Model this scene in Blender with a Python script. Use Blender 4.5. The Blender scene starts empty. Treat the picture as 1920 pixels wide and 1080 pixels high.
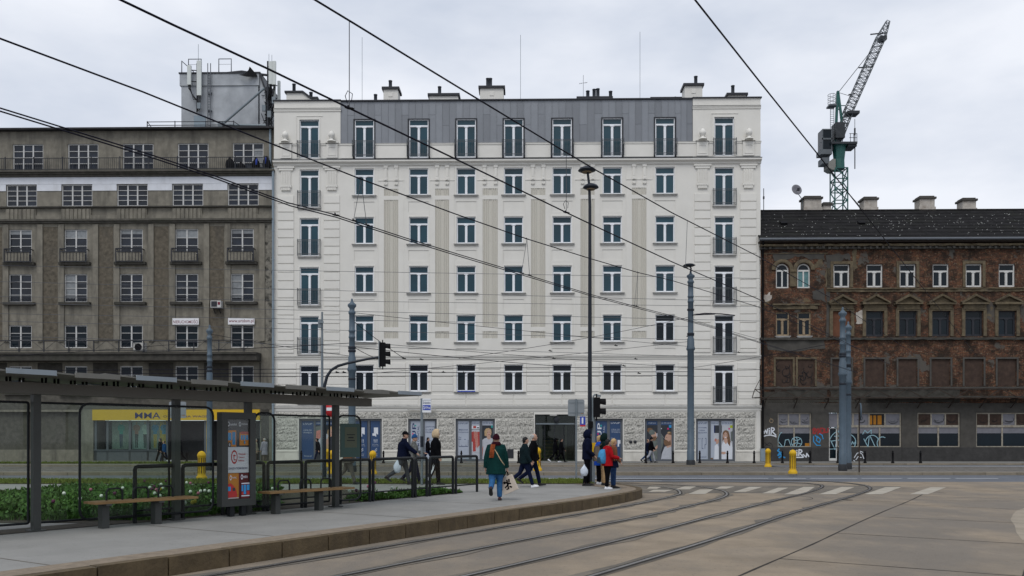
import bpy, math, random
from mathutils import Vector, Matrix
random.seed(7)
R = math.radians
SC = bpy.context.scene
COL = SC.collection

# ------------------------------------------------------------------ camera
F = 1612.0            # focal length in photograph pixels (1920 wide)
CAMZ = 1.8            # eye height above the street
HOR = 820.0           # pixel row of the horizon
cd = bpy.data.cameras.new('Camera')
cam = bpy.data.objects.new('Camera', cd)
COL.objects.link(cam)
cam.location = (0, 0, CAMZ)
cam.rotation_euler = (R(90), 0, 0)
cd.sensor_width = 36.0
cd.lens = F * 36.0 / 1920.0
cd.shift_y = (HOR - 540.0) / 1920.0
cd.clip_start = 0.1
cd.clip_end = 3000
SC.camera = cam
SC.render.resolution_x = 1024
SC.render.resolution_y = 576

# ------------------------------------------------------------------ sky, sun, exposure
SUN_EL, SUN_AZ = 56.0, 200.0       # degrees, azimuth clockwise from +Y (behind the camera, a little left)
w = bpy.data.worlds.new('World')
SC.world = w
w.use_nodes = True
nt = w.node_tree
for n in list(nt.nodes):
    nt.nodes.remove(n)
out = nt.nodes.new('ShaderNodeOutputWorld')
bg = nt.nodes.new('ShaderNodeBackground')
sky = nt.nodes.new('ShaderNodeTexSky')
sky.sky_type = 'NISHITA'
sky.sun_disc = False
sky.sun_elevation = R(SUN_EL)
sky.sun_rotation = R(SUN_AZ)
sky.air_density = 1.0
sky.dust_density = 3.0
tc = nt.nodes.new('ShaderNodeTexCoord')
mp = nt.nodes.new('ShaderNodeMapping')
mp.inputs['Scale'].default_value = (1.0, 1.0, 2.6)
nz = nt.nodes.new('ShaderNodeTexNoise')
nz.inputs['Scale'].default_value = 1.7
nz.inputs['Detail'].default_value = 6
nz.inputs['Roughness'].default_value = 0.55
rp = nt.nodes.new('ShaderNodeValToRGB')
rp.color_ramp.elements[0].position = 0.36
rp.color_ramp.elements[0].color = (5.3, 6.0, 7.3, 1)      # grey underside of the cloud layer
rp.color_ramp.elements[1].position = 0.64
rp.color_ramp.elements[1].color = (9.3, 9.6, 10.3, 1)      # thinner, brighter cloud
mx = nt.nodes.new('ShaderNodeMix')
mx.data_type = 'RGBA'
mx.inputs[0].default_value = 0.93                          # almost closed cloud cover over the blue
L = nt.links.new
L(tc.outputs['Generated'], mp.inputs['Vector'])
L(mp.outputs['Vector'], nz.inputs['Vector'])
L(nz.outputs['Fac'], rp.inputs['Fac'])
L(sky.outputs['Color'], mx.inputs[6])
L(rp.outputs['Color'], mx.inputs[7])
L(mx.outputs[2], bg.inputs['Color'])
bg.inputs['Strength'].default_value = 0.1
L(bg.outputs['Background'], out.inputs['Surface'])

sd = bpy.data.lights.new('sun', 'SUN')
sd.energy = 1.5
sd.angle = R(30)
sd.color = (1.0, 0.97, 0.93)
so = bpy.data.objects.new('sun', sd)
COL.objects.link(so)
_az, _el = R(SUN_AZ), R(SUN_EL)
sdir = Vector((math.sin(_az) * math.cos(_el), math.cos(_az) * math.cos(_el), math.sin(_el)))
so.rotation_euler = (-sdir).to_track_quat('-Z', 'Y').to_euler()
so.location = (0, -20, 60)
SC.view_settings.view_transform = 'Standard'
SC.view_settings.look = 'None'
SC.view_settings.exposure = 0.0
SC.view_settings.gamma = 1.0
SC.view_settings.use_curve_mapping = False

# ------------------------------------------------------------------ pixel helpers (a pixel gives a direction only)
def ground(px, py, z=0.0):
    d = F * (CAMZ - z) / (py - HOR)
    return ((px - 960.0) / F * d, d)
def at(px, py, Y):
    return Vector(((px - 960.0) / F * Y, Y, CAMZ + (HOR - py) / F * Y))
FA = R(1.0)                                # the row of houses is turned one degree
FP0 = Vector((0.3846, 62.0, 0.0))
FE = Vector((math.cos(FA), -math.sin(FA), 0))
FN = Vector((math.sin(FA), math.cos(FA), 0))
def _hit(px, off=0.0):
    r = Vector(((px - 960.0) / F, 1.0, 0))
    return r * ((FP0.dot(FN) + off) / r.dot(FN))
def U(px, off=0.0):
    return (_hit(px, off) - FP0).dot(FE)
def V(py, px=970.0, off=0.0):
    return CAMZ + (HOR - py) / F * _hit(px, off).y

# ------------------------------------------------------------------ mesh builder
class MB:
    def __init__(s):
        s.v = []; s.f = []; s.m = []; s.sm = []
    def add(s, vs, fs, mi=0, smooth=False):
        b = len(s.v)
        s.v.extend([tuple(p) for p in vs])
        for q in fs:
            s.f.append([b + i for i in q]); s.m.append(mi); s.sm.append(smooth)
    def box(s, x0, x1, y0, y1, z0, z1, mi=0):
        s.add([(x0,y0,z0),(x1,y0,z0),(x1,y1,z0),(x0,y1,z0),(x0,y0,z1),(x1,y0,z1),(x1,y1,z1),(x0,y1,z1)],
              [(0,3,2,1),(4,5,6,7),(0,1,5,4),(1,2,6,5),(2,3,7,6),(3,0,4,7)], mi)
    def obox(s, c, ax, ay, az, mi=0):
        c = Vector(c); ax = Vector(ax); ay = Vector(ay); az = Vector(az)
        P = [c+a*ax+b*ay+d*az for d in (-1,1) for a,b in ((-1,-1),(1,-1),(1,1),(-1,1))]
        s.add(P, [(0,3,2,1),(4,5,6,7),(0,1,5,4),(1,2,6,5),(2,3,7,6),(3,0,4,7)], mi)
    def bar(s, p, q, wd, hd, mi=0):          # rectangular bar
        p = Vector(p); q = Vector(q); d = (q-p); n = d.normalized()
        up = Vector((0,0,1)) if abs(n.z) < .95 else Vector((0,1,0))
        a = n.cross(up).normalized(); b = a.cross(n).normalized()
        s.obox((p+q)/2, d/2, a*wd/2, b*hd/2, mi)
    def prism(s, poly, y0, y1, mi=0):        # polygon (x,z) seen from -y, extruded in y
        n = len(poly)
        vs = [(x,y0,z) for x,z in poly] + [(x,y1,z) for x,z in poly]
        fs = [list(range(n)), list(range(2*n-1, n-1, -1))]
        fs += [(i, n+i, n+(i+1)%n, (i+1)%n) for i in range(n)]
        s.add(vs, fs, mi)
    def slab(s, poly, z0, z1, mi=0):         # polygon (x,y) counter-clockwise, extruded in z
        n = len(poly)
        vs = [(x,y,z1) for x,y in poly] + [(x,y,z0) for x,y in poly]
        fs = [list(range(n)), list(range(2*n-1, n-1, -1))]
        fs += [(i, n+i, n+(i+1)%n, (i+1)%n) for i in range(n)]
        s.add(vs, fs, mi)
    def sheet(s, poly, z, mi=0):
        s.add([(x,y,z) for x,y in poly], [list(range(len(poly)))], mi)
    def flat(s, poly, y, mi=0):              # flat polygon (x,z) facing -y
        s.add([(x,y,z) for x,z in poly], [list(range(len(poly)))], mi)
    def rings(s, rg, mi=0, caps=True, smooth=True):   # list of rings (equal length lists of points)
        n = len(rg[0]); vs = [p for r in rg for p in r]; fs = []
        for k in range(len(rg)-1):
            for i in range(n):
                j = (i+1) % n
                fs.append((k*n+i, k*n+j, (k+1)*n+j, (k+1)*n+i))
        s.add(vs, fs, mi, smooth)
        if caps:
            s.add(rg[0], [list(range(n-1,-1,-1))], mi)
            s.add(rg[-1], [list(range(n))], mi)
    def tube(s, pts, r, n=8, mi=0, smooth=True, caps=True):
        pts = [Vector(p) for p in pts]; rg = []; a = None
        rr = r if isinstance(r, (list, tuple)) else [r]*len(pts)
        for i, p in enumerate(pts):
            if i == 0: d = pts[1]-p
            elif i == len(pts)-1: d = p-pts[i-1]
            else: d = (pts[i+1]-p).normalized() + (p-pts[i-1]).normalized()
            d.normalize()
            if a is None:
                up = Vector((0,0,1)) if abs(d.z) < .9 else Vector((1,0,0))
                a = d.cross(up).normalized()
            else:
                a = (a - d*a.dot(d)).normalized()
            b = d.cross(a)
            rg.append([p + a*math.cos(t)*rr[i] + b*math.sin(t)*rr[i] for t in [2*math.pi*k/n for k in range(n)]])
        s.rings(rg, mi, caps, smooth)
    def lathe(s, prof, c=(0,0,0), n=16, mi=0, smooth=True):
        rg = [[(c[0]+r*math.cos(2*math.pi*k/n), c[1]+r*math.sin(2*math.pi*k/n), c[2]+z) for k in range(n)] for r,z in prof]
        s.rings(rg, mi, True, smooth)
    def ball(s, c, r, n=12, m=8, mi=0):
        rx,ry,rz = r if isinstance(r,(tuple,list)) else (r,r,r)
        rg = []
        for i in range(1,m):
            t = math.pi*i/m
            rg.append([(c[0]+rx*math.sin(t)*math.cos(2*math.pi*k/n), c[1]+ry*math.sin(t)*math.sin(2*math.pi*k/n), c[2]-rz*math.cos(t)) for k in range(n)])
        s.rings(rg, mi, True, True)
    def wall(s, u0, u1, v0, v1, holes, y=0.0, depth=0.25, mi=0, back=False):
        us = sorted(set([u0,u1]+[x for h in holes for x in h[:2] if u0 < x < u1]))
        vs = sorted(set([v0,v1]+[x for h in holes for x in h[2:4] if v0 < x < v1]))
        for i in range(len(us)-1):
            for j in range(len(vs)-1):
                cu=(us[i]+us[i+1])/2; cv=(vs[j]+vs[j+1])/2
                if any(h[0]<cu<h[1] and h[2]<cv<h[3] for h in holes): continue
                s.add([(us[i],y,vs[j]),(us[i+1],y,vs[j]),(us[i+1],y,vs[j+1]),(us[i],y,vs[j+1])],[(0,1,2,3)],mi)
        for h in holes:
            a,b,c,d = h[:4]; dp = h[4] if len(h) > 4 else depth
            e = y+dp
            s.add([(a,y,c),(b,y,c),(b,y,d),(a,y,d),(a,e,c),(b,e,c),(b,e,d),(a,e,d)],
                  [(0,4,5,1),(1,5,6,2),(2,6,7,3),(3,7,4,0)]+([(4,7,6,5)[::-1]] if len(h) > 5 and h[5] else []), mi)
    def mesh(s, name, mats):
        me = bpy.data.meshes.new(name)
        me.from_pydata(s.v, [], s.f)
        if not isinstance(mats, (list, tuple)): mats = [mats]
        for m in mats: me.materials.append(m)
        me.polygons.foreach_set('material_index', s.m)
        me.polygons.foreach_set('use_smooth', s.sm)
        me.update()
        return me
    def build(s, name, mats, parent=None, loc=(0,0,0), rz=0.0):
        return link(name, s.mesh(name, mats), parent, loc, rz)

def link(name, me, parent=None, loc=(0,0,0), rz=0.0):
    o = bpy.data.objects.new(name, me)
    COL.objects.link(o)
    if parent is not None: o.parent = parent
    o.location = loc
    if rz: o.rotation_euler = (0,0,rz)
    return o
def tag(o, label=None, cat=None, group=None, kind=None):
    if label: o['label'] = label
    if cat: o['category'] = cat
    if group: o['group'] = group
    if kind: o['kind'] = kind
    return o
def empty(name, loc, rz=0.0):
    o = bpy.data.objects.new(name, None)
    o.empty_display_size = 0.3
    COL.objects.link(o)
    o.location = loc; o.rotation_euler = (0,0,rz)
    return o
def copy_tree(o, parent=None):
    c = o.copy(); COL.objects.link(c); c.parent = parent
    for ch in list(o.children): copy_tree(ch, c)
    return c

# ------------------------------------------------------------------ text as flat mesh
_tc = {}
def text2d(txt, size=1.0):
    """verts (x,z) and faces of a line of text, left aligned on the baseline, cap height about 0.73*size"""
    if txt not in _tc:
        cu = bpy.data.curves.new('t', 'FONT'); cu.body = txt; cu.resolution_u = 3; cu.offset = .008
        ob = bpy.data.objects.new('t', cu); COL.objects.link(ob)
        dg = bpy.context.evaluated_depsgraph_get()
        me = ob.evaluated_get(dg).to_mesh()
        vs = [(v.co.x, v.co.y) for v in me.vertices]; fs = [list(p.vertices) for p in me.polygons]
        ob.evaluated_get(dg).to_mesh_clear()
        bpy.data.objects.remove(ob); bpy.data.curves.remove(cu)
        _tc[txt] = (vs, fs)
    vs, fs = _tc[txt]
    return [(x*size, y*size) for x, y in vs], fs
def put_text(mb, txt, x0, z0, x1, z1, y, mi=0, rot=0, fit=True):
    """fit the text into the rectangle; rot=1 reads upwards"""
    vs, fs = text2d(txt)
    a = min(p[0] for p in vs); b = max(p[0] for p in vs); c = min(p[1] for p in vs); d = max(p[1] for p in vs)
    out = []
    for x, z in vs:
        s = (x-a)/(b-a); t = (z-c)/(d-c)
        if rot: s, t = 1-t, s
        out.append((x0+(x1-x0)*s, y, z0+(z1-z0)*t))
    mb.add(out, [f if True else f for f in fs], mi)

# ------------------------------------------------------------------ materials
MT = {}
def mat(name, col, rough=0.85, var=0.12, scale=3.0, bump=0.0, bscale=30.0, metal=0.0, spec=0.3, col2=None, rv=0.0,
        stain=0.0, scol=None, sscale=0.6, sstretch=(1,1,1), slo=0.5, shi=0.68, det=5.0, speck=0.0):
    m = bpy.data.materials.new(name); m.use_nodes = True
    MT[name] = m
    t = m.node_tree; N = t.nodes.new; K = t.links.new
    p = t.nodes['Principled BSDF']
    p.inputs['Roughness'].default_value = rough
    p.inputs['Metallic'].default_value = metal
    p.inputs['Specular IOR Level'].default_value = spec
    c = N('ShaderNodeTexCoord'); oi = N('ShaderNodeObjectInfo')
    ad = N('ShaderNodeVectorMath'); ad.operation = 'MULTIPLY_ADD'
    cmb = N('ShaderNodeCombineXYZ')
    for i in range(3): K(oi.outputs['Random'], cmb.inputs[i])
    K(cmb.outputs[0], ad.inputs[0]); ad.inputs[1].default_value = (37, 53, 71); K(c.outputs['Object'], ad.inputs[2])
    n1 = N('ShaderNodeTexNoise'); n1.inputs['Scale'].default_value = scale; n1.inputs['Detail'].default_value = det
    n1.inputs['Roughness'].default_value = 0.6
    K(ad.outputs[0], n1.inputs['Vector'])
    r = N('ShaderNodeValToRGB')
    c2 = col2 or tuple(min(1, x*(1+var)) for x in col)
    c1 = col if col2 else tuple(x*(1-var) for x in col)
    r.color_ramp.elements[0].position = 0.3; r.color_ramp.elements[0].color = (*c1, 1)
    r.color_ramp.elements[1].position = 0.7; r.color_ramp.elements[1].color = (*c2, 1)
    K(n1.outputs['Fac'], r.inputs['Fac'])
    cur = r.outputs['Color']
    if stain > 0:
        mp_ = N('ShaderNodeMapping'); mp_.inputs['Scale'].default_value = sstretch
        K(ad.outputs[0], mp_.inputs['Vector'])
        n2 = N('ShaderNodeTexNoise'); n2.inputs['Scale'].default_value = sscale; n2.inputs['Detail'].default_value = 7
        n2.inputs['Roughness'].default_value = 0.65
        K(mp_.outputs[0], n2.inputs['Vector'])
        mr = N('ShaderNodeMapRange'); mr.inputs['From Min'].default_value = slo; mr.inputs['From Max'].default_value = shi
        mr.inputs['To Max'].default_value = stain
        K(n2.outputs['Fac'], mr.inputs['Value'])
        mm = N('ShaderNodeMix'); mm.data_type = 'RGBA'
        K(mr.outputs[0], mm.inputs[0]); K(cur, mm.inputs[6]); mm.inputs[7].default_value = (*(scol or tuple(x*.4 for x in col)), 1)
        cur = mm.outputs[2]
    if speck > 0:
        n4 = N('ShaderNodeTexNoise'); n4.inputs['Scale'].default_value = 14; n4.inputs['Detail'].default_value = 2
        K(ad.outputs[0], n4.inputs['Vector'])
        m4 = N('ShaderNodeMapRange'); m4.inputs['From Min'].default_value = .66; m4.inputs['From Max'].default_value = .72; m4.inputs['To Max'].default_value = speck
        K(n4.outputs['Fac'], m4.inputs['Value'])
        x4 = N('ShaderNodeMix'); x4.data_type = 'RGBA'; K(m4.outputs[0], x4.inputs[0]); K(cur, x4.inputs[6]); x4.inputs[7].default_value = (*tuple(x*.35 for x in col), 1)
        cur = x4.outputs[2]
    if rv > 0:
        h = N('ShaderNodeHueSaturation')
        m2 = N('ShaderNodeMapRange'); m2.inputs['To Min'].default_value = 1-rv; m2.inputs['To Max'].default_value = 1+rv
        K(oi.outputs['Random'], m2.inputs['Value']); K(m2.outputs[0], h.inputs['Value']); K(cur, h.inputs['Color'])
        cur = h.outputs['Color']
    K(cur, p.inputs['Base Color'])
    if bump > 0:
        n3 = N('ShaderNodeTexNoise'); n3.inputs['Scale'].default_value = bscale; n3.inputs['Detail'].default_value = 4
        K(ad.outputs[0], n3.inputs['Vector'])
        b = N('ShaderNodeBump'); b.inputs['Strength'].default_value = min(1.0, bump); b.inputs['Distance'].default_value = 0.03*max(1, bump)
        K(n3.outputs['Fac'], b.inputs['Height']); K(b.outputs['Normal'], p.inputs['Normal'])
    return m
def glass_mat(name, tint, gloss=0.25):
    m = bpy.data.materials.new(name); m.use_nodes = True; MT[name] = m
    t = m.node_tree; N = t.nodes.new; K = t.links.new
    t.nodes.remove(t.nodes['Principled BSDF'])
    o = t.nodes['Material Output']
    tr = N('ShaderNodeBsdfTransparent'); tr.inputs['Color'].default_value = (*tint, 1)
    gl = N('ShaderNodeBsdfGlossy'); gl.inputs['Roughness'].default_value = 0.03
    lw_n = N('ShaderNodeLayerWeight'); lw_n.inputs['Blend'].default_value = 0.5
    fr = N('ShaderNodeMath'); fr.operation = 'POWER'; fr.inputs[1].default_value = 4.5; K(lw_n.outputs['Facing'], fr.inputs[0])
    mu = N('ShaderNodeMath'); mu.operation = 'MULTIPLY_ADD'; mu.inputs[1].default_value = .8; mu.inputs[2].default_value = gloss*0.10
    nz = N('ShaderNodeTexNoise'); nz.inputs['Scale'].default_value = 2.5      # dust and smears on the pane
    tcn = N('ShaderNodeTexCoord'); K(tcn.outputs['Object'], nz.inputs['Vector'])
    df = N('ShaderNodeBsdfDiffuse'); df.inputs['Color'].default_value = (.5,.52,.48,1)
    mr = N('ShaderNodeMapRange'); mr.inputs['From Min'].default_value=.4; mr.inputs['From Max'].default_value=.8; mr.inputs['To Max'].default_value=.012
    K(nz.outputs['Fac'], mr.inputs['Value'])
    m1 = N('ShaderNodeMixShader'); K(mr.outputs[0], m1.inputs[0]); K(tr.outputs[0], m1.inputs[1]); K(df.outputs[0], m1.inputs[2])
    K(fr.outputs[0], mu.inputs[0])
    m2 = N('ShaderNodeMixShader'); K(mu.outputs[0], m2.inputs[0]); K(m1.outputs[0], m2.inputs[1]); K(gl.outputs[0], m2.inputs[2])
    K(m2.outputs[0], o.inputs['Surface'])
    return m

mat('plaster', (.665,.65,.605), .9, .035, .9, .15, 60, stain=.22, scol=(.47,.445,.39), sscale=.5, sstretch=(1,1,.3), slo=.52, shi=.8)
mat('plaster_block', (.675,.66,.615), .9, .03, 1.5, .12, 60, rv=.03, stain=.16, scol=(.50,.475,.42), sscale=.8, slo=.52, shi=.8)
mat('rough_stone', (.50,.488,.445), .95, .10, 9, 1.6, 16, rv=.03, stain=.85, scol=(.15,.145,.13), sscale=11, slo=.48, shi=.60)
mat('plinth', (.60,.58,.525), .9, .06, 2, .15, 40, stain=.35, scol=(.3,.28,.24), sscale=1.2, sstretch=(1,1,.4))
mat('flute', (.53,.51,.45), .9, .06, 14, .25, 30, stain=.15, scol=(.48,.465,.43), sscale=3, sstretch=(3,1,1))
mat('ledge', (.42,.415,.395), .8, .12, 3, stain=.5, scol=(.17,.165,.16), sscale=2, sstretch=(1,1,.5))
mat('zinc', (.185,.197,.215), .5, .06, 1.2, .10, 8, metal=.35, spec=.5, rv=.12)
mat('dark_metal', (.022,.024,.030), .5, .15, 4, spec=.3)
mat('rail_metal', (.05,.058,.065), .5, .1, 5, spec=.5)
mat('pvc', (.76,.78,.81), .4, .03, 3, spec=.5)
mat('glass_teal', (.013,.047,.066), .05, .22, .35, spec=.38, rv=.18)
mat('glass_dark', (.003,.008,.012), .05, .3, .5, spec=.25, rv=.3)
mat('glass_room', (.010,.014,.022), .06, .6, 1.3, spec=.4, rv=.4)
mat('curtain_teal', (.09,.19,.20), .6, .25, 4, spec=.4)
mat('curtain', (.20,.215,.225), .6, .25, 4, rv=.2, spec=.6)
mat('steel_frame', (.085,.095,.11), .5, .1, 3, spec=.5)
# left house
mat('render_rough', (.105,.091,.069), .95, .36, 4, 1.6, 5, stain=.5, scol=(.075,.07,.06), sscale=.9, sstretch=(1,1,.5))
mat('concrete_speck', (.19,.178,.15), .95, .3, 4, .4, 20, stain=.85, scol=(.03,.03,.026), sscale=2.6, slo=.5, shi=.6)
mat('concrete_old', (.19,.176,.144), .95, .2, 2.5, .35, 25, stain=.7, scol=(.085,.08,.068), sscale=1.0, sstretch=(1.6,1,.25), slo=.47, shi=.66)
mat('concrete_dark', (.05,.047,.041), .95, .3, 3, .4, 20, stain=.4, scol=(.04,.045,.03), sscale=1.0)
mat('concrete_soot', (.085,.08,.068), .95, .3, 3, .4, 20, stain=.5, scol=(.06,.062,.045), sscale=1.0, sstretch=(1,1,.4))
mat('white_band', (.62,.64,.68), .9, .05, 2, stain=.3, scol=(.36,.36,.35), sscale=1, sstretch=(1,1,.3))
mat('tower_render', (.37,.39,.41), .95, .15, 1.2, .2, 20, stain=.55, scol=(.20,.215,.235), sscale=.55, sstretch=(1,1,.5), slo=.42, shi=.7)
mat('old_white', (.5,.5,.49), .6, .1, 6, stain=.3, scol=(.3,.28,.24), sscale=5)
mat('roof_felt', (.03,.03,.032), .9, .3, 2, .3, 12)
mat('antenna', (.55,.58,.56), .5, .04, 2, spec=.4)
mat('pipe_grey', (.20,.25,.29), .55, .12, 3, spec=.4)
mat('yellow_sign', (.55,.35,.008), .5, .05, 2, spec=.4)
mat('navy', (.012,.02,.10), .6, .05, 2)
mat('banner_white', (.68,.68,.70), .7, .05, 3)
mat('banner_red', (.16,.02,.04), .7, .1, 3)
mat('black', (.005,.005,.006), .7, .2, 4, spec=.12)
mat('shop_inside', (.014,.014,.016), .6, .4, 2)
# posters
mat('p_blue', (.018,.052,.135), .45, .05, 2, spec=.5)
mat('p_pale', (.36,.40,.47), .45, .04, 2, spec=.5)
mat('p_white', (.62,.65,.70), .45, .03, 2)
mat('p_ink', (.02,.035,.11), .5, .03, 2)
mat('p_dark', (.018,.022,.03), .4, .2, 3, spec=.5)
mat('p_skin', (.46,.29,.22), .5, .08, 6)
mat('p_hair', (.16,.09,.05), .5, .25, 12)
mat('p_blond', (.42,.29,.16), .5, .2, 12)
mat('p_red', (.36,.05,.045), .5, .25, 12)
mat('p_rose', (.42,.17,.14), .5, .25, 12)
mat('p_grey', (.42,.44,.48), .5, .08, 6)
mat('p_mid', (.12,.14,.13), .5, .2, 5)
mat('p_lime', (.35,.42,.01), .5, .02, 2)
mat('p_pink', (.55,.02,.16), .5, .02, 2)
mat('p_teal', (.02,.30,.30), .5, .02, 2)
mat('p_cyan', (.03,.26,.55), .5, .02, 2)
mat('p_orange', (.55,.21,.02), .5, .05, 2)
mat('p_yellow', (.55,.33,.02), .5, .05, 2)
mat('p_maroon', (.13,.015,.02), .5, .05, 2)
mat('p_logo', (.40,.03,.03), .5, .05, 2)
# right house
mat('soot_render', (.068,.064,.057), .95, .2, 2.5, .35, 20, stain=.5, scol=(.05,.048,.045), sscale=.8)
mat('soot_plinth', (.045,.044,.043), .95, .25, 3, .35, 20, stain=.4, scol=(.03,.03,.03), sscale=1)
mat('ornament', (.115,.092,.058), .95, .35, 4, .6, 14, stain=.6, scol=(.055,.048,.042), sscale=1.6)
mat('slate', (.0135,.013,.0135), .9, .4, 2.2, .5, 10, stain=.3, scol=(.022,.024,.016), sscale=.5, spec=.1)
mat('fleck', (.5,.5,.48), .9, .2, 5)
mat('old_wood', (.26,.20,.13), .8, .25, 8, stain=.3, scol=(.12,.08,.05), sscale=6)
mat('shop_frame', (.30,.275,.225), .8, .2, 6, stain=.5, scol=(.14,.09,.05), sscale=4)
mat('white_wood', (.56,.56,.54), .7, .1, 6, stain=.25, scol=(.3,.28,.25), sscale=6)
mat('board', (.05,.032,.024), .9, .3, 3, .3, 20, stain=.4, scol=(.03,.02,.018), sscale=2)
mat('board_rust', (.115,.048,.026), .85, .25, 3)
mat('board_grey', (.165,.165,.185), .8, .12, 3, stain=.3, scol=(.2,.2,.22), sscale=2)
mat('chimney', (.40,.37,.33), .95, .2, 3, .5, 18, stain=.65, scol=(.16,.12,.09), sscale=1.4)
mat('rust', (.036,.026,.020), .8, .4, 6, .3, 30)
mat('spray_white', (.62,.65,.70), .7, .06, 4)
mat('spray_cyan', (.26,.42,.48), .7, .1, 4)
mat('spray_blue', (.03,.24,.50), .7, .1, 4)
mat('spray_red', (.28,.03,.03), .7, .15, 4)
mat('spray_orange', (.36,.15,.012), .7, .1, 4)
mat('spray_black', (.014,.014,.016), .7, .1, 4)
# street
mat('asphalt', (.104,.114,.131), .85, .16, 1.5, .3, 60, stain=.35, scol=(.075,.08,.09), sscale=.4, spec=.4)
mat('platform', (.242,.238,.224), .9, .10, 1.2, .25, 70, stain=.5, scol=(.185,.182,.172), sscale=.45, speck=.35)
mat('track_bed', (.245,.198,.143), .9, .22, .9, .35, 45, stain=.75, scol=(.145,.13,.112), sscale=.3, slo=.44, shi=.62, sstretch=(1.1,.55,1), speck=.5, det=14)
mat('bed_light', (.285,.245,.19), .9, .15, 1.5, .3, 45, stain=.6, scol=(.225,.185,.135), sscale=1.2)
mat('median', (.17,.155,.132), .95, .25, 3, .6, 12, stain=.4, scol=(.09,.085,.07), sscale=.7)
mat('kerb', (.215,.185,.14), .9, .18, 3, .3, 25, rv=.12, stain=.5, scol=(.11,.09,.065), sscale=1.5)
mat('kerb_rust', (.098,.072,.040), .9, .25, 3, .4, 20, rv=.05, stain=.6, scol=(.06,.044,.028), sscale=2, sstretch=(2,2,.5))
mat('brick_paving', (.205,.165,.122), .9, .2, 9, .5, 12, rv=.05)
mat('sidewalk', (.165,.162,.152), .95, .12, 2, .3, 30, rv=.10, stain=.4, scol=(.10,.098,.09), sscale=.8)
mat('road_paint', (.60,.61,.62), .8, .1, 3, stain=.5, scol=(.25,.25,.25), sscale=3)
mat('crossing_paint', (.36,.33,.275), .85, .12, 2, stain=.8, scol=(.27,.23,.18), sscale=1.6, slo=.45, shi=.68)
mat('dark_patch', (.128,.114,.094), .9, .25, 1.5, .4, 40, stain=.5, scol=(.19,.158,.118), sscale=1.5)
mat('rail_steel', (.30,.29,.28), .35, .2, 3, metal=.8, spec=.5)
mat('rail_gap', (.03,.026,.022), .95, .3, 5)
mat('soil', (.05,.042,.03), .95, .3, 5, .5, 20)
mat('grass', (.12,.155,.028), .8, .4, 3, spec=.2)
mat('leaf', (.055,.125,.02), .7, .5, 9, spec=.25)
mat('leaf_dark', (.045,.105,.02), .7, .4, 9, spec=.25)
mat('tulip_white', (.72,.74,.66), .7, .1, 20)
mat('tulip_purple', (.10,.015,.06), .7, .2, 20)
mat('tulip_pink', (.42,.13,.2), .7, .2, 20)
mat('tulip_yellow', (.55,.42,.03), .7, .2, 20)
mat('pole_blue', (.072,.104,.135), .5, .12, 2.5, spec=.3, stain=.3, scol=(.08,.10,.12), sscale=1.5, sstretch=(1,1,.2))
mat('pole_base', (.022,.024,.027), .7, .2, 3)
mat('pole_dark', (.016,.021,.030), .5, .1, 2, spec=.25)
mat('galv', (.17,.20,.22), .5, .1, 3, spec=.4, metal=.2)
mat('sign_back', (.21,.235,.255), .55, .06, 2, spec=.4)
mat('sign_red', (.45,.015,.02), .5, .03, 2, spec=.5)
mat('sign_white', (.70,.72,.75), .5, .03, 2)
mat('sign_blue', (.01,.045,.36), .5, .03, 2, spec=.5)
mat('bollard_yellow', (.60,.36,.008), .6, .14, 4, spec=.3, stain=.5, scol=(.34,.19,.01), sscale=4)
mat('wire', (.008,.008,.016), .7, .1, 2, spec=.1)
mat('wire_thin', (.075,.08,.09), .6, .1, 2)
mat('shelter_beam', (.115,.11,.098), .6, .08, 2, spec=.4, stain=.2, scol=(.11,.10,.09), sscale=2)
mat('shelter_post', (.045,.048,.045), .55, .1, 2, spec=.3)
mat('shelter_frame', (.009,.011,.013), .5, .1, 2, spec=.25)
mat('roof_plate', (.14,.137,.122), .5, .1, 2, spec=.4, rv=.12)
mat('roof_edge', (.22,.255,.285), .5, .08, 2, spec=.4)
mat('bench_wood', (.21,.125,.05), .6, .25, 3, .2, 30, spec=.35)
mat('info_green', (.025,.06,.05), .5, .06, 2, spec=.4)
mat('info_paper', (.075,.085,.055), .6, .06, 2)
mat('crane_green', (.012,.085,.072), .5, .2, 3, spec=.4)
mat('crane_grey', (.10,.112,.12), .6, .15, 2)
mat('crane_dark', (.03,.034,.038), .6, .2, 2)
mat('counterweight', (.20,.20,.18), .9, .1, 1)
glass_mat('glass_case', (.93,.94,.93))
glass_mat('glass_clear', (.78,.85,.80))
glass_mat('glass_fence', (.70,.76,.73))

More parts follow.
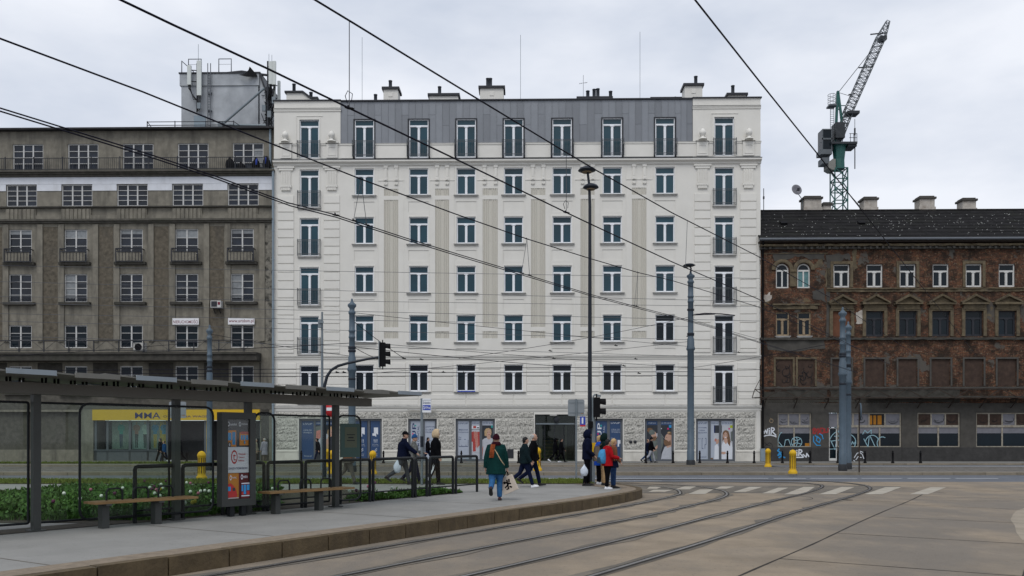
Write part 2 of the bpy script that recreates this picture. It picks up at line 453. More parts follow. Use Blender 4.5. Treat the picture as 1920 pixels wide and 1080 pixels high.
# brick with fallen plaster
def brick_mat():
    m = bpy.data.materials.new('brick'); m.use_nodes = True; MT['brick'] = m
    t = m.node_tree; N = t.nodes.new; K = t.links.new
    p = t.nodes['Principled BSDF']; p.inputs['Roughness'].default_value = .95; p.inputs['Specular IOR Level'].default_value = .15
    c = N('ShaderNodeTexCoord'); sx = N('ShaderNodeSeparateXYZ'); cx = N('ShaderNodeCombineXYZ')
    K(c.outputs['Object'], sx.inputs[0]); K(sx.outputs['X'], cx.inputs['X']); K(sx.outputs['Z'], cx.inputs['Y'])
    b = N('ShaderNodeTexBrick'); b.inputs['Scale'].default_value = 1.0
    b.inputs['Brick Width'].default_value = .27; b.inputs['Row Height'].default_value = .085; b.inputs['Mortar Size'].default_value = .014
    b.inputs['Color1'].default_value = (.165,.064,.034,1); b.inputs['Color2'].default_value = (.042,.026,.019,1); b.inputs['Mortar'].default_value = (.05,.043,.036,1)
    b.inputs['Bias'].default_value = -.1
    K(cx.outputs[0], b.inputs['Vector'])
    def noise(sc, lo, hi, to=1.0, det=6):
        n = N('ShaderNodeTexNoise'); n.inputs['Scale'].default_value = sc; n.inputs['Detail'].default_value = det; n.inputs['Roughness'].default_value=.65
        K(c.outputs['Object'], n.inputs['Vector'])
        r = N('ShaderNodeMapRange'); r.inputs['From Min'].default_value = lo; r.inputs['From Max'].default_value = hi; r.inputs['To Max'].default_value = to
        K(n.outputs['Fac'], r.inputs['Value']); return r.outputs[0]
    cur = b.outputs['Color']
    for sc, lo, hi, to, col in ((3.5,.52,.64,.5,(.19,.105,.05)), (7.0,.56,.62,.7,(.24,.185,.135)), (13.0,.54,.62,.6,(.20,.12,.07)), (9.0,.56,.66,.7,(.02,.016,.013)), (1.1,.46,.58,.8,(.022,.018,.015)), (.5,.58,.61,.9,(.10,.094,.083)), (.75,.62,.65,.8,(.16,.125,.075))):
        mm = N('ShaderNodeMix'); mm.data_type = 'RGBA'
        K(noise(sc, lo, hi, to), mm.inputs[0]); K(cur, mm.inputs[6]); mm.inputs[7].default_value = (*col,1)
        cur = mm.outputs[2]
    K(cur, p.inputs['Base Color'])
    bp = N('ShaderNodeBump'); bp.inputs['Strength'].default_value = .8; bp.inputs['Distance'].default_value=.03
    K(b.outputs['Fac'], bp.inputs['Height']); bp.invert = True
    K(bp.outputs[0], p.inputs['Normal'])
brick_mat()
# ================================================================== THE SETTING
def smooth_line(pts, n=6):
    """Catmull-Rom through 2-D or 3-D points"""
    P = [Vector(p) for p in pts]; P = [P[0]*2-P[1]] + P + [P[-1]*2-P[-2]]
    o = []
    for i in range(1, len(P)-2):
        a,b,c,d = P[i-1],P[i],P[i+1],P[i+2]
        for k in range(n):
            t = k/n
            o.append(.5*((2*b)+(c-a)*t+(2*a-5*b+4*c-d)*t*t+(3*b-a-3*c+d)*t**3))
    o.append(P[-2]); return o

g = MB(); g.sheet([(-900,-60),(900,-60),(900,900),(-900,900)], -0.004)
tag(g.build('ground', MT['asphalt']), 'grey ground running out beneath and behind the houses', None, None, 'structure')
g = MB(); g.sheet([(-90,34.4),(90,34.4),(90,40.6),(-90,40.6)], 0.0)
road = tag(g.build('road', MT['asphalt']), 'blue grey asphalt road between platform and tram reservation', None, None, 'structure')
# lane lines (children of the road)
def stripe(x0, x1, y0, y1, m='road_paint', z=.005, skew=0.0, parent=road, name='lane_line'):
    s = MB(); s.sheet([(x0,y0),(x1,y0),(x1+skew,y1),(x0+skew,y1)], z); return s.build(name, MT[m], parent)
xx = -60
stripe(-60, ground(1440,897)[0], 37.55, 37.75)
for a, b in ((1450,1510),(1518,1606),(1614,1690),(1700,1780),(1790,1870)):
    stripe(ground(a,897)[0], ground(b,897)[0], 37.5, 37.72)
stripe(-60, 6.2, 35.5, 35.62)

# sandy concrete of the tram junction
g = MB(); g.sheet([(-14,-40),(90,-40),(90,34.7),(-60,34.7),(-60,-40)], 0.004)
bed = tag(g.build('track_bed', MT['track_bed']), 'sandy brown concrete of the tram junction in the foreground', None, None, 'structure')
# darker asphalt between the crossing stripes and the stripes themselves
def quad(pix, z, m, name, parent):
    s = MB(); s.sheet([ground(*q) for q in pix], z); return s.build(name, MT[m], parent)
quad([(1195,925),(1660,925),(1690,912),(1175,910)], .008, 'dark_patch', 'asphalt_patch', bed)
for a in ([(1215,923),(1246,923),(1262,919),(1226,919)], [(1290,927),(1322,927),(1338,918),(1312,918)],
          [(1213,917),(1232,917),(1242,913),(1218,913)], [(1265,918),(1293,918),(1306,912.5),(1284,912.5)],
          [(1375,923),(1398,923),(1430,913.5),(1405,913.5)], [(1428,926),(1450,926),(1478,915),(1459,915)], [(1470,927.5),(1506,927.5),(1528,913.5),(1506,913.5)],
          [(1535,927.5),(1567,927.5),(1603,913.5),(1578,913.5)], [(1620,927.5),(1655,927.5),(1690,914),(1660,914)],
          [(1340,917),(1362,917),(1378,912.5),(1352,912.5)], [(1705,927.5),(1740,927.5),(1775,914),(1745,914)]):
    quad(a, .012, 'crossing_paint', 'crossing_stripe', bed)

# tram rails set into the concrete
RAILS = [[(1,15.5),(1.05,16.0) ,(1.23,19.5)]]
def rail(pts, label):
    ln = smooth_line([Vector((x,y,0)) for x,y in pts], 8)
    r = MB()
    for wd, z, mi in ((.075,.016,1),(.03,.021,0)):
        vs = []
        for i, p in enumerate(ln):
            d = (ln[min(i+1,len(ln)-1)]-ln[max(i-1,0)]).normalized(); n = Vector((-d.y,d.x,0))
            vs += [p+n*wd+Vector((0,0,z)), p-n*wd+Vector((0,0,z))]
        r.add(vs, [(2*i,2*i+1,2*i+3,2*i+2) for i in range(len(ln)-1)], mi)
    tag(r.build('tram_rail', [MT['rail_steel'], MT['rail_gap']]), label, None, None, 'structure')
RL = []
_rail0 = rail
def rail(pts, label): RL.append(pts); _rail0(pts, label)
rail([(-8.3,4.0),(-2.0,14.2),(1.23,19.5),(3.4,23.2),(5.0,26.4),(5.45,27.9),(5.6,30.0),(4.9,32.0),(2.6,33.6),(-3,34.3),(-12,34.55)], 'grooved steel tram rail nearest the platform edge')
rail([(-6.6,4.0),(-.3,14.2),(3.0,19.5),(4.5,22.2),(5.95,24.9),(6.75,27.0),(7.05,29.2),(6.6,31.6),(4.6,33.4),(0,34.6),(-12,35.4)], 'grooved steel tram rail, second from the platform edge')
rail([(-5.2,4.0),(1.4,14.2),(4.55,19.5),(7.35,24.2),(9.6,27.9),(11.1,30.8),(11.6,32.8),(10.8,34.0),(7.0,34.55),(0,34.2),(-8,33.6)], 'grooved steel tram rail, third from the platform edge')
rail([(-3.5,4.0),(3.0,14.2),(6.13,19.5),(8.15,22.7),(10.5,26.4),(12.5,30.0),(13.2,33.0),(12.4,35.2),(9,36.3),(0,36.4),(-12,36.2)], 'grooved steel tram rail farthest from the platform edge')

def rail_patch(pts, seed):
    ln = smooth_line([Vector((x,y,0)) for x,y in pts], 8); rg = random.Random(seed); r = MB(); vs = []
    for i, p in enumerate(ln):
        d = (ln[min(i+1,len(ln)-1)]-ln[max(i-1,0)]).normalized(); n = Vector((-d.y,d.x,0))
        a = .10+abs(rg.gauss(0,.08)); b = .10+abs(rg.gauss(0,.08)); vs += [p+n*a+Vector((0,0,.0105)), p-n*b+Vector((0,0,.0105))]
    r.add(vs, [(2*i,2*i+1,2*i+3,2*i+2) for i in range(len(ln)-1)])
    r.build('rail_edge_patch', MT['dark_patch'], bed)
for k_, rl_ in enumerate(RL): rail_patch(rl_, 30+k_)
# slab joints and pale tyre tracks on the concrete
rj = random.Random(8)
def ribbon(pts, w_, m_, name, z=.0075):
    ln = smooth_line([Vector((x,y,0)) for x,y in pts], 5); r = MB(); vs = []
    for i, p in enumerate(ln):
        d = (ln[min(i+1,len(ln)-1)]-ln[max(i-1,0)]).normalized(); n = Vector((-d.y,d.x,0))*w_*rj.uniform(.7,1.3)
        vs += [p+n+Vector((0,0,z)), p-n+Vector((0,0,z))]
    r.add(vs, [(2*i,2*i+1,2*i+3,2*i+2) for i in range(len(ln)-1)]); r.build(name, MT[m_], bed)
u_ = Vector((.53,.848)); v_ = Vector((.848,-.53))
for k in range(5):                                   # joints along the tracks
    o_ = Vector((8.2,19.5))+v_*(k*3.1); ribbon([tuple(o_+u_*t+v_*rj.uniform(-.03,.03)) for t in range(-18,14,4)], .018, 'rail_gap', 'slab_joint')
for t in range(-16,12,4):                            # joints across
    o_ = Vector((8.2,19.5))+u_*t; ribbon([tuple(o_+v_*s_+u_*rj.uniform(-.03,.03)) for s_ in (0,3,6,9,12)], .014, 'rail_gap', 'slab_joint')
for pts, w_, m_ in (([(9,15),(12.5,21),(17.5,26),(25,29)],.12,'bed_light'),([(11,14.5),(14.5,20),(19.5,24.5),(27,27)],.12,'bed_light')):
    ribbon(pts, w_, m_, 'tyre_track', .0065)  # pale tyre tracks curving over the concrete
for k in range(9):                                  # cracks
    x, y = rj.uniform(6,26), rj.uniform(20,31); a = rj.uniform(0,6.28); P_ = [(x,y)]
    for q in range(6): a += rj.uniform(-.35,.35); x += math.cos(a)*.5; y += math.sin(a)*.5; P_.append((x,y))
    ribbon(P_, .012, 'rail_gap', 'crack', .008)
g = MB(); X_, Y_ = ground(1590,938); g.lathe([(.14,.006),(.14,.012),(0,.012)], (X_,Y_,0), 12); g.build('drain_cover', MT['rail_gap'], bed)
# platform with kerb stones and brick edging
PZ = .25
EDGE = [(-10.2,2.0),(-5.4,9.6),(-2.7,14.0),(-.94,16.9),(.48,19.2),(1.86,21.4),(3.1,23.7),(3.72,25.1),(3.95,26.2),(3.85,27.4),(3.45,29.2),(3.0,32.0)]
EL = [Vector((p.x,p.y)) for p in smooth_line([Vector((x,y,0)) for x,y in EDGE], 6)]
g = MB()
top = [(p.x,p.y) for p in EL] + [(-60,32.0),(-60,2.0)]
g.sheet(top, PZ-.006)
platform = tag(g.build('platform', MT['platform']), 'raised grey asphalt tram platform with a stone kerb', None, None, 'structure')
acc = [0.0]
for i in range(1, len(EL)): acc.append(acc[-1]+(EL[i]-EL[i-1]).length)
def on_edge(s, off):
    i = max(k for k in range(len(acc)-1) if acc[k] <= s+1e-9)
    t = (s-acc[i])/(acc[i+1]-acc[i]); p = EL[i].lerp(EL[i+1], t)
    a = EL[max(i-1,0)]; b = EL[min(i+2,len(EL)-1)]; d = (b-a).normalized(); n = Vector((-d.y,d.x))
    return p+n*off
s = 0.0; rk = random.Random(3)
while s < acc[-1]-.2:
    e = min(s+.98, acc[-1]-.001); k = MB()
    q = [on_edge(s+.012,-.02), on_edge(e-.012,-.02), on_edge(e-.012,.16), on_edge(s+.012,.16)]
    h = PZ+rk.uniform(-.004,.006)
    k.slab([(p.x,p.y) for p in q], -.05, h)
    k.build('kerb_stone', MT['kerb_rust'], platform)
    s = e
g = MB(); vs = []
n = 90
for i in range(n+1):
    q = acc[-1]*.999*i/n
    a = on_edge(q,.165); b = on_edge(q,.62); vs += [(a.x,a.y,PZ),(b.x,b.y,PZ)]
g.add(vs, [(2*i,2*i+2,2*i+3,2*i+1) for i in range(n)])
g.build('brick_edging', MT['brick_paving'], platform)
# lighter worn patch and the paler strip at the back of the platform
for k in range(9):                                   # expansion joints across the platform
    a = on_edge(6+k*3.6,.64); d_ = Vector((-.848,.53)); e_ = a+d_*min(26, (31.9-a.y)/.53)
    n_ = Vector((.53,.848))*.012
    j = MB(); j.sheet([(a.x-n_.x,a.y-n_.y),(e_.x-n_.x,e_.y-n_.y),(e_.x+n_.x,e_.y+n_.y),(a.x+n_.x,a.y+n_.y)][::-1], PZ-.003); j.build('expansion_joint', MT['dark_patch'], platform)
quadp = MB(); quadp.sheet([(3.0,26.2),(3.55,26.4),(3.3,29.6),(2.6,31.0),(1.9,29.0)], PZ+.004)
quadp.build('tactile_paving', MT['brick_paving'], platform)

# grass strip between platform and road
def grass(name, polyfn, n, z0, hmin, hmax, label, m='grass', wd=.012, cat='grass', seed=1):
    rg = random.Random(seed); b = MB(); vs=[]; fs=[]
    for i in range(n):
        x, y = polyfn(rg); h = rg.uniform(hmin, hmax); a = rg.uniform(0, math.pi)
        dx, dy = math.cos(a)*wd, math.sin(a)*wd; lx, ly = rg.uniform(-.5,.5)*h, rg.uniform(-.5,.5)*h
        k = len(vs); vs += [(x-dx,y-dy,z0),(x+dx,y+dy,z0),(x+lx,y+ly,z0+h)]; fs.append((k,k+1,k+2))
    b.add(vs, fs); return tag(b.build(name, MT[m]), label, cat, None, 'stuff')
g = MB(); g.slab([(-60,28.6),(2.75,28.6),(2.9,29.2),(2.6,31.4),(-60,31.4)], PZ-.1, PZ+.015)
tag(g.build('verge_soil', MT['soil']), 'bare soil under the narrow grass verge beside the road', None, None, 'structure')
grass('grass_verge', lambda r: (lambda y: (r.uniform(-32, 2.75), y))(r.uniform(28.6,31.4)), 42000, PZ+.01, .03, .10,
      'narrow strip of short grass between platform and road', wd=.02)

# tram reservation in the middle of the avenue
g = MB(); g.sheet([(-90,40.9),(90,40.9),(90,49.2),(-90,49.2)], .12)
tag(g.build('tram_reservation', MT['median']), 'brown cobbled tram reservation beyond the road', None, None, 'structure')
def kerb_row(x0, x1, y, z0, z1, label, m='kerb', wd=.3, step=1.5):
    root = None; x = x0; me = None
    x1 = x0+step*int((x1-x0)/step)
    k = MB(); k.box(x0, x1-.02, y+.03, y+wd-.03, z0, z1-.03)
    root = tag(k.build('kerb', MT['rail_gap']), label, None, None, 'structure')
    b = MB(); b.box(.01, step-.01, 0, wd, z0, z1); me = b.mesh('kerb_stone', MT[m])
    while x < x1-.01:
        link('kerb_stone', me, root, (x, y, 0)); x += step
kerb_row(-45, 8.3, 40.6, 0, .15, 'brown stone kerb on the near side of the tram reservation')
kerb_row(7.52, 45, 40.9, 0, .13, 'brown stone kerb before the yellow posts at the reservation')
g = MB(); g.sheet([(-90,51.0),(16.3,51.0),(16.3,54.4),(-90,54.4)], .13)
tag(g.build('tram_track_strip', MT['median']), 'second brown track strip nearer to the houses', None, None, 'structure')
kerb_row(-45, 16.3, 50.7, 0, .16, 'low brown kerb of the far track strip')
for yy, lb in ((43.0,'nearest'),(44.45,'second'),(46.4,'third'),(47.85,'farthest')):
    r = MB(); r.box(-90, 90, yy-.12, yy+.12, .118, .126, 1); r.box(-90, 90, yy-.035, yy+.035, .119, .145, 0)
    tag(r.build('tram_rail', [MT['rail_steel'], MT['rail_gap']]), 'straight tram rail on the reservation, %s of the four' % lb, None, None, 'structure')
g = MB(); g.sheet([(-90,49.2),(90,49.2),(90,50.7),(-90,50.7)], .004); g.sheet([(16.3,50.7),(90,50.7),(90,55.6),(16.3,55.6)], .004)
side = tag(g.build('side_road', MT['asphalt']), 'narrow asphalt lane along the far pavement', None, None, 'structure')
stripe(18, 60, 53.2, 53.5, parent=side, z=.009)
# far pavement, slabs laid one by one where they show
g = MB(); g.slab([(-90,55.6),(90,55.6),(90,66),(-90,66)], -.02, .085)
pave = tag(g.build('sidewalk', MT['sidewalk']), 'grey slab pavement in front of the houses', None, None, 'structure')
sl = MB(); sl.box(.006,.694,.006,1.194,.07,.10); slm = sl.mesh('paving_slab', MT['sidewalk'])
for i in range(72):
    for j in range(4):
        link('paving_slab', slm, pave, (-25.2+i*.7, 56.0+j*1.2, random.uniform(0,.004)))
kerb_row(-45, 45, 55.55, 0, .12, 'grey stone kerb along the far pavement', 'kerb', .22)
# grass on the far side, left
g = MB(); g.slab([(-60,31.4),(-60,32.4),(-9,32.4),(-9,31.4)][::-1], .02, .2)
tag(g.build('verge_edge', MT['kerb']), 'kerb edge between the verge and the road', None, None, 'structure')
g = MB(); g.slab([(-60,54.5),(-13,54.5),(-13,55.5),(-60,55.5)], .0, .13)
tag(g.build('verge_soil', MT['soil']), 'soil strip beside the pavement before the grey house', None, None, 'structure')
grass('grass_verge', lambda r: (r.uniform(-40,-13), r.uniform(54.5,55.5)), 9000, .12, .05, .2, 'thin grass strip along the pavement before the yellow shop sign', wd=.03, seed=2)
# ================================================================== WHITE HOUSE
BA = -FA
house = empty('apartment_building', FP0, BA)
tag(house, 'large white plastered apartment building with grey zinc top floor and blue window panes', 'building')
TOP = V(187)
u0, u1 = U(514), U(1426)
COLS = [580,683,785,874,963,1054,1148,1247,1358]
ROWS = [(315,365),(406.5,456.5),(498.8,548.8),(591,641),(684,734)]
wcache = {}
def window(parent, cu, v0, wd, ht, kind='cross', frame='pvc', glass='glass_teal', y=.13, name='window', sill=None, fr=.055, grid=None):
    """frame mesh with panes as children; origin at the middle of the lower edge"""
    key = (round(wd,2), round(ht,2), kind, frame, glass, fr, grid)
    if key not in wcache:
        a, b = -wd/2, wd/2; m = MB(); panes = []
        m.box(a,b,0,.09,0,fr); m.box(a,b,0,.09,ht-fr,ht); m.box(a,a+fr,0,.09,fr,ht-fr); m.box(b-fr,b,0,.09,fr,ht-fr)
        if kind in ('cross','french'):
            tz = ht-(.50 if kind == 'cross' else .47)
            m.box(a+fr,b-fr,-.01,.09,tz-.05,tz+.05)
            m.box(-.06,.06,-.015,.09,fr,tz-.05)
            m.box(-.15,.15,-.03,.085,tz-.12,tz-.06)
            panes = [(a+fr,b-fr,tz+.05,ht-fr),(a+fr,-.06,fr,tz-.05),(.06,b-fr,fr,tz-.05)]
            for (p,q,r_,s_) in panes[1:]:                     # casement profile
                m.box(p,p+.028,.012,.085,r_,s_); m.box(q-.028,q,.012,.085,r_,s_); m.box(p,q,.012,.085,r_,r_+.05); m.box(p,q,.012,.085,s_-.03,s_)
        elif kind == 'grid':
            nx, nz = grid; iw = (wd-2*fr); cw = iw/nx
            for i in range(1,nx): m.box(a+fr+cw*i-.05, a+fr+cw*i+.05, -.005,.09, fr, ht-fr)
            ih = (ht-2*fr)/nz
            for j in range(1,nz): m.box(a+fr,b-fr,.005,.08, fr+ih*j-.018, fr+ih*j+.018)
            panes = []
            for i in range(nx):
                for j in range(nz):
                    panes.append((a+fr+cw*i+(.05 if i else 0), a+fr+cw*(i+1)-(.05 if i < nx-1 else 0), fr+ih*j+.016, fr+ih*(j+1)-.016))
        elif kind == 'single':
            panes = [(a+fr,b-fr,fr,ht-fr)]
        pm = []
        for (p,q,r_,s_) in panes:
            pb = MB(); pb.box(p-.01,q+.01,.05,.07,r_-.01,s_+.01); pm.append(pb)
        wcache[key] = (m.mesh(name, MT[frame]), [x.mesh('pane', MT[glass]) for x in pm])
    fm, pms = wcache[key]
    o = link(name, fm, parent, (cu, y, v0))
    for pmesh in pms: link('pane', pmesh, o)
    if sill:
        sk = ('sill', round(sill,2), round(wd,2))
        if sk not in wcache:
            s = MB(); s.box(-sill/2,sill/2,-.15-y,0,-.045,.0); s.box(-sill/2+.05,sill/2-.05,-.09-y,0-y-.002,-.13,-.0455); wcache[sk] = s.mesh('sill', MT['ledge'])
        link('sill', wcache[sk], o, (0,0,-.004))
    return o
holes = []; wins = []
for ci, c in enumerate(COLS):
    cu = U(c)
    sidecol = ci in (0,8)
    for ri, (t, b) in enumerate(ROWS):
        if sidecol: ht = 2.76; v0 = V(t+1)-ht
        else: ht = 1.94; v0 = V(b)
        holes.append((cu-.69, cu+.69, v0, v0+ht)); wins.append((cu, v0, 1.38, ht, 'french' if sidecol else 'cross', ri, ci))
    ht = 2.78; v0 = V(294.5)
    if sidecol: holes.append((cu-.70, cu+.70, v0, v0+ht))
    wins.append((cu, v0, 1.40, ht, 'french', -1, ci))
# recessed panels below the windows, recesses for the fluting
panels = []
for c in COLS[1:8]:
    for (t, b) in ROWS[:4]:
        panels.append((U(c)-.74, U(c)+.74, V(b+32), V(b+12), .035, True))
FLX = [(720,746.7),(816,842),(905,933),(995.6,1022.5),(1088.6,1114.7),(1185,1212)]
FLY = [(353,366),(373.6,613),(621,634)]
shops = [(560,630),(657,716),(765,819),(854,928),(1003,1079),(1113,1168),(1209,1264),(1305,1379)]
shop_holes = []
for i,(a,b) in enumerate(shops):
    shop_holes.append((U(a), U(b), .06, V(777 if i == 4 else 785), .32))
wm = MB()
vC2 = V(299)      # top of the main cornice
wm.wall(u0, u1, 0.0, vC2, holes+panels+shop_holes+[(U(a),U(b),V(d),V(c),.05,True) for a,b in FLX for c,d in FLY], 0, .16)
# side bays of the top floor
for a, b, ci in ((514,638.5,0),(1299,1426,8)):
    wm.wall(U(a), U(b), vC2, TOP, [h for h in holes if h[2] > vC2-1.2 and U(a) < h[0] < U(b)], 0, .16)
D = 14.0
wm.add([(u0,0,0),(u0,D,0),(u0,D,TOP),(u0,0,TOP)], [(0,3,2,1)]); wm.add([(u1,0,0),(u1,D,0),(u1,D,TOP),(u1,0,TOP)], [(0,1,2,3)])
wm.add([(u0,D,0),(u1,D,0),(u1,D,TOP),(u0,D,TOP)], [(0,3,2,1)])
wall = wm.build('wall', MT['plaster'], house)
# inner walls of the side bays towards the zinc, set back roof
rf = MB(); rf.box(u0+.02, u1-.02, .3, D-.02, TOP-.35, TOP-.1)
rf.build('roof', MT['roof_felt'], house)
cp = MB()
cp.box(u0-.08, U(639.5), -.10, .5, TOP, TOP+.08); cp.box(U(1298), u1+.08, -.10, .5, TOP, TOP+.08); cp.box(U(639.5), U(1298), -.06, .5, TOP-.04, TOP+.05)
cp.build('coping', MT['dark_metal'], house)
for w_ in wins:
    cu, v0, wd, ht, kind, ri, ci = w_
    yy = .10 if ri >= 0 else .10
    gl = 'glass_dark' if (ri == 4 or (ri >= 2 and ci == 8) or (ri == 3 and ci >= 7)) else 'glass_teal'  # darker lower panes: the reflection of buildings is put into the glass colour
    o = window(house, cu, v0, wd, ht, kind, glass=gl, y=.085, sill=(1.78 if kind == 'cross' else (1.72 if ri >= 0 else None)))
# surrounds (thin raised architraves)
def surround(parent, a, b, c, d, t, y0, m, name='architrave', bottom=True):
    s = MB(); s.box(a-t,a,y0,-.001,c,d+t); s.box(b,b+t,y0,-.001,c,d+t); s.box(a,b,y0,-.001,d,d+t)
    return s.build(name, MT[m], parent)
for (cu, v0, wd, ht, kind, ri, ci) in wins:
    if ri == -1 and ci in range(1,8): continue
    t = .22 if ri == 4 else .10
    surround(house, cu-wd/2-.012, cu+wd/2+.012, v0 if ri != 4 else v0-.05, v0+ht+.012, t, -.035 if ri == 4 else -.02, 'plaster_block')
# french balcony railings
rb = MB(); hw = .82
for z in (.06,.16,1.06,1.16): rb.box(-hw, hw, -.15, -.125, z-.014, z+.014)
nb = 15
for i in range(nb+1):
    x = -hw+2*hw*i/nb; rb.box(x-.009,x+.009,-.146,-.129,.06,1.16)
for sx in (-hw, hw):
    for z in (.08,1.14): rb.box(sx-.014,sx+.014,-.15,0,z-.016,z+.016)
    rb.box(sx-.02,sx+.02,-.16,-.12,0,1.22)
rbm = rb.mesh('balcony_railing', MT['rail_metal'])
for (cu, v0, wd, ht, kind, ri, ci) in wins:
    if kind == 'french':
        link('balcony_railing', rbm, house, (cu, -.02 if ri >= 0 else -.10, v0+.02))
# rusticated blocks of the corner strips
def block(parent, a, b, c, d, y0=-.06, m='plaster_block', name='plaster_block', g=.026, bev=.02):
    s = MB(); a+=g; b-=g; c+=g; d-=g
    vs = [(a,0,c),(b,0,c),(b,0,d),(a,0,d),(a+bev,y0,c+bev),(b-bev,y0,c+bev),(b-bev,y0,d-bev),(a+bev,y0,d-bev)]
    s.add(vs, [(4,5,6,7),(0,1,5,4),(1,2,6,5),(2,3,7,6),(3,0,4,7)])
    return s.build(name, MT[m], parent)
for a, b in ((520,552),(606.5,638),(1301,1333),(1386.5,1419)):
    y = 364.0
    while y < 655:
        block(house, U(a), U(b), V(min(y+16.15,662)), V(y)); y += 16.15
# first floor bands
yr = [679.5,693,707,721,735]
edges = [520]+[c for c in COLS]+[1419]
for j in range(len(yr)-1):
    for i in range(len(edges)-1):
        a = edges[i]+(23.5 if i > 0 else 0); b = edges[i+1]-(23.5 if i < len(edges)-2 else 0)
        if b-a > 40:
            mid = (a+b)/2
            block(house, U(a), U(b), V(yr[j+1]), V(yr[j]), -.035)
        else: block(house, U(a), U(b), V(yr[j+1]), V(yr[j]), -.035)
for (c, d) in ((738.5,749),(749,760)):
    for i in range(len(edges)-1):
        a, b = edges[i], edges[i+1]
        if edges[i] == 1358: a = 1384
        if edges[i+1] == 1358: b = 1334
        block(house, U(a), U(b), V(d), V(c), -.035)
# fluting
for (a, b) in FLX:
    for (c, d) in FLY:
        f = MB(); x0, x1, z0, z1 = U(a)+.004, U(b)-.004, V(d)+.004, V(c)-.004
        n = 7; wv = (x1-x0)/n
        for i in range(n):
            if i == n//2: continue
            xx0 = x0+wv*i+.02; xx1 = x0+wv*(i+1)-.02
            f.prism([], 0, 0) if False else None
            f.add([(xx0,.049,z0),(xx0+.03,.004,z0),(xx1-.03,.004,z0),(xx1,.049,z0),(xx0,.049,z1),(xx0+.03,.004,z1),(xx1-.03,.004,z1),(xx1,.049,z1)],
                  [(0,1,5,4),(1,2,6,5),(2,3,7,6),(0,3,2,1),(4,5,6,7)])
        f.add([(x0,.047,z0),(x1,.047,z0),(x1,.047,z1),(x0,.047,z1)], [(0,1,2,3)])
        f.build('fluted_panel', MT['flute'], house)
    # thin lesene edges
    for e in (a-11.5, b+10):
        s = MB(); s.box(U(e)-.02, U(e)+.02, -.018, -.001, V(645), V(312)); s.build('pilaster_edge', MT['plaster_block'], house)
    for e in (a+3.5, b-3.5):                        # pairs of brackets below the cornice
        s = MB(); x = U(e)
        s.box(x-.15,x+.15,-.09,-.001,V(314),V(309.5)); s.box(x-.11,x+.11,-.06,-.001,V(333),V(314)); s.box(x-.05,x+.05,-.085,-.061,V(331),V(316))
        s.box(x-.14,x+.14,-.10,-.001,V(338),V(333)); s.box(x-.06,x+.06,-.13,-.101,V(337),V(334))
        s.box(x-.13,x+.13,-.07,-.001,V(346),V(341)); s.box(x-.11,x-.04,-.10,-.071,V(345),V(342)); s.box(x+.04,x+.11,-.10,-.071,V(345),V(342))
        s.build('bracket', MT['plaster_block'], house)
    s = MB(); s.box(U(a-11), U(b+11), -.03, -.001, V(338), V(336)); s.build('string_moulding', MT['plaster_block'], house)
# pilaster capitals of the corner bays
for c in (536.5, 622.5, 1317, 1403):
    s = MB(); x = U(c)
    s.box(x-.62,x+.62,-.14,-.002,V(313.5),V(310.5)); s.box(x-.52,x+.52,-.10,-.002,V(318),V(313.5)); s.box(x-.36,x+.36,-.05,-.002,V(345),V(318))
    for i in range(6): s.box(x-.33+i*.12, x-.33+i*.12+.06, -.085, -.051, V(344), V(320))
    s.box(x-.40,x+.40,-.11,-.002,V(350),V(345)); s.box(x-.33,x+.33,-.09,-.002,V(355.5),V(350))
    for i in range(4): s.box(x-.30+i*.17, x-.30+i*.17+.09, -.135, -.111, V(349), V(346))
    for i in range(5): s.box(x-.31+i*.13, x-.31+i*.13+.07, -.12, -.091, V(355), V(351))
    s.build('capital', MT['plaster_block'], house)
# cornices: profile swept along the facade
def cornice(prof, a, b, m, name):
    s = MB(); n = len(prof)
    vs = [(a,y,z) for y,z in prof]+[(b,y,z) for y,z in prof]
    s.add(vs, [(i,n+i,n+i+1,i+1)[::-1] for i in range(n-1)]+[tuple(range(n)), tuple(range(2*n-1,n-1,-1))])
    return s.build(name, MT[m], house)
vb = V(309.5)
cornice([(-.001,vb),(-.06,vb),(-.10,vb+.06),(-.10,vb+.12),(-.26,vb+.22),(-.30,vb+.24),(-.30,vb+.36),(-.02,vb+.40)], u0-.03, u1+.03, 'plaster_block', 'cornice')
cornice([(-.02,vb+.402),(-.33,vb+.362),(-.34,vb+.385),(.18,vb+.47)], u0-.05, u1+.05, 'zinc', 'cornice_flashing')
vb2 = V(671.5)
cornice([(-.001,vb2-.08),(-.05,vb2-.06),(-.05,vb2+.05),(-.12,vb2+.09),(-.12,vb2+.14),(-.001,vb2+.16)], u0-.02, u1+.02, 'plaster_block', 'string_course')
cornice([(-.001,vb2+.161),(-.135,vb2+.142),(-.135,vb2+.165),(-.001,vb2+.20)], u0-.02, u1+.02, 'ledge', 'string_course_flashing')
vb3 = V(770)
cornice([(-.001,vb3-.02),(-.05,vb3),(-.05,vb3+.17),(-.12,vb3+.20),(-.15,vb3+.24),(-.15,vb3+.30),(-.001,vb3+.31)], u0-.04, u1+.04, 'plaster_block', 'cornice')
cornice([(-.001,vb3+.311),(-.17,vb3+.302),(-.17,vb3+.335),(-.001,vb3+.40)], u0-.05, u1+.05, 'ledge', 'cornice_flashing')
for a, b in ((514,639),(1299,1426)):
    vt = V(207)
    cornice([(-.001,vt),(-.05,vt+.02),(-.05,vt+.12),(-.09,vt+.15),(-.09,vt+.20),(-.001,vt+.22)], U(a)-.02, U(b)+.02, 'plaster_block', 'top_moulding')
    s = MB(); s.box(U(a)-.02, U(b)+.02, -.11, -.001, vt+.222, vt+.25); s.build('top_moulding_flashing', MT['ledge'], house)
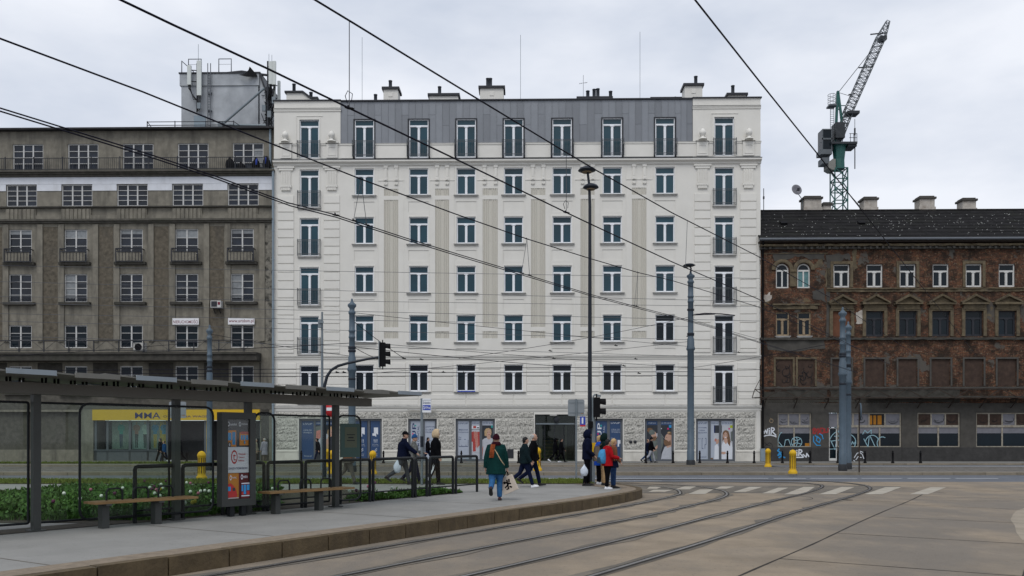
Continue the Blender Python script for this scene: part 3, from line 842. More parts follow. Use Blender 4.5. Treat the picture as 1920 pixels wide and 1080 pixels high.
# parapet with pedestals and urns
vp0, vp1 = V(298)+.1, V(268)
def gap_edges(a, b, cuts):
    r = []; x = a
    for c in cuts: r.append((x, c-21.5)); x = c+21.5
    r.append((x, b)); return r
for a, b in gap_edges(514, 1426, COLS):
    s = MB(); s.box(U(a), U(b), -.06, -.002 if (a < 600 or b > 1340) else .3, vp0, vp1-.12); s.build('parapet', MT['plaster_block'], house)
    s = MB(); s.box(U(a)-.03, U(b)+.03, -.10, -.002 if (a < 600 or b > 1340) else .36, vp1-.118, vp1-.03); s.build('parapet_cap', MT['plaster_block'], house)
    s = MB(); s.box(U(a)-.04, U(b)+.04, -.115, -.002 if (a < 600 or b > 1340) else .36, vp1-.028, vp1+.01); s.build('parapet_flashing', MT['ledge'], house)
for c in (537, 623.5, 1316, 1402.5):
    x = U(c); s = MB()
    s.box(x-.40,x+.40,-.20,-.061,vp0,vp1-.05); s.box(x-.30,x-.24,-.225,-.201,vp0+.15,vp1-.25); s.box(x+.24,x+.30,-.225,-.201,vp0+.15,vp1-.25); s.box(x-.24,x+.24,-.225,-.201,vp1-.31,vp1-.25); s.box(x-.24,x+.24,-.225,-.201,vp0+.15,vp0+.21)
    s.box(x-.48,x+.48,-.26,-.101,vp1+.01,vp1+.07)
    s.lathe([(.31,0),(.27,.07),(.15,.12),(.11,.20),(.13,.25),(.21,.36),(.235,.47),(.21,.58),(.13,.70),(.05,.78),(.0,.80)], (x,-.30,vp1+.07), 14)
    s.build('urn_pedestal', MT['plaster_block'], house)
    
# zinc cladding: each sheet its own piece
zx = []
for i, (a, b) in enumerate(gap_edges(638.5, 1299, COLS[1:8])):
    a2 = a if i == 0 else a-2.5; b2 = b if i == 7 else b+2.5
    n = max(2, round((b2-a2)/13)); zx.append([(a2+(b2-a2)*k/n, a2+(b2-a2)*(k+1)/n, False) for k in range(n)])
    if i < 7:
        c = COLS[i+1]; zx.append([(c-19+38*k/3, c-19+38*(k+1)/3, True) for k in range(3)])
zb, zt, zw = vp1-.02, TOP-.04, V(294.5)+2.80
k = 0
for grp in zx:
    for (a, b, over) in grp:
        k += 1
        segs = [(zw+.02, zt)] if over else ([(zb, V(234)), (V(234), zt)] if k % 4 == 0 else [(zb, V(214)), (V(214), zt)] if k % 4 == 2 else [(zb, zt)])
        for (c, d) in segs:
            s = MB(); dy = random.uniform(0,.006)
            s.box(U(a)+.012, U(b)-.012, .04+dy, .09, c+.006, d-.006)
            s.box(U(a)-.012, U(a)+.011, .012, .09, c+.006, d-.006)
            s.build('zinc_panel', MT['zinc'], house)
zb_ = MB(); zb_.box(U(638.5)+.002, U(1299)-.002, .4, .5, vC2, zt-.02); zb_.build('zinc_backing', MT['dark_metal'], house)
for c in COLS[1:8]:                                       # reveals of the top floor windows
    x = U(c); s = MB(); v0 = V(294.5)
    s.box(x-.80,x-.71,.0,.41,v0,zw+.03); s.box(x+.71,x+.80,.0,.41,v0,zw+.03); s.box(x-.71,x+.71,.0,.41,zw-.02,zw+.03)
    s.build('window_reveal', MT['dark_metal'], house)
# mark of the outer panels at the top bays
for c in (580,1358):
    s = MB(); x=U(c); z=V(215)
    s.box(x-.98,x+.98,-.03,-.001,z-.03,z+.03); s.box(x-.98,x-.93,-.03,-.001,V(266),z-.03); s.build('raised_frame', MT['plaster_block'], house)

# ------------------------------------------------------------------ ground floor stone blocks
rows = [(843,828.5),(828.5,814),(814,799.5),(799.5,785)]
spans = [(516,559)]+[(shops[i][1]+.5, shops[i+1][0]-.5) for i in range(7)]+[(1379.5,1417)]
rs = random.Random(5)
def rough_block(a, b, c, d, amp=.028):
    nx = max(3, min(7, int((b-a)/.16))); nz = 4; s = MB(); vs = []
    for j in range(nz+1):
        for i in range(nx+1):
            edge = i in (0,nx) or j in (0,nz)
            vs.append((a+.012+(b-a-.024)*i/nx, -.018 if edge else -.03-rs.random()*amp*1.6, c+.012+(d-c-.024)*j/nz))
    fs = [(j*(nx+1)+i, j*(nx+1)+i+1, (j+1)*(nx+1)+i+1, (j+1)*(nx+1)+i) for j in range(nz) for i in range(nx)]
    s.add(vs, fs)
    A,B,C_,D_ = a+.012,b-.012,c+.012,d-.012
    s.add([(A,-.018,C_),(B,-.018,C_),(B,-.018,D_),(A,-.018,D_),(A,0,C_),(B,0,C_),(B,0,D_),(A,0,D_)], [(0,4,5,1),(1,5,6,2),(2,6,7,3),(3,7,4,0)])
    s.build('stone_block', MT['rough_stone'], house)
for ri, (c, d) in enumerate(rows):
    for (a, b) in spans:
        x = U(a)+.03; e = U(b)-.03; n = max(1, round((e-x)/(1.1)))
        st = (e-x)/n; cuts = [x+st*i for i in range(n+1)]
        if ri % 2 and n > 0: cuts = [x]+[x+st*(i+.5) for i in range(n)]+[e]
        for i in range(len(cuts)-1): rough_block(cuts[i], cuts[i+1], V(c), V(d))
n = 30
for i in range(n):
    a = U(518)+(U(1001)-U(518))*i/17 if i < 17 else U(1081)+(U(1417)-U(1081))*(i-17)/(n-17)
    b = U(518)+(U(1001)-U(518))*(i+1)/17 if i < 17 else U(1081)+(U(1417)-U(1081))*(i-16)/(n-17)
    rough_block(a, b, V(785)+.03, V(770.5)-.06)
s = MB()
for (a, b) in [(514,559)]+spans[1:8]+[(1379.5,1426)]:
    s = MB(); s.box(U(a)+.01, U(b)-.01, -.05, -.001, .04, V(847.5)); s.box(U(a)+.01, U(b)-.01, -.075, -.001, V(847.5)+.001, V(845)); s.build('plinth', MT['plinth'], house)
s = MB(); s.box(U(1418), u1-.01, -.05, -.001, V(845), V(771)); s.build('corner_strip', MT['plaster_block'], house)
s = MB(); s.box(u0+.01, U(517), -.05, -.001, V(845), V(771)); s.build('corner_strip', MT['plaster_block'], house)
# chimneys: (left, right, top pixel, flues)
def chimney(a, b, t, flues, off=3.0, slope=None):
    x0, x1 = U(a,off), U(b,off); zt_ = V(t, 970, off)-.16; z0 = TOP-.12; ym = off
    s = MB()
    if slope: s.prism([(x0,z0),(U(slope[2],off),z0),(U(slope[2],off),V(slope[1],970,off)),(U(slope[0],off),V(slope[1],970,off)),(x1,zt_),(x0,zt_)], ym, ym+1.2)
    else: s.box(x0,x1,ym,ym+1.2,z0,zt_)
    ch = s.build('chimney', MT['plaster'], house)
    s = MB()
    if slope:
        s.box(x0-.12,x1+.02,ym-.12,ym+1.3,zt_,zt_+.14); s.bar((x1,ym+.6,zt_+.07),(U(slope[0],off),ym+.6,V(slope[1],970,off)+.07),1.42,.14); s.box(U(slope[0],off),U(slope[2],off)+.1,ym-.12,ym+1.3,V(slope[1],970,off),V(slope[1],970,off)+.14)
    else: s.box(x0-.12,x1+.12,ym-.12,ym+1.32,zt_,zt_+.18)
    s.build('chimney_cap', MT['dark_metal'], ch)
    for fx, ft in flues:
        f = MB(); f.lathe([(.13,zt_+.1 if not slope else V(188)),(.13,V(ft,970,off)),(.15,V(ft,970,off)),(.15,V(ft,970,off)+.06)], (U(fx,off),ym+.5,0), 10); f.build('flue', MT['steel_frame'], ch)
    for q in ([] if (x1-x0) < .9 or slope else [(x0+x1)/2]):
        f = MB(); f.box(q-.16,q+.16,ym-.03,ym-.001,zt_-.55,zt_-.25); f.build('vent_grille', MT['plaster_block'], ch)
chimney(537,568,167.5,[(548,151),(580,167)], slope=(583,183,594))
chimney(719,746,162,[(730,146)])
chimney(679,718,187,[(702,172)], off=4.5)
chimney(805,859,175,[(823,158)])
chimney(900,944,161.5,[(914,143),(919,143)])
chimney(1084,1146,183,[(1103,168),(1115,165),(1122,164),(1146,169)])
chimney(1284,1317,159.5,[(1307,142)])
chimney(1222,1283,185.0,[(1268,181)], off=4.5)
chimney(1365,1399,178,[(1377,160)])
f = MB()
for fx in (755,761): f.lathe([(.1,TOP-.1),(.1,TOP+.35),(.13,TOP+.36),(.13,TOP+.45)], (U(fx,3),3.2,0), 8)
f.build('roof_vent', MT['steel_frame'], house)
# small fittings
s = MB(); x=U(1186.5); 
for dx in (-.16,.16): s.lathe([(.11,0),(.11,.001)], (0,0,0), 4) if False else s.ball((x+dx,-.06,V(828.5)), (.12,.07,.12), 10, 6)
s.build('hydrant_coupling', MT['dark_metal'], house)
s = MB(); s.box(U(951),U(963),-.085,-.051,V(859),V(842)); s.build('grille', MT['dark_metal'], house)
s = MB(); s.box(U(765), U(818), -.32, -.172, V(769),V(767.3)); s.build('awning_rail', MT['ledge'], house)
s = MB(); s.box(U(858), U(891), -.20, -.03, V(735),V(733)); s.build('blue_sheet', MT['sign_blue'], house)
# ------------------------------------------------------------------ shop fronts with printed posters
def ell(cx, cy, rx, ry, n=18, a0=0, a1=360, tilt=0):
    ct, st = math.cos(R(tilt)), math.sin(R(tilt)); o = []
    for k in range(n):
        t = R(a0+(a1-a0)*k/(n if a1-a0 >= 360 else n-1)); x, y = rx*math.cos(t), ry*math.sin(t)
        o.append((cx+x*ct-y*st, cy+x*st+y*ct))
    return o
def poster(parent, y, base, a, b, t, bt, shapes, fx=None, fz=None, name='poster'):
    fx = fx or U; fz = fz or V
    mats = [MT[base]]; idx = {base: 0}; m = MB()
    m.box(fx(a), fx(b), y, y+.012, fz(bt), fz(t)); d = y
    for sh in shapes:
        if sh[1] not in idx: idx[sh[1]] = len(mats); mats.append(MT[sh[1]])
        i = idx[sh[1]]; d -= .0012
        if sh[0] == 'p':
            P = [(fx(max(a,min(b,x))), fz(max(t,min(bt,z)))) for x, z in sh[2]]
            ar = sum(P[k][0]*P[(k+1)%len(P)][1]-P[(k+1)%len(P)][0]*P[k][1] for k in range(len(P)))
            m.flat(P if ar > 0 else P[::-1], d, i)
        else:
            _, _, txt, x0, y0, x1, y1 = sh[:7]
            put_text(m, txt, fx(x0), fz(y1), fx(x1), fz(y0), d, i, sh[7] if len(sh) > 7 else 0)
    return m.build(name, mats, parent)
def P(mt, *pts): return ('p', mt, list(pts))
def E(mt, *a, **k): return ('p', mt, ell(*a, **k))
def T(mt, txt, x0, y0, x1, y1, rot=0): return ('t', mt, txt, x0, y0, x1, y1, rot)
def RC(mt, a, t, b, bt): return ('p', mt, [(a,t),(b,t),(b,bt),(a,bt)])
def shopfront(a, b, panes, top=785.0, bot=865.0):
    m = MB(); y0, y1 = .16, .30
    m.box(U(a)+.003,U(a)+.16,y0,y1,.065,V(top)-.003); m.box(U(b)-.16,U(b)-.003,y0,y1,.065,V(top)-.003)
    m.box(U(a)+.16,U(b)-.16,y0,y1,V(top)-.16,V(top)-.003); m.box(U(a)+.16,U(b)-.16,y0,y1,.065,.22)
    for i in range(len(panes)-1):
        m.box(U(panes[i][1]),U(panes[i+1][0]),y0,y1,.22,V(top)-.16)
    m.add([(U(a),y1,.06),(U(b),y1,.06),(U(b),y1,V(top)),(U(a),y1,V(top))], [(0,1,2,3)])
    o = m.build('shopfront', MT['steel_frame'], house)
    return o
PT, PB = 789.0, 861.0
# 1
o = shopfront(560,630,[(564,587),(590.5,626)])
poster(o,.2,'p_blue',564,587,PT,PB,[T('p_pale','LIVUP',567,793,584,796.5),T('p_pale','LOKAL DO',568,805,583,808),T('p_pale','WYNAJĘCIA',567,810,584,813),T('p_pale','livup.pl',569,854,583,857)])
poster(o,.2,'p_dark',590.5,626,PT,PB,[RC('p_blue',590.5,789,626,797),T('p_pale','info@livup.pl',592,791.5,604,795),T('p_pale','22 295 56 00',610,791.5,625,795),
   P('p_mid',(590.5,800),(608,797),(604,815),(590.5,822)),P('p_rose',(592,808),(606,804),(602,820),(591,826)),P('p_grey',(592,830),(604,815),(618,812),(616,832),(600,845)),
   E('p_blond',620,809,7,10,tilt=20),E('p_skin',619,812,4.8,7,tilt=15),P('p_blond',(614,818),(618,828),(612,850),(608,846)),P('p_skin',(610,824),(618,820),(617,832),(609,836)),E('p_dark',617,810,.9,.6),E('p_dark',621,811,.9,.6),E('p_red',618,816,1.4,.6)])
# 2
o = shopfront(657,716,[(662,688.5),(693,712.5)])
for (a, b) in ((664,687.5),(694,711.5)):
    w_ = (b-a)/20.0
    poster(o,.2,'p_blue',a,b,PT,PB,[P('p_white',*[(a+w_*x,801.5+z) for x,z in ((7,0),(16,0),(16,13),(14,13),(14,11.5),(12,11.5),(12,17),(10,17),(10,15.5),(4,15.5),(4,11),(7,11))]),
       RC('p_pale',a+7*w_,826,a+8.2*w_,830),RC('p_pale',a+10*w_,824,a+11.2*w_,830),RC('p_pale',a+13*w_,826,a+14.2*w_,830),E('p_pale',a+7.6*w_,825,1.2,1.2),E('p_pale',a+13.6*w_,825,1.2,1.2),
       T('p_pale','GASTRONOMIA',a+4*w_,832.5,a+16*w_,834.3),T('p_pale','W SĄSIEDZTWIE',a+3*w_,835.5,a+17*w_,837.3),
       P('p_pale',(a+8*w_,845),(a+13*w_,840),(a+14*w_,841),(a+9*w_,846.5)),P('p_pale',(a+8*w_,848),(a+14*w_,843),(a+14.4*w_,844),(a+9*w_,849.2)),
       T('p_pale','USŁUGI',a+5*w_,850.5,a+15*w_,852.3),T('p_pale','I HANDEL',a+6*w_,853.5,a+15*w_,855.3)])
# 3
o = shopfront(765,819,[(769,788),(796,815.5)])
poster(o,.2,'p_pale',769,788,PT,PB,[T('p_ink','LIVUP',772.3,793,779.5,858,1),RC('p_teal',777,796.5,779.6,799.5),RC('p_pink',772.2,812,774.6,814.6),T('p_ink','ITERUM DENTAL',782,798,785.5,858,1)])
poster(o,.2,'p_pale',796,815.5,PT,PB,[T('p_ink','ZAPYTAJ',797.2,799,814.6,802.5),T('p_ink','O LOKALE',797.2,804,814.6,807.2),T('p_ink','USŁUGOWE',797.2,808.8,814.6,811.6),T('p_ink','info@livup.pl',797.5,825,814,828),T('p_ink','22 295 56 00',797.5,833,814,836)])
# 4
o = shopfront(854,928,[(858,879),(884,899),(904,925)])
poster(o,.2,'p_pale',858,879,PT,PB,[T('p_ink','LIVUP',859.5,792.5,877.5,795),T('p_ink','MIEJSCE NA',860,804.5,877,808),T('p_ink','TWÓJ BIZNES',859,809,878,812),T('p_ink','37 m²',859.5,819,864.5,822),
    RC('p_ink',859,823.4,864.4,824.2),RC('p_ink',870,823.4,873,824.2),RC('p_ink',860,825,860.5,837),RC('p_ink',877.2,825,877.7,837),RC('p_ink',860,836.6,877.7,837.4),RC('p_ink',865,834,865.5,836.6),RC('p_ink',873,833.5,873.5,836.6)])
poster(o,.2,'p_grey',884,899,PT-2.5,PB,[RC('p_pale',884,787,899,797),T('p_ink','info@livup.pl',885,791.8,898,795),RC('p_white',884,798.2,899,804),RC('p_red',887,798.5,892.5,803),RC('p_dark',894,801,898,803),RC('p_mid',884,804.4,899,805.4),RC('p_grey',884,805.4,899,849),
    P('p_red',(884,810),(888,808.5),(889.5,828),(887,829),(884,828)),P('p_rose',(888,809.5),(892,808.5),(893,836),(888.5,848)),P('p_red',(886,824),(890,822),(892,846),(886.5,847)),P('p_rose',(892,810),(895.5,809),(897,838),(893.5,840)),P('p_red',(895.4,810),(898.8,809),(899,835),(897,837))])
poster(o,.2,'p_dark',904,925,PT,PB,[RC('p_pale',904,789,925,797.5),T('p_ink','22 295 56 00',905.5,791.5,923.5,795),RC('p_teal',920.5,797.5,925,802),P('p_grey',(904,861),(904,825),(908,822),(913,820.5),(919,820.5),(925,823),(925,861)),
    P('p_blond',(908.4,817),(908,808),(911,803.5),(916,802.4),(920.5,805),(921.6,811),(920.4,816),(913,818)),P('p_skin',(912,814),(913,822),(916.5,824.5),(920,822),(919,814)),E('p_skin',916,811.5,4.4,6.2,tilt=4),P('p_blond',(910.5,812),(912,805),(918,804),(914,807.5),(912,815)),E('p_dark',914.2,810.6,.9,.5),E('p_dark',918.6,810.2,.9,.5),E('p_red',916.8,814.8,1.4,.6),P('p_rose',(904,840),(906,836),(905,850),(904,858))])
# entrance
a, b = 1003, 1079
m = MB(); y0, y1 = .2, .28; zt_ = V(777)
m.box(U(a)+.003,U(a)+.06,y0,y1,.065,zt_-.003); m.box(U(b)-.06,U(b)-.003,y0,y1,.065,zt_-.003); m.box(U(a)+.06,U(b)-.06,y0,y1,zt_-.07,zt_-.003)
for px in (1021.5,1040,1058): m.box(U(px)-.02,U(px)+.02,y0,y1,.065,V(795.5))
o = m.build('entrance_door', MT['dark_metal'], house)
m = MB(); m.box(U(a)+.06,U(b)-.06,y0-.03,y1,V(795.8),V(793.3)); m.build('transom_bar', MT['galv'], o)
for p, q in ((1003,1021.5),(1021.5,1040),(1040,1058),(1058,1079)):
    m = MB(); m.box(U(p)+.03,U(q)-.03,.235,.245,.08,V(796)); m.build('pane', MT['glass_clear'], o)
m = MB(); m.box(U(a)+.07,U(b)-.07,.235,.245,V(793.2),zt_-.08); m.build('pane', MT['glass_clear'], o)
m = MB(); m.box(U(1031),U(1044),-.1,.19,V(779.5),V(777.3)); m.build('door_lamp', MT['ledge'], o)
m = MB(); m.ball((U(1043),.1,V(787)),(.2,.1,.26),12,8); m.build('globe_lamp', MT['dark_metal'], o)
m = MB(); m.wall(U(a),U(b),0.06,zt_,[],3.2,0.1); m.add([(U(a),.32,.06),(U(b),.32,.06),(U(b),3.2,.06),(U(a),3.2,.06)],[(0,1,2,3)],1)
m.add([(U(a),.32,zt_),(U(b),.32,zt_),(U(b),3.2,zt_),(U(a),3.2,zt_)],[(3,2,1,0)],0)
for e in (a,b): m.add([(U(e),.32,.06),(U(e),3.2,.06),(U(e),3.2,zt_),(U(e),.32,zt_)],[(0,1,2,3)],0)
m.box(U(1020),U(1052),2.9,3.19,.07,V(826),2); m.box(U(1012),U(1018),3.0,3.19,.07,V(797),2); m.box(U(1062),U(1066),2.8,3.19,.07,V(797),2)
for k in range(6): m.box(U(1022),U(1051),2.6,2.88,.2+k*.26,.28+k*.26,3)
m.build('lobby', [MT['soot_render'],MT['median'],MT['concrete_old'],MT['old_wood']], o)
m = MB()
rl = random.Random(9)
for k in range(70):
    p = Vector((U(1012)+rl.gauss(0,.18), .8+rl.gauss(0,.15), .25+rl.random()*.6)); d = Vector((rl.uniform(-1,1),rl.uniform(-1,1),rl.uniform(.1,1))).normalized()*.16; n_ = d.cross(Vector((0,1,.3))).normalized()*.025
    m.add([p,p+d*.5+n_,p+d,p+d*.5-n_],[(0,1,2,3)])
m.lathe([(.14,.07),(.2,.35)],(U(1012),.8,0),10,1)
m.build('potted_plant', [MT['leaf'],MT['dark_metal']], o)
# 6
o = shopfront(1113,1168,[(1116.5,1138.5),(1144,1164.5)])
poster(o,.2,'p_blue',1116.5,1138.5,PT,PB,[T('p_white','LIVUP',1120.5,793,1128.5,858,1),RC('p_teal',1126,796.5,1128.8,800),RC('p_pink',1120.5,812,1123,815),T('p_pale','ITERUM DENTAL',1131.2,798,1134.8,858,1)])
poster(o,.2,'p_blue',1144,1164.5,PT,PB,[T('p_white','LIVUP',1146,791.5,1163,794.5),T('p_pale','LOKAL DO',1147,804,1162.5,807.5),T('p_pale','WYNAJĘCIA',1146.5,808.8,1163.5,812),T('p_pale','37 m²',1146,820.5,1153,823),
    P('p_white',(1146,825),(1156.5,825),(1156.5,829),(1154,829),(1154,837.5),(1148.5,837.5),(1148.5,829),(1146,829)),P('p_white',(1158.5,825),(1164,825),(1164,832),(1161.5,832),(1161.5,837.5),(1158.5,837.5))])
# 7
o = shopfront(1209,1264,[(1213,1233.5),(1240,1260)])
poster(o,.2,'p_dark',1213,1233.5,PT,PB,[RC('p_blue',1213,789,1233.5,797),T('p_pale','info@livup.pl',1216,791.5,1230.5,794.8),P('p_mid',(1221,861),(1224,826),(1233.5,822),(1233.5,861)),P('p_hair',(1214,808),(1215,803),(1219,802),(1224,803.5),(1224,810),(1218,812)),
    E('p_skin',1226.5,814.5,5.2,8.2,tilt=-38),P('p_mid',(1217,812),(1219,806.5),(1224,805.5),(1229,809),(1228,814),(1221,816)),P('p_grey',(1231,813),(1233.5,812),(1233.5,818),(1232,819)),P('p_hair',(1225,819),(1231,818),(1231,825),(1226,827)),P('p_skin',(1224,844),(1233.5,834),(1233.5,840),(1226,847)),E('p_dark',1228,813,.9,.6),RC('p_mid',1233,820,1233.5,835)])
poster(o,.2,'p_dark',1240,1260,PT,PB,[RC('p_blue',1240,789,1260,797),T('p_pale','22 295 56 00',1241,791.5,1259.5,794.8),RC('p_cyan',1255,797,1260,802),RC('p_pink',1252,802.4,1255,805.4),E('p_white',1241,803.5,1,1),P('p_mid',(1240,812),(1244,818),(1245,830),(1240,848)),
    P('p_grey',(1240,861),(1242,850),(1247,838),(1252,836),(1260,836),(1260,861)),P('p_skin',(1252,815),(1260,815),(1260,837),(1252,840),(1247,830)),E('p_skin',1253,819.5,5,7.5,tilt=28),P('p_hair',(1245,826),(1249,824),(1255,828),(1258,825),(1259,834),(1250,837),(1246,833)),P('p_hair',(1252,811),(1257,809.6),(1260,810.5),(1260,816),(1254,814.5)),P('p_blond',(1252,811),(1254,809.5),(1259,809.8),(1254,813)),E('p_dark',1251,820,.9,.6),P('p_grey',(1240,814),(1246,821),(1248,824),(1244,819))])
# 8
o = shopfront(1305,1379,[(1307.5,1328.5),(1333.5,1349),(1353.5,1375)])
poster(o,.2,'p_pale',1307.5,1328.5,PT,PB,[T('p_ink','LIVUP',1309,792,1327,795),T('p_ink','WYNAJMIJ',1310,801,1326,803.6),T('p_ink','LOKAL',1312.5,805.6,1323.5,808.2),T('p_ink','USŁUGOWY',1309,810,1327,812.6),T('p_ink','70 m²',1310,821.5,1315,823.4),
    RC('p_ink',1317,821.5,1317.7,841),RC('p_ink',1317,821.5,1319,822.4),RC('p_ink',1317,840.6,1320,841.5),RC('p_ink',1324.6,822,1325.3,833),RC('p_ink',1322.4,833,1325.3,833.8),RC('p_ink',1322.4,833.8,1323.1,841.5),RC('p_ink',1323,821.5,1325.3,822.3),T('p_ink','livup.pl',1312,855.5,1325,858)])
poster(o,.2,'p_pale',1333.5,1349,PT-2.5,PB+1,[T('p_ink','info@livup.pl',1334.5,792,1348,795),RC('p_white',1339,798,1349,814),RC('p_ink',1339.5,797.5,1341.5,812),RC('p_dark',1341.5,797.5,1349,812),RC('p_grey',1339,812,1349,828),E('p_rose',1343,825,2.2,3),E('p_skin',1346.5,828,2.6,5,tilt=20),E('p_red',1345.5,834,1.6,1.2),P('p_white',(1340,862),(1341,836),(1346,832),(1349,838),(1349,862)),RC('p_hair',1333.5,858.5,1338,862)])
poster(o,.2,'p_grey',1353.5,1375,PT,PB,[RC('p_pale',1353.5,789,1375,797.5),T('p_ink','22 295 56 00',1355,792,1373.5,795),RC('p_lime',1370,797.5,1375,802.5),RC('p_pink',1367,802.6,1369.8,805.4),RC('p_dark',1353.5,797.5,1354.6,811),P('p_mid',(1371,810),(1375,808),(1375,828),(1371.5,826)),
    P('p_white',(1354,861),(1354,835),(1357,829),(1362,827),(1368,827),(1373,831),(1375,840),(1374,861)),P('p_hair',(1355.5,828),(1356,812),(1358.5,807.6),(1362.5,806.4),(1367,808.5),(1369,815),(1371,828),(1370,837),(1366,832),(1364,824),(1358,824)),P('p_skin',(1359,822),(1365,822),(1365.5,829),(1362,833),(1358.5,828)),E('p_skin',1361,816.6,4.2,6.6),
    P('p_hair',(1356.4,814),(1358.5,808.6),(1363,807.6),(1360.5,810.5),(1357.4,815)),E('p_dark',1359.2,815.4,.9,.5),E('p_dark',1363.2,815.4,.9,.5),E('p_white',1361.4,820,1.9,.8),P('p_skin',(1354,847),(1361,847),(1362.5,850),(1358,852),(1354,851))])
# ================================================================== GREY HOUSE ON THE LEFT
LP = FP0 + FE*U(513.5)
lh = empty('tenement_house', (LP.x, LP.y, 0), BA)
tag(lh, 'weathered grey brown tenement with balconies and a yellow shop fascia', 'building')
LU0 = U(513.5)
def lu(px, off=0.0): return U(px, off)-LU0
def lv(py, off=0.0): return V(py, 390, off)
la, lb_ = lu(-40), -0.02
lcols = [461-104*i for i in range(5)]
H1 = lv(240)
m = MB(); hs = []; lw = []
for i, c in enumerate(lcols):
    x = lu(c); xt = lu(c-4)
    hs += [(x-1.13,x+1.13,lv(314),lv(264)), (lu(c-6)-1.13,lu(c-6)+1.13,lv(385),lv(344))]
    lw += [(x,lv(314),2.26,lv(264)-lv(314),(3,4),0,i), (lu(c-6),lv(385),2.26,lv(344)-lv(385),(3,4),1,i)]
    for r,(t,b) in enumerate(((429,491),(513,566),(609,652),(686,735))):
        k = lu(c-7)
        hs.append((k-.84,k+.84,lv(b),lv(t))); lw.append((k,lv(b),1.68,lv(t)-lv(b),(2,4 if r < 2 else 3),r+2,i))
# the two top storeys stand back a little, the shaft is in plane
m.wall(la, lb_, lv(318), H1, [h for h in hs if h[2] > lv(330)], .5, .18, 0)
m.wall(la, lb_, lv(402), lv(318), [h for h in hs if lv(402) < h[2] < lv(330)], .1, .18, 0)
m.wall(la, lb_, 0.05, lv(402), [h for h in hs if h[3] < lv(402)]+[(lu(175), lu(488), .1, lv(768), 1.8),(la+.8, lu(150), .9, lv(772), .6)], .0, .18, 0)
m.add([(la,.5,H1),(lb_,.5,H1),(lb_,13,H1),(la,13,H1)], [(0,1,2,3)]); m.add([(lb_,.5,0),(lb_,13,0),(lb_,13,H1),(lb_,.5,H1)], [(0,1,2,3)])
m.add([(la,0,lv(402)),(lb_,0,lv(402)),(lb_,.1,lv(402)),(la,.1,lv(402))], [(0,1,2,3)]); m.add([(la,.1,lv(318)),(lb_,.1,lv(318)),(lb_,.5,lv(318)),(la,.5,lv(318))], [(0,1,2,3)])
m.build('wall', MT['concrete_old'], lh)
rw = random.Random(12)
for (x, v0, wd, ht, gr, r, i) in lw:
    yy = (.5 if r == 0 else .1 if r == 1 else 0)+.07
    gl = 'glass_room' if r < 4 else 'glass_dark'
    o = window(lh, x, v0, wd, ht, 'grid', 'old_white', gl, yy, fr=.07, grid=gr)
    if r in (2,3,5):
        s = MB(); s.box(-wd/2-.3,wd/2+.3,-.28-.07,-.071,-.22,-.02); s.build('sill', MT['concrete_dark'], o)
    if gl == 'curtain': pass
    if r == 3 and i in (0,3):
        s = MB(); s.box(-wd/2+.08,-.06,.046,.0495,.3,ht-.08); s.build('blind', MT['curtain'], o)
    if r == 2 or (r == 0 and i == 0):                                  # drawn blind behind the upper panes
        s = MB(); s.box(-wd/2+.08, wd/2-.08, .046, .0495, ht*(.74 if i % 2 else .86), ht-.08) if r == 2 else s.box(wd/2-.72, wd/2-.08, .046, .0495, ht*.1, ht*.8); s.build('blind', MT['curtain'], o)
# rough render fields between the window bays and lighter pilasters
for i, c in enumerate(lcols):
    for (a, b) in ((c-77,c-41),):
        s = MB(); s.box(lu(a), lu(b), -.012, -.001, lv(640), lv(424)); s.build('render_field', MT['render_rough'], lh)
    for e in (c-38, c+26):
        s = MB(); s.box(lu(e), lu(e+10), -.10, -.001, lv(640), lv(420)); s.build('pilaster', MT['concrete_old'], lh)
s = MB(); s.box(lu(497), lb_, -.006, -.001, lv(640), lv(420)); s.build('render_field', MT['concrete_speck'], lh)
# white band and cornices
xs = sorted([lu(-40)]+sum([[lu(c-6)-1.14, lu(c-6)+1.14] for c in lcols], [])+[lb_])
for k in range(0, len(xs)-1, 2):
    s = MB(); s.box(xs[k], xs[k+1], .06, .099, lv(356), lv(343.6)-.002); s.build('white_band', MT['white_band'], lh)
s = MB(); s.box(la, lb_, .05, .099, lv(343.6), lv(330.5)); s.build('white_frieze', MT['white_band'], lh)
s = MB(); s.box(la, lb_+.1, -.35, .099, lv(323), lv(319.5)); s.box(la, lb_+.06, -.2, .099, lv(326), lv(323)-.002); s.box(la, lb_+.02, -.05, .099, lv(330), lv(326)-.002); s.build('balcony_slab', MT['concrete_soot'], lh)
s = MB(); s.box(la, lb_, -.12, .099, lv(388.5), lv(386)); s.build('string_course', MT['concrete_dark'], lh)
s = MB(); s.box(la, lb_, -.30, -.001, lv(414.5), lv(411)); s.box(la, lb_, -.18, -.001, lv(418), lv(414.5)-.002); s.build('string_course', MT['concrete_soot'], lh)
for c in lcols:                                                  # fluted aprons
    s = MB(); x0 = lu(c-33); x1 = lu(c+21)
    s.box(x0-.04, x1+.04, -.02, .06, lv(411)+.0, lv(390)) 
    for k in range(7):
        a = x0+(x1-x0)*k/7; s.box(a+.05, a+(x1-x0)/7-.05, -.07, -.021, lv(410), lv(391))
    s.build('apron', MT['concrete_old'], lh)
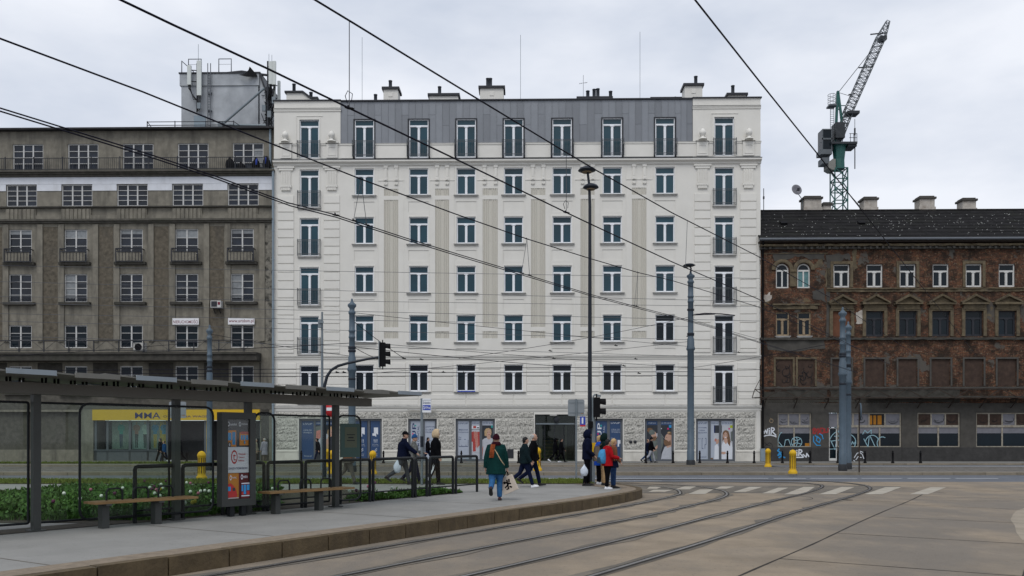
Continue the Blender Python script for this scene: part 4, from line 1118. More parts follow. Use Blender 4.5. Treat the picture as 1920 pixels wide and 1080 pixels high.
# heavy dark balcony across the front
s = MB(); s.box(la, lu(490), -1.1, -.001, lv(678), lv(667)); s.box(la, lu(490), -1.2, -.001, lv(666.9), lv(663)); s.build('balcony_slab', MT['concrete_dark'], lh)
s = MB(); s.box(la, lu(478), -.04, -.013, lv(742), lv(679)); s.build('dark_band', MT['concrete_dark'], lh) if False else None
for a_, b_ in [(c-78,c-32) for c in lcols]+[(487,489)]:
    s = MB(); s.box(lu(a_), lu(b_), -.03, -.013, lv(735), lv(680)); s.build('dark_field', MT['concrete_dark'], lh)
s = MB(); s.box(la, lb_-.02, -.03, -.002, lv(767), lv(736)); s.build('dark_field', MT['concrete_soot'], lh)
def railing(parent, x0, x1, y, z0, z1, step, post, m='dark_metal', name='railing'):
    s = MB()
    for z in (z0+.05, z1): s.box(x0,x1,y-.02,y+.02,z-.02,z+.02)
    n = int((x1-x0)/step)
    for i in range(n+1): x = x0+(x1-x0)*i/n; s.box(x-.01,x+.01,y-.01,y+.01,z0,z1)
    x = x0
    while x <= x1+.01: s.box(x-.03,x+.03,y-.03,y+.03,z0-.05,z1+.1); x += post
    return s.build(name, MT[m], parent)
railing(lh, la, lu(506), -.25, lv(319), lv(297), .14, 2.1)
# lower balcony has panels of bars and a diagonal brace
s = MB(); z0, z1 = lv(662), lv(641); y = -1.05
s.box(la,lu(484),y-.025,y+.025,z1-.03,z1+.03); s.box(la,lu(484),y-.02,y+.02,z0+.08,z0+.12)
x = la
while x < lu(484): s.box(x-.03,x+.03,y-.03,y+.03,z0,z1); s.bar((x,y,z0+.1),(x+.9,y,z1),.02,.02); s.bar((x+1.8,y,z0+.1),(x+.9,y,z1),.02,.02); x += 1.8
s.build('railing', MT['dark_metal'], lh)
for i, c in enumerate(lcols):
    x = lu(c-7)
    s = MB(); s.box(x-.95,x+.95,-.40,-.36,lv(466.5),lv(468)); 
    for z in (lv(468),lv(473),lv(491)): s.box(x-.95,x+.95,-.40,-.37,z-.03,z+.03)
    for k in range(9): s.box(x-.95+k*.2375-.012,x-.95+k*.2375+.012,-.395,-.375,lv(491),lv(468))
    for sx in (-.95,.95): s.box(x+sx-.03,x+sx+.03,-.40,-.0,lv(468)-.03,lv(468)+.03); s.box(x+sx-.03,x+sx+.03,-.41,-.36,lv(493),lv(467))
    b = s.build('window_railing', MT['dark_metal'], lh)
    s = MB(); s.box(x-.85,x+.85,-.355,-.345,lv(490),lv(474)); s.build('railing_screen', MT['concrete_old'], b)
    s = MB()                                                    # low scroll grille
    for k in range(7):
        cx = x-.75+k*.25; s.tube([(cx+.1*math.cos(t),-.08,lv(561)+.1*math.sin(t)) for t in [R(a) for a in range(0,361,45)]], .012, 5)
    s.box(x-.84,x+.84,-.095,-.065,lv(556)-.015,lv(556)+.015); s.build('scroll_grille', MT['dark_metal'], lh)
# gutter, downpipe
s = MB(); s.box(la, lb_-.02, .02, .6, H1, H1+.12); s.build('eaves', MT['roof_felt'], lh)
s = MB(); s.tube([(lb_-.35,-.12 if k else .35, z) for k, z in ((0,H1),(0,lv(316)))], .09, 8); s.build('downpipe', MT['pipe_grey'], lh)
s = MB(); s.tube([(lb_+.02,-.22,lv(318)),(lb_+.02,-.2,lv(330)),(lb_+.02,-.2,.1)], .085, 8)
for k in range(9): s.tube([(lb_+.02,-.2,2+k*2.1),(lb_+.02,-.2,2.08+k*2.1)], .105, 8)
s.build('downpipe', MT['pipe_grey'], lh)
s = MB(); s.box(lu(330),lu(383),-.1,-.001,lv(262),lv(260)); s.build('lintel_stain', MT['concrete_dark'], lh) if False else None
# shop in the ground floor
sx0, sx1 = lu(175)+.002, lu(488)
s = MB(); s.box(sx0,sx1,-.16,-.002,lv(788),lv(768)); fas = s.build('shop_fascia', MT['yellow_sign'], lh)
s = MB()
put_text(s,'MMA',lu(255),lv(784.8),lu(302.5),lv(773.4),-.163); put_text(s,'ODZIEŻ NA WAGĘ',lu(308),lv(784),lu(392),lv(777.5),-.163)
s.build('lettering', MT['navy'], fas)
s = MB(); s.wall(sx0,sx1,.1,lv(788),[],1.7,.1); s.build('shop_interior', MT['shop_inside'], lh)
s = MB()
for c in (488,384,312,276,242,200,178): s.box(lu(c)-.08,lu(c)+.08,.1,.2,.1,lv(788)-.01)
s.box(sx0,lu(312)-.08,.1,.2,.1,lv(845)); s.box(sx0,lu(312)-.09,.02,.22,lv(845)+.002,lv(843))
sf = s.build('shopfront', MT['steel_frame'], lh)
s_ = MB(); s_.box(la+.8,lu(150),.3,.34,.9,lv(772)); s_.build('shutter', MT['concrete_soot'], lh)
for (a,b) in ((242,276),(276,312),(200,242)):
    s = MB(); s.box(lu(a)+.08,lu(b)-.08,.14,.15,lv(843),lv(788)-.02); s.build('pane', MT['glass_clear'], sf)
def cloth(a, b, base, fig, leg):
    c = (a+b)/2
    poster(sf, .4, base, a, b, 790, 842, [P(fig,(c-7,800),(c-3,796),(c+3,796),(c+7,800),(c+5.5,808),(c+3.5,806),(c+3.5,814),(c-3.5,814),(c-3.5,806),(c-5.5,808)),P(leg,(c-3.5,814),(c+3.5,814),(c+2,840),(c+.6,840),(c,820),(c-.8,840),(c-2.2,840)),E('p_skin',c,793.4,1.8,2.4)], fx=lu, fz=lv)
cloth(278,295,'curtain','p_cyan','p_yellow'); cloth(295,311,'p_yellow','p_cyan','p_yellow'); cloth(260,275,'p_pale','p_white','p_dark'); cloth(243,260,'p_pale','p_rose','p_dark'); cloth(205,240,'curtain','p_teal','p_ink')
s = MB(); s.box(lu(384)+.08, lu(386.5), .08, .12, .1, lv(788)-.02); s.build('yellow_strip', MT['yellow_sign'], sf)
s = MB(); s.box(lu(488)+.08, lb_-.35, -.05, -.004, .1, lv(768)); s.build('dark_pier', MT['concrete_dark'], lh)
# roof tower (lift head)
tz0, tz1 = H1-.2, lv(138)+.0
off = 3.0
tx0, tx1, tx2 = lu(340,off), lu(484,off), lu(506,off)
tz1 = V(139,390,off)
s = MB(); s.box(tx0,tx1,off,off+5,tz0,tz1-.9); s.box(tx0-.1,tx1+.1,off-.08,off+5.1,tz1-.898,tz1)
s.prism([(tx1+.102,tz0),(tx2,tz0),(tx2,tz1-2.6),(tx1+.102,tz1-.1)], off+.05, off+5)
tw = s.build('roof_tower', MT['tower_render'], lh)
s = MB(); s.box(tx0-.16,tx1+.2,off-.14,off+5.2,tz1,tz1+.1); s.bar((tx1+.15,off+2.5,tz1+.0),(tx2+.1,off+2.5,tz1-2.5),5.2,.12); s.build('tower_flashing', MT['dark_metal'], tw)
s = MB(); s.box(lu(364,off),lu(386,off),off-.05,off-.001,tz0,V(217,390,off)); s.build('tower_door', MT['pipe_grey'], tw)
s = MB()
for xx in (391.5,396.8): s.box(lu(xx,off)-.025,lu(xx,off)+.025,off-.24,off-.19,tz0,V(121,390,off))
for k in range(26): z = tz0+.2+k*.19*1.05; s.box(lu(391.5,off),lu(396.8,off),off-.23,off-.20,z-.015,z+.015)
for z in (176,209): s.box(lu(390.5,off),lu(398,off),off-.2,off-.002,V(z,390,off)-.05,V(z,390,off)+.05)
s.build('ladder', MT['steel_frame'], tw)
def hoop(a, b, t, bt, o_=off):
    s = MB(); s.tube([at_l(a,bt,o_), at_l(a,t,o_), at_l(b,t,o_), at_l(b,bt,o_)], .04, 6); z = (V(t,390,o_)*2+V(bt,390,o_))/3
    s.tube([(lu(a,o_),o_+.2,z),(lu(b,o_),o_+.2,z)], .012, 5); return s.build('guard_rail', MT['steel_frame'], tw)
def at_l(px, py, o_): return (lu(px,o_), o_+.2, V(py,390,o_))
hoop(351.5,375.5,108.5,139); hoop(408.5,432,108.5,139)
s = MB(); s.tube([(tx0-.05,off+.2,tz1),(tx0-.05,off+.2,V(112,390,off)),(tx0+.3,off+1.6,V(117,390,off)),(tx0+.3,off+1.6,tz1)], .04, 6); s.build('guard_rail', MT['steel_frame'], tw)
s = MB(); s.tube([(tx0+2.6,off+.6,tz1+.25),(tx0+4.5,off+.4,tz1+.35),(tx0+6,off+.5,tz1+.15),(tx0+6.8,off+.6,tz1+.1)], .09, 6); s.build('cable_tray', MT['dark_metal'], tw)
# roof edge railing and strut
s = MB(); yr_ = 1.0
for z in (228,234.5): s.tube([(lu(276,1),yr_,V(z,390,1)),(lu(438,1),yr_,V(z,390,1)),(lu(449,1),yr_+.1,V(z+7,390,1))], .03, 5)
for xx in (276,328,386,438): s.tube([(lu(xx,1),yr_,H1),(lu(xx,1),yr_,V(226.5,390,1))], .035, 5)
s.tube([(lu(276,1),yr_,V(227,390,1)),(lu(292,1),yr_-.2,H1+.05)], .03, 5)
s.build('roof_railing', MT['dark_metal'], lh)
s = MB(); s.tube([(lu(414,2),2.0,V(236,390,2)),(lu(496,2),2.0,V(166,390,2))], .09, 8); s.build('strut', MT['galv'], lh)
s = MB(); s.tube([(lu(414,2),1.8,V(236,390,2)),(lu(500,2),1.8,V(238,390,2))], .1, 8); s.box(lu(412,2),lu(420,2),1.6,2.2,H1,V(231,390,2)); s.build('steel_base', MT['galv'], lh)

def lw_(u, y, z): return FP0 + FE*(LU0+u) + FN*y + Vector((0,0,z))
# antennas: each carrier mast is a thing of its own
def antenna_mast(u, y, z0, z1, panels, label, boxes=()):
    p = lw_(u, y, 0); r = empty('antenna_mast', (p.x,p.y,z0), BA)
    tag(r, label, 'antenna', 'mobile phone antennas on the grey house roof')
    s = MB(); s.tube([(0,0,0),(0,0,z1-z0)], .06, 8); s.build('pole', MT['dark_metal'], r)
    for (dx, a, b, wd) in panels:
        s = MB(); s.box(dx-wd/2,dx+wd/2,-.28,-.12,a-z0,b-z0); pn = s.build('antenna_panel', MT['antenna'], r)
        s = MB(); s.bar((0,-.02,(a+.3)-z0),(dx,-.12,(a+.3)-z0),.05,.05); s.bar((0,-.02,(b-.3)-z0),(dx,-.12,(b-.3)-z0),.05,.05)
        for k in range(4):
            x = dx-wd/2+.06+k*(wd-.12)/3; s.tube([(x,-.2,a-z0),(x+.02,-.22,a-z0-.25),(x*.6,-.1,a-z0-.6-.15*k),(0,-.05,a-z0-1.1)], .022, 5)
        s.build('cables', MT['black'], r)
    for (dx, a, b) in boxes:
        s = MB(); s.box(dx-.13,dx+.13,-.2,-.06,a-z0,b-z0); s.build('radio_unit', MT['galv'], r)
vo = lambda py: V(py,390,off)
antenna_mast(lu(369.5,2.8), 2.8, vo(212), vo(121), [(lu(357,2.8)-lu(369.5,2.8), vo(163), vo(127), .28),(lu(375.5,2.8)-lu(369.5,2.8), vo(183), vo(118.5), .34)], 'tall antenna mast on the left front of the roof tower', [(.2,vo(207),vo(196))])
antenna_mast(lu(502,2.6), 2.6, H1+.1, vo(120), [(.28, vo(165), vo(123), .26),(.55, vo(166), vo(122.5), .26)], 'dark antenna mast at the right end of the roof tower', [(-.25,vo(214),vo(203)),(.15,vo(226),vo(214)),(.5,vo(200),vo(188))])
antenna_mast(lu(507,3.4), 3.4, H1+.1, vo(148), [(.38, vo(184), vo(150), .15),(.72, vo(190), vo(151), .2)], 'antenna mast nearest the white house with two narrow panels', [(.0,vo(232),vo(220))])
s = MB(); rt = random.Random(4)
for k in range(60):
    x = lu(rt.uniform(496,512),2.9); z = rt.uniform(vo(236), vo(168)); s.tube([(x,2.9+rt.uniform(-.3,.3),z),(x+rt.uniform(-.3,.3),2.9+rt.uniform(-.3,.3),z+rt.uniform(-.5,.7))], .025, 4)
for xx in (499,504,509): s.tube([(lu(xx,2.9),2.9,H1),(lu(xx,2.9),2.9,vo(165))], .045, 5)
for k in range(9): s.tube([(lu(497,2.9),2.85,vo(232-k*7.6)),(lu(511,2.9),2.85,vo(232-k*7.6)-.2)], .03, 5)
o = s.build('antenna_rack', MT['dark_metal'], None, FP0+FE*LU0, BA); tag(o, 'tangled steel rack with cables under the antennas beside the white house', 'antenna rack')
for (px, t) in ((369,77),(502,96),(507.5,98)):
    p = lw_(lu(px,off), off+.3, 0); s = MB(); s.tube([(0,0,0),(0,0,vo(t)-vo(138))], .016, 5)
    o = s.build('lightning_rod', MT['galv'], None, (p.x,p.y,vo(138)-.1)); tag(o, {369:'thin lightning rod at the left antenna of the grey roof tower',502:'thin lightning rod, left one of the pair by the right antennas',507.5:'thin lightning rod, right one of the pair by the right antennas'}[px], 'lightning rod', 'lightning rods on the grey house')
# torn tarpaulin flapping at the tower corner
s = MB(); A = lambda px, py, y: (lu(px,off), off+y, vo(py))
vs = [A(449,144,-.3),(A(456,147,-.5)),A(466,150,-.55),A(476,149,-.4),A(484,146,-.2),A(482,141,-.1),A(477,136,-.2),A(470,128,-.25),A(469,136,-.4),A(463,143,-.45),A(456,144,-.4)]
s.add(vs, [(0,1,10),(1,2,9,10),(2,3,8,9),(3,4,5,6,8),(6,7,8)]); s.add([(x,y+.04,z+.02) for x,y,z in vs], [(10,1,0),(10,9,2,1),(9,8,3,2),(8,6,5,4,3),(8,7,6)], 1)
o = s.build('tarpaulin', [MT['black'],MT['concrete_old']], None, FP0+FE*LU0, BA); tag(o, 'torn black sheet flapping at the corner of the roof tower', 'tarpaulin')
# banners, air conditioner, bags
def banner(cx, w_, t, b, txt, label):
    r = empty('banner', lw_(lu(cx), -.05, 0), BA); tag(r, label, 'banner', 'banners above the windows')
    s = MB(); s.box(-w_/2,w_/2,-.1,-.06,lv(b),lv(t)); s.build('cloth', MT['banner_white'], r)
    s = MB(); put_text(s, txt, -w_/2+.06, lv(b-2.2), w_/2-.06, lv(t+2.2), -.103); s.build('lettering', MT['banner_red'], r)
banner(349.5, 1.92, 597, 609, 'NIERUCHOMOŚCI', 'white banner reading NIERUCHOMOŚCI above a window')
banner(453.5, 1.92, 597, 609, 'www.artdom.pl', 'white banner reading www.artdom.pl above a window')
r = empty('air_conditioner', lw_(lu(409),0,lv(578.5)), BA); tag(r, 'small white air conditioner unit on the grey facade', 'air conditioner')
s = MB(); s.box(-.37,.37,-.5,-.02,0,.5); s.build('casing', MT['old_white'], r)
s = MB(); s.box(-.32,.1,-.52,-.501,.06,.45); s.build('grille', MT['dark_metal'], r)
s = MB(); s.box(.15,.32,-.515,-.501,.2,.4); s.build('panel', MT['banner_red'], r)
s = MB(); s.bar((-.2,-.45,-.02),(-.2,-.02,-.35),.04,.04); s.bar((.2,-.45,-.02),(.2,-.02,-.35),.04,.04); s.box(-.3,.3,-.5,-.02,-.03,-.001); s.build('bracket', MT['dark_metal'], r)
r = empty('air_conditioner', lw_(lu(272),-.9,lv(661)), BA); tag(r, 'old air conditioner standing on the dark lower balcony', 'air conditioner')
s = MB(); s.box(-.4,.4,-.1,.3,0,.62); s.build('casing', MT['ledge'], r)
s = MB(); s.lathe([(.26,0),(.26,.02)],(0,0,0),16); c_ = s.build('fan', MT['black'], r, (-.05,-.1,.31)); c_.rotation_euler=(R(90),0,0)
def sack(px, w_, h_, m_, label):
    rg = random.Random(int(px)); s = MB()
    s.lathe([(w_*.36,0),(w_*.5,.12*h_),(w_*.52,.4*h_),(w_*.44,.72*h_),(w_*.22,.92*h_),(w_*.1,h_),(w_*.16,h_*1.06)], (0,0,0), 14)
    s.v = [(x+rg.uniform(-.03,.03),y*.7+rg.uniform(-.03,.03),z+rg.uniform(-.02,.02)) for x,y,z in s.v]
    o = s.build('sack', MT[m_], None, lw_(lu(px),.12,lv(319)+.01)); tag(o, label, 'sack', 'sacks on the top balcony')
sack(430,.62,.9,'black','black sack at the left of the top balcony of the grey house')
sack(451,.62,.55,'black','low black sack in front of the balcony window')
sack(479,.55,.85,'black','black sack with a blue sheet before the balcony window')
sack(499,.58,.95,'black','black sack in the right corner of the top balcony')
for px, zz in ((481,.35),(497,.42)):
    s = MB(); p = lw_(lu(px),-.08,lv(319)+zz); s.tube([(0,0,0),(.03,-.05,.25),(.08,0,.45)], [.07,.1,.04], 8); o = s.build('blue_bag', MT['sign_blue'], None, p)
    tag(o, 'blue plastic bag on the black sack %s' % ('by the balcony window' if px == 481 else 'in the balcony corner'), 'bag', 'blue bags on the top balcony')
# ================================================================== DERELICT BRICK HOUSE ON THE RIGHT
RU0 = U(1424.0)
rp_ = FP0 + FE*RU0
bh = empty('brick_tenement', (rp_.x, rp_.y, 0), BA)
tag(bh, 'derelict brick tenement with fallen plaster, black slate roof and graffiti', 'building')
def ru(px, off=0.0): return U(px, off)-RU0
def rv_(py, off=0.0): return V(py, 1540, off)
ra, rb_ = .0, ru(1985)
EV = rv_(455)
GF = rv_(756)
singles = [1578,1640,1702,1764,1826,1888,1950]
hs = []; aw = []
for c in (1467,1507): hs.append((ru(c)-.46,ru(c)+.46,rv_(540),rv_(494))); aw.append(c)
for c in singles: hs.append((ru(c)-.57,ru(c)+.57,rv_(539),rv_(496)))
for c in (1467.5,1508): hs.append((ru(c)-.48,ru(c)+.48,rv_(630),rv_(585)))
for c in singles: hs.append((ru(c)-.62,ru(c)+.62,rv_(631),rv_(584)))
bo = [(1454.5,1486),(1496,1527.5)]
for a,b in bo: hs.append((ru(a),ru(b),rv_(724),rv_(674)))
for c in singles: hs.append((ru(c)-.66,ru(c)+.66,rv_(724),rv_(674)))
m = MB(); m.wall(ra, rb_, GF, EV, hs, 0, .22)
m.add([(ra,0,0),(ra,12,0),(ra,12,EV),(ra,0,EV)], [(0,3,2,1)]); m.add([(rb_,0,0),(rb_,12,0),(rb_,12,EV),(rb_,0,EV)], [(0,1,2,3)])
# gable on the free side
rz = V(395.5,1540,4.2); m.add([(ra,.0,EV),(ra,8.4,EV),(ra,4.2,rz)], [(0,2,1)])
m.build('wall', MT['brick'], bh)
gh = [(ru(1458),ru(1521),rv_(838),rv_(774)), (ru(1554),ru(1570),.12,rv_(802)), (ru(1554),ru(1690),rv_(838),rv_(774)), (ru(1720),ru(1800),rv_(838),rv_(774)), (ru(1830),ru(1930),rv_(838),rv_(774))]
m = MB(); m.wall(ra, rb_, 0.05, GF-.002, gh, -.04, .22); m.add([(ra,-.04,GF-.002),(rb_,-.04,GF-.002),(rb_,0,GF-.002),(ra,0,GF-.002)],[(0,1,2,3)])
m.build('ground_floor', MT['soot_render'], bh)
for a,b in ((1432,1457.5),(1458,1521),(1521.5,1553),(1570.5,1690),(1690.5,1960)):
    s = MB(); s.box(ru(a),ru(b)-.006,-.075,-.041,.06,rv_(839)); s.build('plinth', MT['soot_plinth'], bh)
# patches of plaster that still hold, uneven outlines
def patch(pts, m_, y=-.02, name='plaster_patch', seed=1):
    rg = random.Random(seed); q = []
    n = len(pts)
    for i in range(n):
        a = pts[i]; b = pts[(i+1)%n]
        for k in range(4):
            t = k/4; q.append((ru(a[0]+(b[0]-a[0])*t+rg.uniform(-2,2)), rv_(a[1]+(b[1]-a[1])*t+rg.uniform(-2,2))))
    s = MB(); ar = sum(q[k][0]*q[(k+1)%len(q)][1]-q[(k+1)%len(q)][0]*q[k][1] for k in range(len(q)))
    s.prism(q if ar > 0 else q[::-1], y, -.001); return s.build(name, MT[m_], bh)
patch([(1448,474),(1546,474),(1544,488),(1520,486),(1497,480),(1470,486),(1452,489)],'soot_render',seed=2)
patch([(1549,478),(1592,476),(1594,488),(1583,486),(1570,490),(1560,498),(1556,540),(1549,540)],'soot_render',seed=3)
patch([(1598,474),(1606,462),(1607,502),(1599,510)],'ornament',seed=4)
patch([(1520,498),(1541,484),(1543,500),(1530,504)],'ornament',seed=5)
patch([(1548,502),(1557,502),(1557,538),(1548,538)],'ornament',seed=6)
patch([(1523,548),(1546,540),(1548,566),(1526,562)],'soot_render',seed=7)
patch([(1550,545),(1556,545),(1556,630),(1550,634)],'soot_render',seed=8)
patch([(1605,586),(1622,580),(1622,604),(1606,608)],'chimney',seed=9)
patch([(1430,555),(1444,548),(1446,562),(1434,566)],'chimney',seed=10)
patch([(1434,636),(1548,632),(1545,652),(1500,660),(1440,655)],'soot_render',seed=11)
patch([(1430,734),(1550,730),(1552,754),(1430,755)],'concrete_dark',seed=13)
patch([(1556,730),(1800,728),(1800,754),(1556,755)],'concrete_dark',seed=14)
# cornices and string courses
def rband(a, b, z0, z1, y, m_, name='string_course'):
    xa = ru(a) if a else ra; xb = ru(b) if b else rb_; n = max(4, int((xb-xa)/.28)); rg = random.Random(int(z0*10)); rr_ = []; j = min(.06, abs(y)*.3)
    za, zb_ = rv_(z0), rv_(z1); wz = (zb_-za)
    for i in range(n+1):
        x = xa+(xb-xa)*i/n; lo = rg.uniform(0,.25)*wz if rg.random() < .5 else 0; dp = rg.uniform(-j,j*.6) if rg.random() > .12 else abs(y)*.55; hi = rg.uniform(0,.15)*wz
        rr_.append([(x,-.001,za+lo*.6),(x,y+dp,za+lo),(x,y+dp*.8,zb_-hi),(x,-.001,zb_)])
    s = MB(); s.rings(rr_, 0, True, False); return s.build(name, MT[m_], bh)
rband(0,0,463.5,459,-.35,'ornament','cornice'); rband(0,0,468,463.6,-.18,'soot_render','cornice')
s = MB(); x = ru(1440); s.box(0,.16,-.33,-.181,rv_(468),rv_(463.7)); dm = s.mesh('dentil', MT['soot_render'])
rd = random.Random(6)
while x < rb_-.3:
    if rd.random() > .3: link('dentil', dm, bh, (x,rd.uniform(0,.05),rd.uniform(-.02,.02)))
    x += .42
rband(1432,1552,476,474.5,-.06,'ornament')
rband(1549,1980,543,540.3,-.16,'ornament'); rband(1549,1980,548,543.1,-.08,'ornament')
rband(1448,1536,573,569.5,-.22,'ornament','hood_moulding'); rband(1449,1533,580,573.1,-.12,'ornament','hood_moulding')
rband(0,0,638,633,-.18,'concrete_dark'); rband(0,0,728.5,725.5,-.12,'soot_render')
# eaves: gutter, roof
s = MB(); s.box(ra-.1,rb_,-.5,.1,EV-.06,EV+.06); s.build('eaves_board', MT['rust'], bh)
s = MB(); s.tube([(ra-.15,-.62,EV+.12),(rb_,-.62,EV+.12)], .10, 8); s.build('gutter', MT['steel_frame'], bh)
s = MB(); s.tube([(ra+.12,-.55,EV+.05),(ra+.2,-.16,EV-.4),(ra+.2,-.16,.4)], .07, 8); s.build('downpipe', MT['black'], bh)
s = MB(); s.box(ra+.02,ra+.34,-.28,-.08,.1,1.0); s.build('drain_box', MT['pipe_grey'], bh)
s = MB(); y0, z0 = -.66, EV+.1
s.add([(ra-.12,y0,z0),(rb_,y0,z0),(rb_,4.2,rz),(ra-.12,4.2,rz),(ra-.12,9.0,z0),(rb_,9.0,z0)], [(0,1,2,3),(3,2,5,4)])
s.add([(ra-.12,y0,z0-.06),(rb_,y0,z0-.06),(rb_,y0,z0),(ra-.12,y0,z0)], [(0,1,2,3)])
roof = s.build('roof', MT['slate'], bh)
nrm = Vector((0,-(rz-z0),(4.2-y0))).normalized(); upv = Vector((0,4.2-y0,rz-z0))
rr = random.Random(21)
s = MB()
for k in range(9):                                     # courses of felt, slightly proud
    t0, t1 = k/9, (k+1)/9-.004; x = ra-.1
    while x < rb_-.2:
        w_ = rr.uniform(1.2,2.6); e = min(x+w_, rb_); h = rr.uniform(.006,.02)
        P4 = [Vector((x,y0,z0))+upv*t0+nrm*(h+.01), Vector((e-.01,y0,z0))+upv*t0+nrm*(h+.01), Vector((e-.01,y0,z0))+upv*t1+nrm*h*.4, Vector((x,y0,z0))+upv*t1+nrm*h*.4]
        q = MB(); B4 = [p-nrm*.03 for p in P4]
        q.add(P4+B4, [(0,1,2,3),(0,4,5,1),(1,5,6,2),(3,7,4,0)]); q.build('felt_sheet', MT['slate'], roof); x = e
s = MB()
for k in range(260):  # small pale flecks scattered over the roof slope
    x = rr.uniform(ra+.2, rb_-.2); t = rr.betavariate(1.4,1.2)*.9; p = Vector((x,y0,z0))+upv*t+nrm*.04; a = rr.uniform(.008,.035)
    s.obox(p, (a*rr.uniform(.6,1.6),0,rr.uniform(-.02,.02)), upv.normalized()*a*.5, nrm*.012)
o = s.build('pale_flecks', MT['fleck'], roof); o['kind'] = 'stuff'
for (a, t) in ((1468,424),(1613,423)):
    p = Vector((ru(a,2),y0,z0))+upv*.52; s = MB(); s.obox(p+nrm*.06,(.24,0,0),upv.normalized()*.2,nrm*.1); s.build('roof_hatch', MT['black'], roof)
rband(0,0,395,394.5,-.001,'black') if False else None
s = MB(); s.tube([(ra-.12,4.2,rz+.02),(rb_,4.2,rz+.02)], .09, 6); s.build('ridge_cap', MT['slate'], roof)
def rchim(a, b, t, off=4.6):
    s = MB(); x0,x1 = ru(a,off),ru(b,off); zt=V(t,1540,off); s.box(x0,x1,off-.4,off+.5,rz-.9,zt-.35); s.box(x0-.06,x1+.06,off-.46,off+.56,rz-.05,rz+.28); c=s.build('chimney', MT['chimney'], bh)
    s = MB(); s.box(x0-.1,x1+.1,off-.5,off+.6,zt-.349,zt-.2); s.box(x0+.02,x1-.02,off-.38,off+.48,zt-.199,zt-.1); s.build('chimney_cap', MT['soot_render'], c)
rchim(1505,1537,367); rchim(1540,1555,379,5.2); rchim(1616,1641,369); rchim(1720,1748,368); rchim(1800,1825,372,5.0)
# windows
def arched(c, glass):
    x = ru(c); z0 = rv_(540); z1 = rv_(494); r = .46; zc = z1-r
    s = MB()
    pts = [(x-r,zc)]+[(x-r*math.cos(R(a)),zc+r*math.sin(R(a))) for a in range(10,180,10)]+[(x+r,zc)]
    s.prism([(x-r,zc)]+[(x-r,z1+.001)]+[(p[0],p[1]) for p in pts[::-1][len(pts)//2:]][:-1], -.001, .2) if False else None
    L_ = [p for p in pts if p[0] <= x+1e-6]; R_ = [p for p in pts if p[0] >= x-1e-6]
    s.prism([(x-r,z1)]+L_[::1], .0015, .2); s.prism(R_+[(x+r,z1)], .0015, .2)
    s.build('arch_spandrel', MT['brick'], bh)
    f = MB(); i_ = r-.09
    f.rings([[(x-r*math.cos(R(a)),y,zc+r*math.sin(R(a))) if k in (0,1) else (x-i_*math.cos(R(a)),y,zc+i_*math.sin(R(a))) for k,y in ((0,.1),(1,.18),(2,.18),(3,.1))] for a in range(0,181,12)], 0, True, False)
    f.box(x-r,x-i_,.1,.18,z0,zc); f.box(x+i_,x+r,.1,.18,z0,zc); f.box(x-i_,x+i_,.1,.18,z0,z0+.1); f.box(x-i_,x+i_,.09,.18,zc-.10,zc+.02); f.box(x-.05,x+.05,.09,.18,z0+.1,zc-.1)
    o = f.build('window', MT['white_wood'], bh)
    p = MB(); p.prism([(x-i_-.01,zc+.01)]+[(x-i_*math.cos(R(a)),zc+i_*math.sin(R(a))) for a in range(10,180,10)]+[(x+i_+.01,zc+.01)], .14, .15) if False else p.flat([(x+i_*math.cos(R(a)),zc+i_*math.sin(R(a))) for a in range(0,181,12)], .14)
    p.build('pane', MT['glass_dark'], o)
    for a,b in ((x-i_,x-.05),(x+.05,x+i_)):
        p = MB(); p.box(a-.005,b+.005,.14,.15,z0+.1,zc-.1); p.build('pane', MT[glass], o)
    a_ = MB()                                            # plaster archivolt
    a_.rings([[(x-q*math.cos(R(a)),y,zc+q*math.sin(R(a))) for q,y in ((r+.05,-.002),(r+.05,-.1),(r+.14,-.13),(r+.30,-.1),(r+.32,-.002))] for a in range(0,181,12)], 0, True, False)
    a_.build('archivolt', MT['ornament'], bh)
arched(1467,'glass_dark'); arched(1507,'curtain_teal')
s = MB(); s.box(ru(1482)-.05,ru(1492)+.05,-.08,-.001,rv_(537),rv_(510)); s.box(ru(1481),ru(1493),-.14,-.001,rv_(510)+.001,rv_(506)); s.build('pilaster', MT['ornament'], bh)
